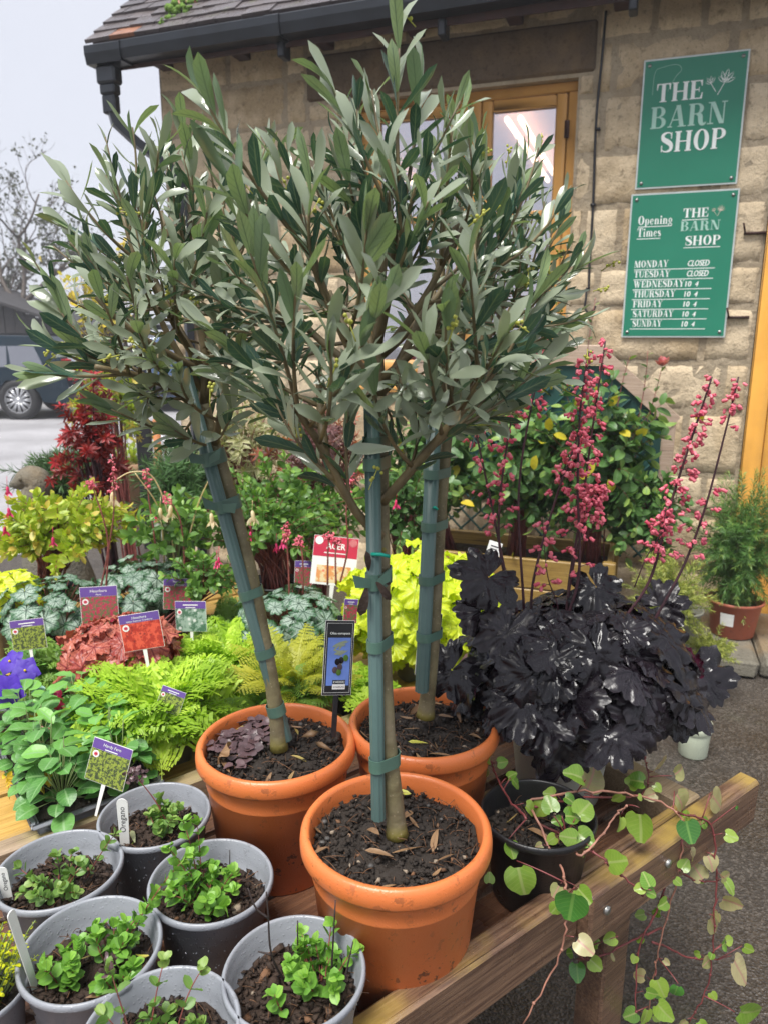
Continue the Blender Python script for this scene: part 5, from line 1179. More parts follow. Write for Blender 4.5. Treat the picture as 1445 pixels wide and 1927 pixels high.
# white stick labels
def stick(label, b, e, w_, text=None, yaw=0.):
    b = A3(*b); e = A3(*e); t = empty('stick_label', b, 0, label, 'plant label', 'white stick labels in the grey pots')
    d = unit(e-b); L = np.linalg.norm(e-b); x = unit(A3(cos(yaw), sin(yaw), 0)); x = unit(x-d*(x@d)); y = np.cross(d, x); m = MB(); a = np.linspace(0, pi, 9)
    out = [(w_/2*.8, -.02), (w_/2, L-w_/2)]+[(w_/2*cos(q), L-w_/2+w_/2*sin(q)) for q in a[1:-1]]+[(-w_/2, L-w_/2), (-w_/2*.8, -.02)]
    n = len(out); F = [x*p+d*q-y*.0007 for p, q in out]; B = [x*p+d*q+y*.0007 for p, q in out]
    m.add(F+B, [list(range(n)), [n+i for i in range(n)][::-1]]+[[i, n+i, n+(i+1) % n, (i+1) % n] for i in range(n)]); m.build('blade', M['tagwhite'], t, False)
    if text:
        mm = MB(); v, f = plain_text(text); k = L*.55/(v[:, 0].max()+1e-6); mm.add([d*(L*.28+q[0]*k)+x*(-(q[1])*k+.0035)-y*.001 for q in v], f); mm.build('handwriting', M['ink'], t, False)
zb = TZ+.1
stick('white stick label with Oregano written on it in the rearmost grey pot', ATZ(236, 1590, zb), AT(230, 1503, ATZ(236, 1590, zb)[1]-.004), .0185, 'Oregano')
stick('thin edge-on white stick leaning in the pot with the long leafy shoot', ATZ(68, 1862, zb), AT(20, 1715, ATZ(68, 1862, zb)[1]-.02), .012, None, 1.25)
stick('white stick label at the left picture edge in the pot of small leaved oregano', ATZ(16, 1692, zb), AT(2, 1632, ATZ(16, 1692, zb)[1]-.0), .016, 'Oregano', .2)
# yellow stonecrop at the left edge
p = ATZ(-42, 1860, .74); rg = np.random.default_rng(8)
t = empty('potted_stonecrop', (p[0], p[1], TZ+.001), 0, 'grey pot of bright yellow green stonecrop cut off by the left edge', 'potted plant')
m = MB(); m.lathe(nursery_prof(.06, .115), 40); m.build('pot', M['grey'], t); soil(t, .05, .09, M['soil'], rg, 80)
m = MB(); LV = Leaves()
for q in range(60):
    a = rg.uniform(0, 2*pi); r = .06*rg.uniform(0, 1)**.5; e = A3(r*cos(a)+.012, r*sin(a)+.01, .10+rg.uniform(.02, .085)); leafy_shoot(m, LV, rg, (r*.5*cos(a), r*.5*sin(a), .085), e*A3(.7, .7, .9), e, .0012, .001, 9, .009, .009, .3, (75, 45), False, (0, 1), 0, True, 0, 6, (1, 1, .6))
m.build('stems', M['greenstem'], t); m = MB(); LV.flush(m, OVAL, 0, rg); m.build('foliage', M['sedum'], t)
# ---------------------------------------------------------------- black-leaved heuchera in a pale pot
LOBE = [lobed_tpl(6+i % 2, .27, 2, .10, .042, .22, 9, 90, .12, i, 4+i % 3, 0., .5, .02) for i in range(8)]
LOBE_FR = [lobed_tpl(7, .17, 2, .07, .08, .15, 8, 84, .12, 20+i, 6+i % 3, .0, .5, .02) for i in range(6)]
LOBE_FLAT = [lobed_tpl(7, .25, 2, .09, .035, .15, 7, 74, .12, 40+i, 5, .02, .5, .014) for i in range(5)]
def heuchera_leaves(parent, rg, c, rad3, n, L, tpl, mat, base, pet, lo=-.35, tilt=.35, name='foliage', front=0.):
    m = MB(); st = MB(); P = []; D = []; N = []; S = []
    for k in range(n):
        f = (k+.5)/n; el = math.asin(lo+(1-lo)*f**.95 if f < 1 else 1); a = k*2.39996+rg.uniform(-.3, .3)
        o = A3(cos(a)*cos(el), sin(a)*cos(el), sin(el)); rr = rg.uniform(.72, 1.04)
        p = c+rad3*o*rr; n_ = unit(o*A3(1, 1, .9)+A3(0, 0, .55)+rg.normal(0, tilt*.6, 3)); d = unit(A3(o[0], o[1], -.35-.4*(1-max(0, o[2])))+rg.normal(0, .3, 3)); d = unit(d-n_*(d@n_))
        P.append(p); D.append(d); N.append(n_); S.append(L*rg.uniform(.7, 1.15)*(1-.25*max(0, o[2])))
        st.tube(bez(base+A3(*rg.normal(0, .012, 2), 0), (base+p)/2+A3(0, 0, .03)-o*.01, p-n_*.002, 6), .0012, 4, rg.uniform())
    m.scatter(tpl, np.array(P), np.array(D), np.array(N), np.array(S), None, rg.uniform(size=n), 0, rg)
    st.build('leaf_stalks', pet, parent); return m.build(name, mat, parent)
BUD = None
def bud_tpl():
    m = MB(); m.lathe([(.01, 0), (.22, .12), (.3, .4), (.27, .7), (.33, .95), (.2, 1.0), (.02, .8)], 7); return dict(v=np.stack([m.V[0][:, 2], m.V[0][:, 0], m.V[0][:, 1]], 1), f=m.F, lu=np.zeros(len(m.V[0])), lv=m.A[0][:, 2])
BUD = bud_tpl()
def flower_spike(parent, rg, pts, stem_r=.0032, fl=(.45, 1.), n=26, bl=.022, size=.0105, stem_mat='spike_stem', bud_mat='pink', gap=None):
    P = catmull(pts, 8); k = len(P); s = MB(); s.tube(P, [stem_r, stem_r*.45], 7, .5)
    for q in range(0, 0 if stem_r < .002 else 320):
        j = rg.integers(0, k-1); p = P[j]+(P[j+1]-P[j])*rg.uniform(); d = rdir(rg, 1)[0]; rr = stem_r*(1-.55*j/k); s.tube([p+d*rr*.6, p+d*(rr+.0022)], .00022, 3, .9, 0, False)
    T = np.gradient(P, axis=0); pos = []; D = []
    for i in range(n):
        f = fl[0]+(fl[1]-fl[0])*(i+rg.uniform(0, .6))/n
        if gap and gap[0] < f < gap[1] and rg.uniform() < .8: continue
        j = min(int(f*(k-1)), k-2); p = P[j]+(P[j+1]-P[j])*(f*(k-1)-j); a = i*2.4+rg.uniform(-.5, .5); tt = unit(T[j]); u = unit(np.cross(tt, (0, 1, .1))); v = np.cross(tt, u); o = u*cos(a)+v*sin(a)
        L = bl*rg.uniform(.5, 1.25)*(1-.6*max(0, (f-.6)/.4)); e = p+o*L+tt*L*.45; s.tube(bez(p, p+o*L*.5+tt*L*.4, e, 5), [.0007, .0005], 4, .5)
        for b in range(rg.integers(3, 7) if f < .93 else 3):
            w_ = rg.uniform(.45, 1.); q = p+(e-p)*w_+rg.normal(0, .0035, 3); pos.append(q); D.append(unit(o*.7+A3(0, 0, -.55)+rg.normal(0, .45, 3)))
    t = s.build('flower_spike', M[stem_mat], parent); m = MB(); n = len(pos)
    m.scatter(BUD, np.array(pos), np.array(D), rdir(rg, n), size*rg.uniform(.65, 1.15, n), None, rg.uniform(size=n), 0, rg); m.build('flowers', M[bud_mat], t); return t
rg = np.random.default_rng(77)
hp = ATZ(1050, 1492, TZ); hb = A3(hp[0], hp[1]+.01, TZ)
hc = empty('potted_heuchera', hb, 0, 'glossy black leaved heuchera with coral flower spikes in a pale pot at the bench end', 'potted plant')
m = MB(); m.lathe(nursery_prof(.112, .17), 56); m.build('pot', M['whitepot'], hc); soil(hc, .094, .135, M['soil'], rg, 60)
cc = AT(1085, 1270, hb[1]-.005)-hb
heuchera_leaves(hc, rg, cc+A3(0, 0, .012), A3(.235, .20, .155), 118, .135, LOBE, M['heuch_black'], A3(.01, 0, .15), M['spike_stem'], -.22, .5)
m = MB(); P = []; D = []; N = []; S = []
for px, py, dy, s, dx, dz in ((1150, 1315, -.15, .15, .1, -1), (1060, 1400, -.17, .16, -.1, -1), (965, 1310, -.13, .12, -.5, -.8), (1215, 1310, -.12, .13, .5, -.8), (1320, 1270, -.02, .15, .9, -.35), (1270, 1330, -.06, .14, .7, -.6), (850, 1260, -.10, .13, -.7, -.7), (920, 1085, -.04, .15, -.45, -.2), (905, 1150, -.04, .12, -.8, -.2), (1240, 1140, .08, .13, .7, .3), (1120, 1105, .0, .12, .2, -.4), (955, 1190, -.1, .13, -.3, -.7), (1000, 1270, -.16, .14, -.3, -.9), (1120, 1230, -.15, .13, .2, -.7), (1195, 1230, -.12, .13, .4, -.7)):
    p = AT(px, py, hb[1]+dy)-hb; P.append(p); S.append(s*.95); D.append(unit(A3(dx, -.35, dz))); N.append(unit(A3(dx*.25, -.75, .62)+rg.normal(0, .12, 3)))
m.scatter(LOBE, np.array(P), np.array(D), np.array(N), np.array(S), None, rg.uniform(size=len(P)), 0, rg); m.build('outer_leaves', M['heuch_black'], hc)
def px_path(pts, Y0, Y1, o): n = len(pts); return [AT(x, y, Y0+(Y1-Y0)*i/(n-1))-o for i, (x, y) in enumerate(pts)]
hy = hb[1]
for pts, Y1, n, sr, fl, gap in (
    ([(985, 1230), (971, 1148), (943, 1057), (938, 962), (952, 843), (967, 761)], hy+.03, 22, .0034, (.5, 1), None),
    ([(960, 1130), (933, 995), (897, 823), (885, 775)], hy+.07, 15, .0028, (.45, 1), None),
    ([(1050, 1270), (1055, 1200), (1088, 1081), (1086, 914), (1091, 771), (1107, 661)], hy-.03, 34, .0036, (.4, 1), None),
    ([(1070, 1200), (1069, 1105), (1093, 962), (1112, 819), (1138, 642)], hy+.05, 32, .0034, (.45, 1), None),
    ([(1000, 1200), (1002, 1096), (1045, 938), (1074, 857), (1093, 804)], hy+.04, 18, .0032, (.5, 1), None),
    ([(1060, 1180), (1079, 1057), (1107, 962), (1135, 912)], hy, 26, .003, (.55, 1), None),
    ([(1125, 1270), (1160, 1186), (1222, 1091), (1260, 952), (1298, 833), (1339, 709)], hy-.02, 40, .0036, (.45, 1), None),
    ([(1200, 1220), (1246, 1139), (1289, 1057), (1327, 952), (1360, 828), (1389, 709)], hy+.02, 30, .0032, (.4, 1), (.62, .84)),
    ([(1055, 1220), (1048, 1140), (1029, 1081), (1019, 971)], hy-.05, 9, .0016, (.55, 1), None),
    ([(1193, 1105), (1215, 1050), (1245, 1000), (1252, 955)], hy-.04, 9, .0014, (.4, 1), None),
    ([(985, 1150), (975, 930), (1000, 760), (1035, 630)], hy+.09, 20, .0028, (.6, 1), None)):
    flower_spike(hc, rg, px_path(pts, hy, Y1, hb), sr, fl, n, .024, .0115, gap=gap)
# ---------------------------------------------------------------- trailing plant in a black pot
vp = ATZ(1012, 1530, .775); vo = A3(vp[0], vp[1], TZ+.001); rg = np.random.default_rng(91)
vt = empty('trailing_plant', vo, 0, 'round leaved creeper with red stems spilling from a black pot over the rail', 'potted plant')
m = MB(); m.lathe(nursery_prof(.096, .152), 56); m.build('pot', M['blackpot'], vt); soil(vt, .08, .118, M['soil'], rg, 300); litter(vt, .07, .118, rg, 6)
stems = [[(1000, 1525, 1.09), (1055, 1635, 1.0), (1062, 1670, .945), (1066, 1720, .92), (1052, 1800, .91), (985, 1927, .9)],
         [(1010, 1550, 1.08), (1095, 1590, 1.03), (1160, 1640, .985), (1210, 1684, .975)],
         [(990, 1510, 1.1), (1085, 1490, 1.12), (1190, 1496, 1.17), (1272, 1528, 1.17), (1284, 1580, 1.15), (1270, 1660, 1.15), (1240, 1780, 1.15), (1228, 1850, 1.15), (1215, 1927, 1.15)],
         [(1272, 1528, 1.17), (1335, 1552, 1.2), (1348, 1640, 1.2), (1343, 1740, 1.2), (1332, 1850, 1.2), (1296, 1925, 1.2)],
         [(1000, 1520, 1.1), (1100, 1500, 1.17), (1205, 1495, 1.22), (1218, 1450, 1.24), (1212, 1425, 1.24)],
         [(990, 1540, 1.06), (955, 1500, 1.12), (930, 1450, 1.2), (925, 1435, 1.2)],
         [(1060, 1570, 1.05), (1090, 1610, 1.0), (1128, 1575, 1.03), (1160, 1530, 1.08), (1182, 1515, 1.12)],
         [(1275, 1640, 1.16), (1310, 1655, 1.2), (1350, 1660, 1.22)], [(1228, 1770, 1.15), (1290, 1800, 1.2), (1350, 1805, 1.22)], [(1245, 1745, 1.16), (1180, 1775, 1.12), (1110, 1805, 1.08), (1080, 1790, 1.06)],
         [(1284, 1575, 1.15), (1240, 1700, 1.14), (1200, 1790, 1.12), (1195, 1900, 1.1)]]
ms = MB(); mt = MB(); ALLV = []
for i, s in enumerate(stems):
    P = catmull([AT(*q)-vo for q in s], 7); P += np.random.default_rng(i).normal(0, .0012, P.shape); ALLV.append(P); (mt if i in (0, 6, 2) else ms).tube(P, [.0022, .0012], 6, .5)
    for q in P[3::6]: (mt if i in (0, 6, 2) else ms).sphere(q, .0028, 6, 4)
ms.build('red_stems', M['vine_stem'], vt); mt.build('tan_stems', M['vine_stem_tan'], vt)
ALLP = ALLV; ALLV = np.concatenate(ALLV)
def heart_tpl(seed, curl=.3, fold=.12):
    t = np.linspace(0, 2*pi, 26)[:-1]; rg2 = np.random.default_rng(seed); out = []
    for a in t:
        r = .5*(1-.28*max(0, -cos(a))**3 + .10*cos(a)); x = r*cos(a)*(1.12 if cos(a) > 0 else 1)+.42; y = r*sin(a)*1.02
        if cos(a) < -.9: x += .10
        if abs(sin(a)) < .3 and cos(a) > 0: x += .11
        out.append((x, y))
    V = [(.42, 0, 0)]; U = [0]; L = [.4]; F = []; n = len(out)
    for q in (.5, 1.):
        for x, y in out:
            xx = .42+(x-.42)*q; yy = y*q; V.append((xx, yy, fold*abs(yy)*1.2-curl*((xx-.42)**2)*.8+.015*sin(yy*20+seed))); U.append(yy*2); L.append(xx)
    F3 = [[0, 1+i, 1+(i+1) % n] for i in range(n)]; F4 = [[1+i, 1+n+i, 1+n+(i+1) % n, 1+(i+1) % n] for i in range(n)]
    return dict(v=np.array(V), f=[np.array(F3), np.array(F4)], lu=np.array(U), lv=np.array(L))
HEART = [heart_tpl(i, c, f) for i, (c, f) in enumerate([(.3, .1), (.6, .3), (.1, .05), (-.3, .25)])]
def vleaf(rows, matname, name):
    m = MB(); rr = np.random.default_rng(len(rows)); P = []; D = []; N = []; S = []
    for px, py, Y, s, ang, up in rows:
        p = AT(px, py, Y); f = p[1]*cos(PITCH)-(p[2]-CAM_H)*sin(PITCH); L = s*f/FPX*.86; a = rad(ang); d = A3(cos(a), -.15*up, sin(a)); n = unit(A3(rr.normal(0, .5), -1+.6*up*.5, .35+.6*up+rr.normal(0, .3))); d = unit(d-n*(d@n))
        P.append(p-vo-d*L*.5); D.append(d); N.append(n); S.append(L)
    for p in P:
        j = int(np.argmin(np.linalg.norm(ALLV-p, axis=1))); q = ALLV[j]
        if np.linalg.norm(q-p) < .09: m.tube(bez(q, (p+q)/2+A3(0, -.004, .006), p, 6), [.0013, .0009], 5, .2, 1)
    m.scatter(HEART, np.array(P), np.array(D), np.array(N), np.array(S), None, rr.uniform(size=len(P)), 0, rr); m.build(name, [M[matname], M['vine_stem']], vt)
vleaf([(1076, 1695, .915, 72, -95, 0), (1293, 1558, 1.13, 50, -80, 0), (1385, 1520, 1.2, 10, -80, 0), (1272, 1862, 1.1, 30, -100, 0), (1085, 1825, 1.07, 40, -100, 0)], 'vine_dark', 'dark_leaves')
vleaf([(978, 1650, .98, 68, -75, 0), (1035, 1518, 1.05, 40, 100, 1), (1095, 1526, 1.05, 50, 60, 1), (1072, 1536, 1.05, 38, 10, 1), (1050, 1545, 1.05, 24, 180, 1), (1095, 1575, 1.03, 46, -40, 1), (1155, 1622, .98, 52, 20, 1), (1218, 1660, .97, 34, 100, 1), (1205, 1672, .97, 24, 180, 1), (1222, 1680, .97, 26, -10, 1), (960, 1595, 1.02, 36, -90, 0), (918, 1430, 1.2, 22, 170, 1), (942, 1435, 1.2, 26, 10, 1), (960, 1460, 1.16, 24, 60, 1), (968, 1472, 1.15, 30, -20, 1), (1200, 1470, 1.22, 40, 140, 1), (1205, 1548, 1.1, 64, -70, 0), (1285, 1630, 1.14, 28, 60, 0), (1240, 1855, 1.12, 40, -60, 0), (1370, 1770, 1.22, 22, 10, 0), (1405, 1785, 1.22, 24, -20, 0), (1245, 1900, 1.1, 44, -30, 0), (1215, 1910, 1.1, 36, -120, 0), (1405, 1905, 1.18, 60, -10, 0), (920, 1655, .98, 24, 90, 0), (1150, 1765, 1.05, 30, 200, 0), (1250, 1700, 1.13, 30, 200, 0), (1205, 1640, 1.13, 34, 180, 0), (1085, 1460, 1.1, 48, 150, 1)], 'vine_leaf', 'green_leaves')
vleaf([(1240, 1440, 1.24, 44, 80, 0), (1275, 1453, 1.24, 36, 20, 0), (1278, 1505, 1.2, 50, -60, 0), (1345, 1505, 1.22, 56, -40, 0), (1225, 1495, 1.22, 30, 200, 0), (1110, 1470, 1.2, 60, 60, 0), (1315, 1645, 1.2, 40, 120, 0), (1362, 1650, 1.22, 28, 10, 0), (1370, 1695, 1.22, 46, -10, 0), (1340, 1735, 1.2, 50, -60, 0), (1330, 1810, 1.2, 28, 200, 0), (1388, 1822, 1.22, 62, -75, 0), (1335, 1620, 1.2, 36, -80, 0)], 'vine_pale', 'pale_leaves')
rr = np.random.default_rng(5); m = MB(); m2 = MB(); q = 0
for i, P in enumerate(ALLP):
    for k in range(4, len(P)-1, 5 if i in (2, 3, 10) else 7):
        for sgn in (-1, 1):
            if rr.uniform() < .48: continue
            d = unit(A3(sgn*rr.uniform(.4, 1), rr.normal(0, .5), rr.normal(-.1, .5))); L = rr.uniform(.012, .03); n = unit(A3(rr.normal(0, .6), -.8, .6)+rr.normal(0, .3, 3)); e = P[k]+d*L*.6+A3(0, 0, .004)
            (m if rr.uniform() < .6 else m2).scatter(HEART[rr.integers(4)], [e], [unit(d-n*(d@n)*.8+A3(0, 0, -.4))], [n], L, None, rr.uniform()); m.tube([P[k], e], .0007, 4, .3, 1)
m.build('small_leaves', [M['vine_leaf'], M['vine_stem']], vt); m2.build('bronze_leaves', M['vine_pale'], vt)
# the dark weed, oak leaf and bark in the left olive pot
# ---------------------------------------------------------------- plants on the back bench and the ground behind
def potted(name, label, cat, p, z, R, H, mat, rg, group=None, square=False, soil_n=60):
    t = empty(name, (p[0], p[1], z+.001), 0, label, cat, group)
    m = MB(); m.lathe(nursery_prof(R, H), 40); m.build('pot', M[mat], t); soil(t, R*.83, H*.78, M['soil'], rg, soil_n); return t
def heuchera(label, px, py, zc, R3, n, L, tpl, mat, pot, seed, spikes=(), Rp=.07, Hp=.12, z=TZ, lo=-.25, group=None, pm='redstem', dy=0.):
    rg = np.random.default_rng(seed); c = ATZ(px, py, zc); t = potted('potted_heuchera', label, 'potted plant', (c[0], c[1]+dy), z, Rp, Hp, pot, rg, group)
    o = A3(c[0], c[1]+dy, z+.001); heuchera_leaves(t, rg, A3(0, 0, zc-z-.03), A3(*R3), n, L, tpl, M[mat], A3(0, 0, Hp*.8), M[pm], lo)
    for pts in spikes: flower_spike(t, rg, px_path(pts, c[1], c[1]+.02, o), .0028, (.78, 1), 10, .01, .008, 'redstem')
    return t
sg = 'silver heucheras with dark veins on the back bench'
heuchera('lime yellow ruffled heuchera behind the rear orange pot', 795, 1140, .84, (.225, .15, .19), 130, .115, LOBE_FR, 'heuch_lime', 'taupe', 101, (), .09, .13, lo=-.6, pm='greenstem', dy=.03)
heuchera('red brown heuchera with wavy leaves in a taupe pot among the labels', 235, 1210, .82, (.15, .13, .10), 60, .095, LOBE_FR, 'heuch_red', 'taupe', 102, (), .075, .12, lo=-.3)
heuchera('silver veined heuchera nearest the left edge, below the golden fuchsia', 100, 1130, .83, (.16, .14, .09), 62, .082, LOBE_FLAT, 'heuch_silver', 'blackpot', 103, [[(190, 1110), (204, 1020), (180, 930), (168, 905)], [(200, 1110), (206, 1030), (215, 960), (212, 855)]], group=sg)
heuchera('silver veined heuchera with the tallest flower stems, centre of the three silver ones', 270, 1090, .84, (.17, .15, .09), 70, .082, LOBE_FLAT, 'heuch_silver', 'blackpot', 104, [[(300, 1100), (290, 1000), (281, 940), (276, 880)], [(350, 1090), (340, 980), (310, 930)]], group=sg)
heuchera('silver veined heuchera between the left olive trunk and the red ACER label', 545, 1145, .82, (.16, .15, .085), 60, .08, LOBE_FLAT, 'heuch_silver', 'blackpot', 105, [[(546, 1140), (543, 1060), (538, 985)], [(571, 1120), (570, 1050), (562, 1010)], [(617, 1100), (618, 1030), (621, 1005)], [(633, 1100), (632, 1040), (637, 1015)], [(640, 1100), (655, 1030), (652, 960), (661, 870)]], group=sg)
heuchera('lime green heuchera at the far left picture edge', 20, 1095, .86, (.1, .1, .06), 22, .10, LOBE_FLAT, 'heuch_lime', 'blackpot', 106, pm='greenstem')
heuchera('small dark wine heuchera leaf tuft beside the rear orange pot', 905, 1230, .76, (.05, .06, .06), 9, .085, LOBE_FLAT, 'oxalis', 'blackpot', 107, (), .05, .09)
# ferns
FR = [frond_tpl(13, .25, 5, 1.15, i, .06, 1.7) for i in range(4)]; FR2 = [frond_tpl(17, .2, 7, .9, 10+i, .012, .8) for i in range(2)]
def fern(label, px, py, zc, n, L, tpl, mat, pot, seed, Rp=.07, Hp=.115, spread=1., zl=0.):
    rg = np.random.default_rng(seed); c = ATZ(px, py, zc); t = potted('potted_fern', label, 'potted fern', c, TZ, Rp, Hp, pot, rg)
    P = []; D = []; N = []; S = []
    for k in range(n):
        f = k/n; a = k*2.4+rg.uniform(-.3, .3); el = f**1.2*1.0+rg.uniform(-.1, .1)
        P.append(A3(.02*cos(a), .02*sin(a), Hp*.8)); d = A3(cos(a)*cos(el)*spread, sin(a)*cos(el)*spread, sin(el)-.12); D.append(unit(d)); N.append(unit(A3(-cos(a)*sin(el), -sin(a)*sin(el), cos(el)+.02)+rg.normal(0, .15, 3))); S.append(L*rg.uniform(.65, 1.1)*(1-.25*f))
    m = MB(); m.scatter(tpl, np.array(P), np.array(D), np.array(N), np.array(S), None, rg.uniform(size=n), 0, rg); m.build('fronds', M[mat], t); return t
fern('large lime green frilly fern in a grey pot behind the grey oregano pots', 300, 1325, .76, 74, .245, FR, 'fern_lime', 'taupe', 111, .085, .12)
fern('golden yellow fern between the left olive trunk and the black olive label', 550, 1262, .76, 30, .23, FR2, 'fern_gold', 'blackpot', 112)
fern('second lime fern tucked behind the left olive trunk', 430, 1215, .78, 46, .22, FR, 'fern_lime', 'blackpot', 113)
fern('green fern behind the purple pansies at the left', 110, 1225, .78, 30, .18, FR, 'fern_green', 'blackpot', 114)
fern('small green fern low behind the rim of the left orange pot', 505, 1300, .74, 22, .17, FR2, 'fern_green', 'blackpot', 115, .055, .09)
fern('green fern between the silver heucheras and the left olive trunk', 425, 1150, .78, 30, .18, FR, 'fern_green', 'blackpot', 116, .06, .1)
fern('low yellow green fern between the two front orange pots', 655, 1290, .70, 22, .15, FR, 'fern_lime', 'blackpot', 117, .05, .08)
# violas and pansies in trays
SCAL = [leaf_tpl(.8, 6, .12, c, 0, .5, 1.4, .03, seed=50+i, across=5) for i, c in enumerate([.3, .6, .1, .9])]
def tray_plants(name, label, s0, t0, ds, dt, n, seed, z=.63, flowers=(), leaf='viola_leaf', L=.055, hh=.10):
    rg = np.random.default_rng(seed); t = empty(name, bs(s0, t0, z), BROT, label, 'bedding plants'); H = .055; m = MB()
    for q, (a, b) in enumerate((((0, 0), (ds, .004)), ((0, dt-.004), (ds, dt)), ((0, .005), (.004, dt-.005)), ((ds-.004, .005), (ds, dt-.005)))):
        m.box((a[0], a[1], 0), (b[0], b[1], H), 0, 0, .0015)
    for a, b in (((-.012, -.012), (ds+.012, .001)), ((-.012, dt-.001), (ds+.012, dt+.012)), ((-.012, .0015), (.0, dt-.0015)), ((ds, .0015), (ds+.012, dt-.0015))): m.box((a[0], a[1], H-.004), (b[0], b[1], H+.003), 0, 0, .003)
    m.box((.004, .004, .002), (ds-.004, dt-.004, .006)); m.build('tray', M['grey'], t)
    m = MB(); k = 20; X, Y_ = np.meshgrid(np.linspace(.005, ds-.005, k), np.linspace(.005, dt-.005, k), indexing='ij'); m.add(np.stack([X, Y_, .042+rg.normal(0, .003, X.shape)], -1).reshape(-1, 3), [[i*k+j, (i+1)*k+j, (i+1)*k+j+1, i*k+j+1] for i in range(k-1) for j in range(k-1)], .3)
    nn = 500; m.scatter(CHUNK, np.stack([rg.uniform(.01, ds-.01, nn), rg.uniform(.01, dt-.01, nn), rg.uniform(.04, .048, nn)], -1), rdir(rg, nn), rdir(rg, nn), .006, .006, rg.uniform(size=nn)); m.build('soil', M['soil'], t)
    st = MB(); LV = Leaves(); nr = max(1, int(dt/.085)); nc = max(1, int(ds/.085))
    for i in range(nc):
        for j in range(nr):
            c = A3((i+.5)*ds/nc, (j+.5)*dt/nr, .04)
            for q in range(n):
                a = q*2.4+rg.uniform(-.4, .4); f = (q+.5)/n; r = .055*(1-f*.75); e = c+A3(r*cos(a), r*sin(a), .015+hh*f*rg.uniform(.7, 1.1)); st.tube(bez(c, c+A3(0, 0, .03), e, 4), .0009, 4)
                LV.add(e, unit(A3(cos(a), sin(a), rg.uniform(-.4, .4))), unit(A3(cos(a)*.35, sin(a)*.35, 1)+rg.normal(0, .25, 3)), L*rg.uniform(.6, 1.15), L*rg.uniform(.65, 1.1), rg.uniform(0, .8) if f < .8 else rg.uniform(.7, 1))
    st.build('stems', M['greenstem'], t); m = MB(); LV.flush(m, SCAL, 0, rg); m.build('leaves', M[leaf], t); return t, rg
def pansy(parent, o, p, n, size, mat, rg, centre=True):
    p = p-o; c, s = cos(-BROT), sin(-BROT); p = A3(p[0]*c-p[1]*s, p[0]*s+p[1]*c, p[2]); n = A3(n[0]*c-n[1]*s, n[0]*s+n[1]*c, n[2])
    n = unit(n); u = unit(np.cross(n, A3(0, 0, 1))); v = np.cross(u, n); m = MB(); pt = leaf_tpl(1.05, 5, -.05, .35, 0, .55, .7, .05, seed=3, across=5)
    for k, a in enumerate((90+28, 90-28, 200, -20, -90)):
        d = u*cos(rad(a))+v*sin(rad(a)); m.scatter(pt, [p+n*.0012*(4-k)*-1], [d], [n], size*.55, size*.55*(1.25 if k == 4 else 1), rg.uniform())
    if centre: m.sphere(p+n*.003, A3(1, 1, 1)*size*.05, 6, 4, 0, 1)
    m.build('flower', [M[mat], M['yellowflower']], parent)
c0 = ATZ(118, 1548, .685); sA, tA = c0@BD, c0@BN
t, rg = tray_plants('viola_tray', 'grey tray of young green violas with yellow buds at the left', sA-.04, tA+.005, .22, .36, 36, 121, .641, L=.047, hh=.125)
o = bs(sA-.04, tA+.005, .641)
for px, py, Y, sz, mt in ((75, 1352, 1.42, .02, 'yellowflower'), (82, 1375, 1.38, .02, 'pinkpale'), (82, 1468, 1.25, .026, 'yellowflower'), (107, 1318, 1.46, .026, 'magenta'), (190, 1338, 1.5, .03, 'red_lamp'), (15, 1465, 1.28, .015, 'yellowflower'), (72, 1300, 1.5, .018, 'palegreen')):
    p = AT(px, py, Y)-o; c, s = cos(-BROT), sin(-BROT); p = A3(p[0]*c-p[1]*s, p[0]*s+p[1]*c, p[2]); m = MB()
    m.scatter([leaf_tpl(.7, 4, .2, .9, 0, .6, .8, seed=q) for q in range(3)], np.repeat([p], 7, 0)+rg.normal(0, .002, (7, 3)), rdir(rg, 7)+A3(0, 0, -.2), rdir(rg, 7), sz, sz, rg.uniform(size=7), 0, rg); m.tube(bez(p, p-A3(0, 0, .01), p-A3(0, -.01, .05), 4), .0008, 4); m.build('flower_bud', M[mt], t)
cP = ATZ(10, 1310, .70); sP, tP = cP@BD-.1, max(cP@BN-.06, tA+.385)
t, rg = tray_plants('pansy_tray', 'tray of violet blue pansies at the left picture edge', sP, tP, .2, .17, 12, 122, .641, L=.05, hh=.09)
o = bs(sP, tP, .641)
for px, py, Y, n_, sz in ((14, 1300, 1.46, (.2, -1, .35), .072), (48, 1262, 1.52, (.3, -.8, .6), .062), (20, 1245, 1.56, (-.2, -.7, .8), .06), (-20, 1262, 1.5, (-.3, -.9, .4), .06)):
    pansy(t, o, AT(px, py, Y), A3(*n_), sz, 'purple', rg)
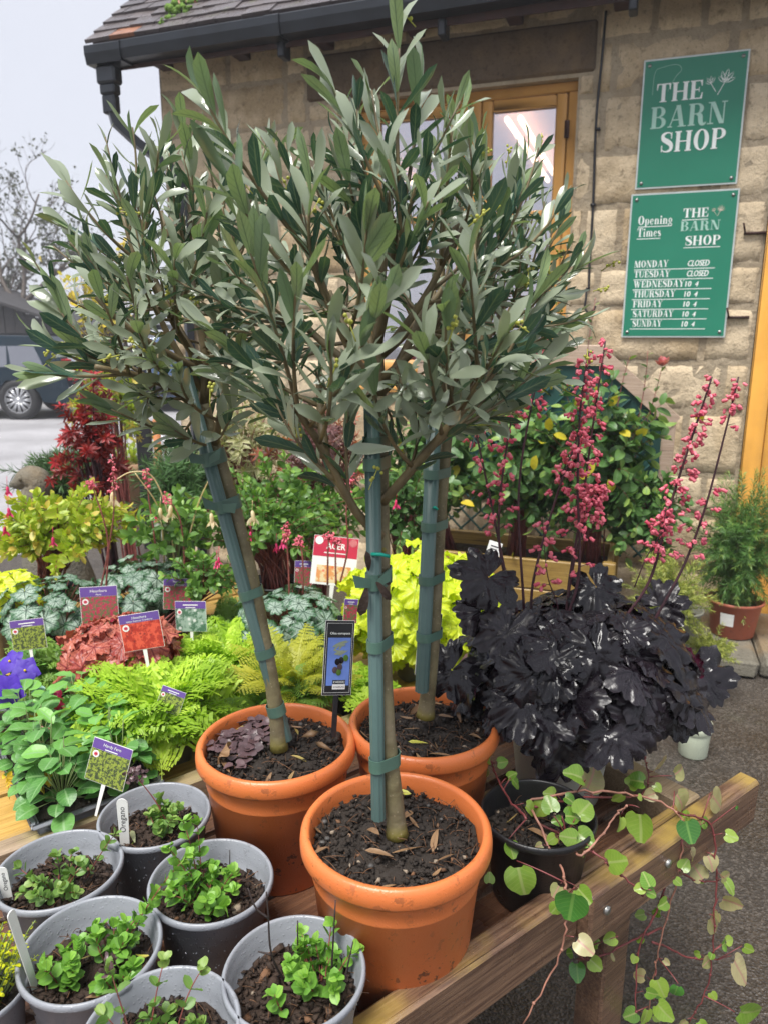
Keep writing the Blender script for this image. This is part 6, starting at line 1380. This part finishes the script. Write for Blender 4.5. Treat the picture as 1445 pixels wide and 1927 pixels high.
# ---------------------------------------------------------------- shrubs
def shrub(name, label, cat, base, c, rad3, ns, np_, L, tpl, mat, seed, stem='redstem', pot=None, W=None, lo=-.2, opp=True, r0=.004, droop=.1, ang=(65, 35), group=None, tipy=True, wild=.4, Rp=.13, Hp=.22, rmin=.45, extra=None):
    rg = np.random.default_rng(seed); base = A3(*base); t = empty(name, base, 0, label, cat, group); z0 = 0.
    if pot: m = MB(); m.lathe(nursery_prof(Rp, Hp), 40); m.build('pot', M[pot], t); soil(t, Rp*.83, Hp*.8, M['soil'], rg, 40); z0 = Hp*.75
    mb = MB(); LV = Leaves(); C = A3(*c)-base
    for k in range(ns):
        f = (k+.5)/ns; el = math.asin(lo+(1-lo)*f); a = k*2.39996+rg.uniform(-.4, .4); o = A3(cos(a)*cos(el), sin(a)*cos(el), sin(el)); e = C+A3(*rad3)*o*rg.uniform(rmin, 1.05)*(1.28 if rg.uniform() < .14 else 1)
        s = A3(*rg.normal(0, .02, 2), z0); st = C*.5+s*.5+A3(*rg.normal(0, .06, 2), 0) if C[2] > .35 else s
        mid = C*.6+e*.4+A3(0, 0, -.1*rad3[2]); 
        P = bez(s, (s+C)/2, mid, 6); mb.tube(P, [r0, r0*.55], 5, rg.uniform())
        leafy_shoot(mb, LV, rg, mid, (mid+e)/2+A3(0, 0, .12*rad3[2]), e, r0*.5, r0*.22, np_, L, W or L, .05, ang, opp, (0, .8), droop, tipy, 0, 8, (.9, 1, .7), wild)
    mb.build('stems', M[stem], t); m = MB(); LV.flush(m, tpl, 0, rg); m.build('foliage', M[mat], t)
    return t, rg
LF = [leaf_tpl(.52, 5, .12, c, 0, .55, 1.3, .015, seed=70+i) for i, c in enumerate([.4, .7, .2, 1.])]
NARROW = [leaf_tpl(.26, 4, .15, c, 0, .6, 1.2, seed=80+i) for i, c in enumerate([.3, .6, .1])]
NEED = [leaf_tpl(.09, 2, .1, c, 0, .5, 1., seed=90+i) for i, c in enumerate([.1, .3, -.1])]
PALM = [palm_tpl(5, 1.7, .17, i) for i in range(3)]; PALM7 = [palm_tpl(7, 2.1, .13, i+5) for i in range(3)]
def drops(t, rg, base, pts, mat, L=.03):
    """pendant fuchsia flowers"""
    for px, py, Y in pts:
        p = AT(px, py, Y)-A3(*base); m = MB(); m.scatter(BUD, [p], [(rg.normal(0, .1), 0, -1)], [(0, 1, 0)], L*.8, L*.45, .3)
        m.scatter(NARROW, np.repeat([p-A3(0, 0, L*.45)], 5, 0), np.stack([np.cos(np.arange(5)*1.26)*.8, np.sin(np.arange(5)*1.26)*.8, -np.ones(5)], 1), rdir(rg, 5), L*.7, L*.9, rg.uniform(size=5))
        m.tube([p, p+A3(.003, 0, .03)], .0007, 4); m.build('flower', M[mat], t)
b = (-1.08, 2.27, TZ); t, rg = shrub('potted_fuchsia', 'golden leaved fuchsia with red stems at the left edge', 'potted plant', b, AT(110, 1010, 2.27), (.27, .24, .15), 95, 8, .042, LF, 'golden', 131, pot='blackpot', Rp=.09, Hp=.14, lo=-.35)
drops(t, rg, b, [(14, 915, 2.15), (16, 955, 2.1), (10, 990, 2.1), (100, 1010, 2.1)], 'magenta')
b = (-.66, 2.25, TZ); t, rg = shrub('potted_fuchsia', 'cream flowered fuchsia with arching stems below the red acer', 'potted plant', b, AT(330, 1010, 2.2), (.18, .16, .15), 22, 6, .045, LF, 'green_leaf', 132, 'greenstem', 'blackpot', Rp=.08, Hp=.13)
m = MB()
for pts in ([(330, 1080), (320, 980), (290, 900), (250, 888), (215, 905)], [(340, 1080), (370, 960), (395, 900)], [(310, 1060), (300, 960), (255, 890)]): m.tube(catmull(px_path(pts, 2.2, 2.1, A3(*b)), 6), [.003, .0015], 5)
m.build('arching_stems', M['creamflower'], t); drops(t, rg, b, [(302, 955, 2.08), (322, 950, 2.08), (398, 965, 2.1), (475, 960, 2.15), (212, 925, 2.05)], 'creamflower', .045)
b = (-.36, 2.35, TZ); t, rg = shrub('potted_fuchsia', 'green fuchsia with small magenta drops behind the silver heuchera', 'potted plant', b, AT(500, 1010, 2.35), (.27, .22, .18), 80, 7, .038, LF, 'green_leaf', 133, 'redstem', 'blackpot', Rp=.09, Hp=.13)
drops(t, rg, b, [(412, 1050, 2.2), (520, 1022, 2.2), (472, 1000, 2.2), (532, 1015, 2.2), (745, 940, 2.2)], 'magenta', .03)
b = (-.62, 1.98, TZ); t, rg = shrub('potted_fuchsia', 'trailing fuchsia with thin red stems behind the left olive trunk', 'potted plant', b, AT(385, 1100, 2.0), (.13, .12, .12), 26, 7, .032, LF, 'green_leaf', 138, 'redstem', 'blackpot', Rp=.07, Hp=.12)
drops(t, rg, b, [(408, 1055, 1.9), (412, 1048, 1.92)], 'magenta', .022)
shrub('red_acer', 'deep red Japanese acer standing tall in front of the cars', 'acer', (-1.08, 2.9, 0), AT(175, 835, 2.85), (.155, .15, .32), 34, 5, .085, PALM, 'acer_red', 134, 'spike_stem', 'blackpot', r0=.005, droop=.3, lo=-.9, rmin=.3, Rp=.15, Hp=.28)
shrub('bronze_acer', 'bronze and orange acer behind the front olive stake', 'acer', (-.28, 2.95, 0), AT(600, 860, 2.9), (.25, .22, .3), 40, 4, .085, PALM7, 'acer_bronze', 135, 'redstem', 'blackpot', r0=.005, droop=.3, lo=-.7, Rp=.15, Hp=.28)
shrub('variegated_shrub', 'cream edged variegated shrub against the barn wall', 'shrub', (-.62, 3.2, 0), AT(455, 860, 3.15), (.26, .22, .36), 80, 9, .055, NARROW, 'varieg', 136, 'redstem', 'taupe', r0=.005, droop=.15, lo=-.9, rmin=.35, Rp=.15, Hp=.28)
shrub('dwarf_conifer', 'soft blue green dwarf pine left of the red acer', 'conifer', (-1.5, 3.1, 0), AT(130, 905, 3.1), (.2, .18, .16), 120, 26, .06, NEED, 'conifer', 137, 'greytwig', 'taupe', W=.05, opp=True, r0=.004, droop=.0, lo=-.5, Rp=.14, Hp=.26)
shrub('dwarf_conifer', 'rounded dark pine behind the cream fuchsia flowers', 'conifer', (-.82, 2.75, 0), AT(345, 930, 2.75), (.17, .17, .2), 140, 26, .06, NEED, 'conifer', 139, 'greytwig', 'taupe', W=.05, opp=True, r0=.004, lo=-.7, Rp=.14, Hp=.26)
shrub('lime_acer', 'yellow green leaved shrub rising behind the red acer', 'shrub', (-1.3, 3.7, 0), AT(205, 745, 3.7), (.22, .2, .28), 34, 5, .09, PALM, 'golden', 140, 'redstem', 'clay_far' if False else 'taupe', r0=.005, droop=.2, lo=-.8, Rp=.16, Hp=.3)
shrub('green_shrub', 'mixed green shrub low between the bronze acer and the variegated shrub', 'shrub', (-.3, 2.75, 0), AT(545, 960, 2.65), (.38, .22, .2), 80, 8, .045, LF, 'green_leaf', 141, 'redstem', 'taupe', lo=-.6, Rp=.14, Hp=.26)
shrub('golden_shrub', 'yellow green bush between the lime heuchera and the barn', 'shrub', (.1, 2.9, 0), AT(760, 960, 2.8), (.25, .2, .2), 55, 8, .05, LF, 'rose_leaf', 142, 'redstem', 'taupe', lo=-.8, Rp=.14, Hp=.26)
shrub('green_shrub', 'leafy dark green shrub between the rose planter and the rosemary', 'shrub', (1.42, 3.35, .1), AT(1215, 960, 3.35), (.2, .16, .24), 60, 8, .06, LF, 'rose_leaf', 143, 'redstem', 'taupe', lo=-.9, Rp=.1, Hp=.18)
# climbing roses in a trellis planter by the wall
pl = empty('trellis_planter', bw(-.62, -.62, 0), BR, 'wooden rose planter with a dark green trellis back against the barn wall', 'planter')
m = MB(); rgp = np.random.default_rng(2)
for x0, y0, x1, y1 in ((-.62, -.22, .42, -.195), (-.62, .195, .42, .22), (-.62, -.194, -.595, .194), (.395, -.194, .42, .194)):
    for q in range(3): m.box((x0, y0, .06+q*.152), (x1, y1, .06+q*.152+.146), rgp.uniform(), 0, .004)
for x in (-.64, .38):
    for y in (-.24, .2): m.box((x, y, 0), (x+.06, y+.04, .53), rgp.uniform(), 0, .004)
m.build('box', M['planterwood'], pl, False)
m = MB(); m.box((-.59, -.19, .42), (.39, .19, .44)); m.build('soil', M['soil'], pl)
m = MB(); m.box((-.66, .245, .3), (-.60, .285, 1.42), .3, 0, .004); m.box((.60, .245, .3), (.66, .285, 1.16), .6, 0, .004)
v0, v1 = A3(.30, 0, 1.44), A3(.655, 0, 1.13); d = unit(v1-v0); n = A3(-d[2], 0, d[0])*.035
m.add([(*(p+s*n)[:1], y, (p+s*n)[2]) for p in (v0, v1) for s in (-1, 1) for y in (.24, .29)], [[0, 1, 3, 2], [4, 6, 7, 5], [0, 4, 5, 1], [2, 3, 7, 6], [0, 2, 6, 4], [1, 5, 7, 3]], .5)
m.box((-.66, .2405, 1.405), (.30, .2895, 1.50), .8, 0, .004); m.build('trellis_frame', M['palewood'], pl, False)
m = MB()
m.add([(x, y, z) for y in (.262, .272) for x, z in ((-.598, .72), (.598, .72), (.598, 1.18), (.32, 1.40), (-.598, 1.40))], [[0, 1, 2, 3, 4], [9, 8, 7, 6, 5]]+[[i, 5+i, 5+(i+1) % 5, (i+1) % 5] for i in range(5)]); m.build('back_panel', M['trellis'], pl, False)
m = MB()
for k in range(-9, 10):
    for s in (-1, 1):
        a = A3(k*.11-.4, .252 if s > 0 else .246, .4); b = a+A3(s*.9, 0, .9); P = [p for p in np.linspace(a, b, 30) if -.58 < p[0] < .58 and .4 < p[2] < 1.38-max(0, p[0]-.32)*.9]
        if len(P) > 2: m.tube([P[0], P[-1]], .006, 4)
m.build('lattice', M['trellis'], pl, False)
roses = []
for i, (lx, px, py, rx, rz, lab) in enumerate(((-.42, 810, 880, .26, .34, 'broad climbing rose on the left end of the planter, behind the rear olive'), (-.05, 985, 880, .26, .34, 'climbing rose with yellowing leaves in the middle of the planter'), (.32, 1120, 870, .30, .38, 'climbing rose on the right end of the planter beneath the signs'))):
    b = bw(-.62+lx, -.62, .44); Y = b[1]-.05; t, rg = shrub('climbing_rose', lab, 'rose', b, AT(px, py, Y-.06), (rx*1.15, .2, rz*1.12), 135, 9, .085, LF, 'rose_leaf', 150+i, 'redstem', None, r0=.004, lo=-1., rmin=.25, opp=False, ang=(75, 50), droop=.1, group='roses in the trellis planter'); roses.append((t, b, rg))
    m = MB(); n = 12; m.scatter(LF, AT(px, py, Y)-b+rg.normal(0, 1, (n, 3))*A3(.16, .1, .2)-A3(0, .12, 0), rdir(rg, n), A3(0, -1, .5)+rdir(rg, n)*.6, .07, .075, rg.uniform(size=n), 0, rg); m.build('yellow_leaves', M['yellow_leaf'], t)
t, b, rg = roses[2]
for pts in ([(1180, 900), (1225, 780), (1245, 690)], [(1170, 900), (1215, 760), (1218, 660)], [(1100, 850), (1090, 720), (1106, 590), (1120, 560)], [(1150, 850), (1160, 740), (1185, 670)]):
    m = MB(); LV = Leaves(); P = [AT(x, y, b[1]-.02)-b for x, y in pts]; leafy_shoot(m, LV, rg, P[0], P[1], P[-1], .003, .0015, 8, .05, .05, .2, (70, 50), False); m.build('tall_shoot', M['redstem'], t); m = MB(); LV.flush(m, LF, 0, rg); m.build('shoot_leaves', M['rose_leaf'], t)
def rosebloom(px, py, Y, s):
    p = AT(px, py, Y)-b; m = MB(); n = 22; d = rdir(rg, n); d[:, 2] = np.abs(d[:, 2])+.3
    m.scatter([leaf_tpl(.9, 4, .3, -1.0, 0, .5, .7, seed=q) for q in range(3)], np.repeat([p], n, 0)-A3(0, 0, s*.3), d, -d*A3(1, 1, 0)+A3(0, 0, .8), s*rg.uniform(.5, .75, n), s*.6, rg.uniform(size=n), 0, rg); m.sphere(p, A3(.28, .28, .3)*s, 8, 6); m.build('rose_bloom', M['pinkpale'], t)
rosebloom(1247, 680, b[1]-.02, .07)
# rosemary, heath, small pots on the right
b = ATZ(1372, 1190, .092); t, rg = shrub('potted_rosemary', 'bushy rosemary in a red clay pot on the step by the door', 'potted plant', (b[0]+.01, b[1], .092), AT(1395, 1030, b[1]+.02), (.27, .24, .40), 260, 34, .04, NEED, 'rosemary', 161, 'greenstem', 'redclay', W=.05, Rp=.135, Hp=.185, r0=.0018, lo=-1., rmin=.35)
m = MB(); a0, a1 = rad(215), rad(245); m.add([(.1285*cos(a)*k, .1285*sin(a)*k, z) for a in np.linspace(a0, a1, 5) for z, k in ((.07, .90), (.135, .965))], [[2*i, 2*i+2, 2*i+3, 2*i+1] for i in range(4)]); m.build('sticker', M['tagwhite'], t)
b = A3(1.16, 2.98, 0); shrub('heath_plant', 'yellow green spiky heath growing in front of the rose planter', 'potted plant', b, AT(1255, 1130, 2.95), (.2, .16, .26), 170, 26, .028, NEED, 'yellowheath', 162, 'greenstem', 'redclay', W=.05, Rp=.1, Hp=.16, r0=.0025, lo=-.6, rmin=.35)
b = A3(1.42, 3.0, 0); shrub('heath_plant', 'small low heath beside the red clay pot', 'potted plant', b, AT(1335, 1225, 3.0), (.12, .12, .1), 70, 18, .026, NEED, 'yellowheath', 163, 'greenstem', 'taupe', W=.05, Rp=.06, Hp=.1, r0=.0025, lo=-.4)
p = ATZ(1302, 1418, 0); t = empty('flower_pot', (p[0], p[1], .001), 0, 'small empty pale cream pot standing on the ground', 'pot')
m = MB(); m.lathe([(0, .003), (.046, .003), (.049, 0), (.052, .004), (.057, .1), (.058, .128), (.056, .131), (.053, .129), (.051, .1), (.047, .012), (0, .010)], 44); m.build('pot', M['cream'], t)
m = MB(); m.lathe([(.0585, .098), (.0605, .1), (.0612, .126), (.059, .133), (.0565, .1325)], 44); m.build('rim', M['cream'], t)
# stone bird, far pot, post
b = A3(-1.44, 2.95, 0); sb = empty('stone_bird', b, 0, 'weathered stone bird with its head raised at the left of the display', 'statue')
m = MB(); hd = AT(75, 905, 2.95)-b
m.lathe([(.0, 0), (.13, 0), (.13, .05), (.09, .08), (.09, .35), (.11, .38), (0, .4)], 20)
prof = catmull([(.05, 0, .36), (.09, 0, .5), (.07, 0, .66), (.015, 0, hd[2]-.12), hd-A3(.0, 0, .02), hd+A3(-.035, 0, .012), hd+A3(-.085, 0, -.008), hd+A3(-.12, 0, -.018)], 8)
m.tube(prof, [.06, .15, .12, .062, .055, .052, .03, .008], 16, .5)
m.sphere(hd+A3(-.055, -.043, .015), .009, 8, 6); m.sphere(hd+A3(-.055, .043, .015), .009, 8, 6); m.build('bird', M['greystone'], sb)
p = A3(-2.15, 6.3, 0); t = empty('clay_pot', p, 0, 'old terracotta pot standing in the yard beyond the acer', 'pot')
m = MB(); m.lathe([(0, .01), (.16, .01), (.17, 0), (.2, .4), (.235, .41), (.24, .5), (.21, .5), (.19, .4), (0, .38)], 32); m.build('pot', M['clay_far'], t)
m = MB(); LV = Leaves(); rg = np.random.default_rng(3)
for q in range(14): a = q*2.4; leafy_shoot(m, LV, rg, (0, 0, .4), (.05*cos(a), .05*sin(a), .55), (.22*cos(a), .2*sin(a), .62+.1*(q % 3)), .004, .002, 5, .08, .08)
m.build('stems', M['greenstem'], t); m = MB(); LV.flush(m, LF, 0, rg); m.build('foliage', M['golden'], t)
p = A3(-1.62, 5.3, 0); t = empty('garden_post', p, 0, 'orange brown garden post beside a dark board near the barn corner', 'post')
m = MB(); m.tube([(0, 0, 0), (0, 0, .95)], .026, 14); m.sphere((0, 0, .95), A3(.027, .027, .02), 14, 6); m.build('post', M['rust'], t)
m = MB(); m.box((-.16, .02, 0), (-.05, .05, .95), 0, 0, .005); m.build('board', M['black'], t, False)
# ---------------------------------------------------------------- printed plant labels
purple_card('purple topped heuchera label with a pink flower picture, left of the silver heuchera', 188, 1142, 1.82, 68, 78, -1, 8, 'Heuchera', 'Paris', M['ph_pink'])
purple_card('purple topped label reading Heuchera Indian Summer Cranberry in the red plant', 267, 1188, 1.58, 76, 70, 8*-1, 4, 'Heuchera', 'Indian Summer Cranberry', M['ph_red'])
purple_card('dim heuchera label with pink flowers behind the thin fuchsia stems', 338, 1118, 1.97, 60, 60, 2, 0, 'Heuchera', '', M['ph_pink'])
purple_card('label with a white flower picture beside the left olive trunk', 360, 1160, 1.80, 60, 58, -2, -6, '', '', M['ph_white'])
purple_card('fern label with a purple top leaning at the left above the pansies', 54, 1194, 1.68, 62, 58, -5, 6, '', '', M['ph_fern'])
purple_card('large Hardy Fern label tilted in front of the lime fern', 205, 1438, 1.21, 82, 82, 12, -14, 'Hardy Fern', '', M['ph_fern'], -14)
purple_card('small purple label almost swallowed by the lime fern', 322, 1318, 1.40, 48, 44, 16, -10, '', '', M['ph_fern'], -20)
purple_card('purple and pink label between the front stake and the lime heuchera', 660, 1150, 1.75, 26, 46, 6, 10, '', '', M['ph_pink'])
purple_card('small dark purple label left of the red ACER label', 572, 1080, 2.2, 34, 50, 4, 10, '', '', M['ph_pink'])
t, w_, h_ = card('plant_label', 'large red and white ACER label leaning back behind the silver heuchera', 630, 1056, 2.1, 84, 92, 6, 0, -12)
rect(t, 'header', -w_/2+.001, w_/2-.001, h_*.08, h_/2-.001, -.0004, M['tagred']); rect(t, 'picture', -w_*.38, w_*.38, -h_*.45, -h_*.1, -.0004, M['ph_acer'])
m = MB(); put_text(m, 'ACER', 0, h_*.24, h_*.13, -.001, w_*.42, 0, 0, 'c', .001); m.poly([(-w_*.25, -.001, h_*.15), (w_*.25, -.001, h_*.15), (w_*.25, -.001, h_*.17), (-w_*.25, -.001, h_*.17)]); m.build('lettering', M['white'], t, False)
for x in (-.38, .38): m = MB(); m.tube([(x*w_, -.0006, h_*.4), (x*w_, -.001, h_*.4)], w_*.09, 16); m.build('badge', M['white'] if x < 0 else M['pinkpale'], t, False)
t, w_, h_ = card('plant_label', 'little red label hanging among the cream fuchsia flowers', 306, 975, 2.2, 30, 34, 4, 0, -6); rect(t, 'face', -w_*.48, w_*.48, -h_*.3, h_*.48, -.0004, M['tagred'])
t, w_, h_ = card('plant_label', 'white label leaning between the lime and the black heuchera', 928, 1036, 1.8, 26, 34, 18, 0, -14); rect(t, 'printed_line', -w_*.3, w_*.3, h_*.2, h_*.26, -.0006, M['ink']); rect(t, 'printed_line', -w_*.3, w_*.2, h_*.05, h_*.1, -.0006, M['ink'])
# weed, leaf and bark lying in the left olive pot
o2 = [o for o in bpy.data.objects if o.get('label', '').startswith('left olive tree')][0]; ob = A3(*o2.location); rg = np.random.default_rng(17)
m = MB(); LV = Leaves()
for k in range(46):
    p = ATZ(455+rg.normal(0, 26), 1385+rg.normal(0, 22), .845)-ob
    if np.hypot(p[0], p[1]) > .115: continue
    for q in range(3): a = q*2.1+rg.uniform(0, 2); LV.add(p, A3(cos(a), sin(a), .1), A3(rg.normal(0, .3), rg.normal(0, .3), 1), .017, .02, rg.uniform())
LV.flush(m, HEART, 0, rg); m.build('creeping_weed', M['oxalis'], o2)
m = MB(); p = ATZ(415, 1418, .852)-ob; m.scatter([lobed_tpl(5, .5, 1, .05, .1, .5, 4, 40, .4, 3, 3)], [p], [(.3, -.5, .6)], [(-.3, -.4, .8)], .055, .045, .5); m.build('oak_leaf', M['deadleaf'], o2)
m = MB(); p = ATZ(588, 1382, .853)-ob; m.scatter(BARK, [p, p+A3(.02, -.03, -.004)], [(1, .4, .2), (1, -1, 0)], [(0, -.4, 1), (0, 0, 1)], [.034, .05], [.026, .014], [.955, .4], 0, rg); m.build('bark_chip', M['deadleaf'], o2)
# ---------------------------------------------------------------- damp misty air over the yard
m = MB(); m.box((-156, -66, -1), (156, 246, 9))
hz = bpy.data.materials.new('mist'); hz.use_nodes = True; ht = hz.node_tree; ht.nodes.remove(ht.nodes['Principled BSDF'])
pv = ht.nodes.new('ShaderNodeVolumePrincipled'); pv.inputs['Color'].default_value = (.93, .95, 1, 1); pv.inputs['Density'].default_value = .0045; pv.inputs['Anisotropy'].default_value = .2
ht.links.new(pv.outputs[0], ht.nodes['Material Output'].inputs['Volume'])
tag(m.build('haze', hz, None, False), kind='stuff')
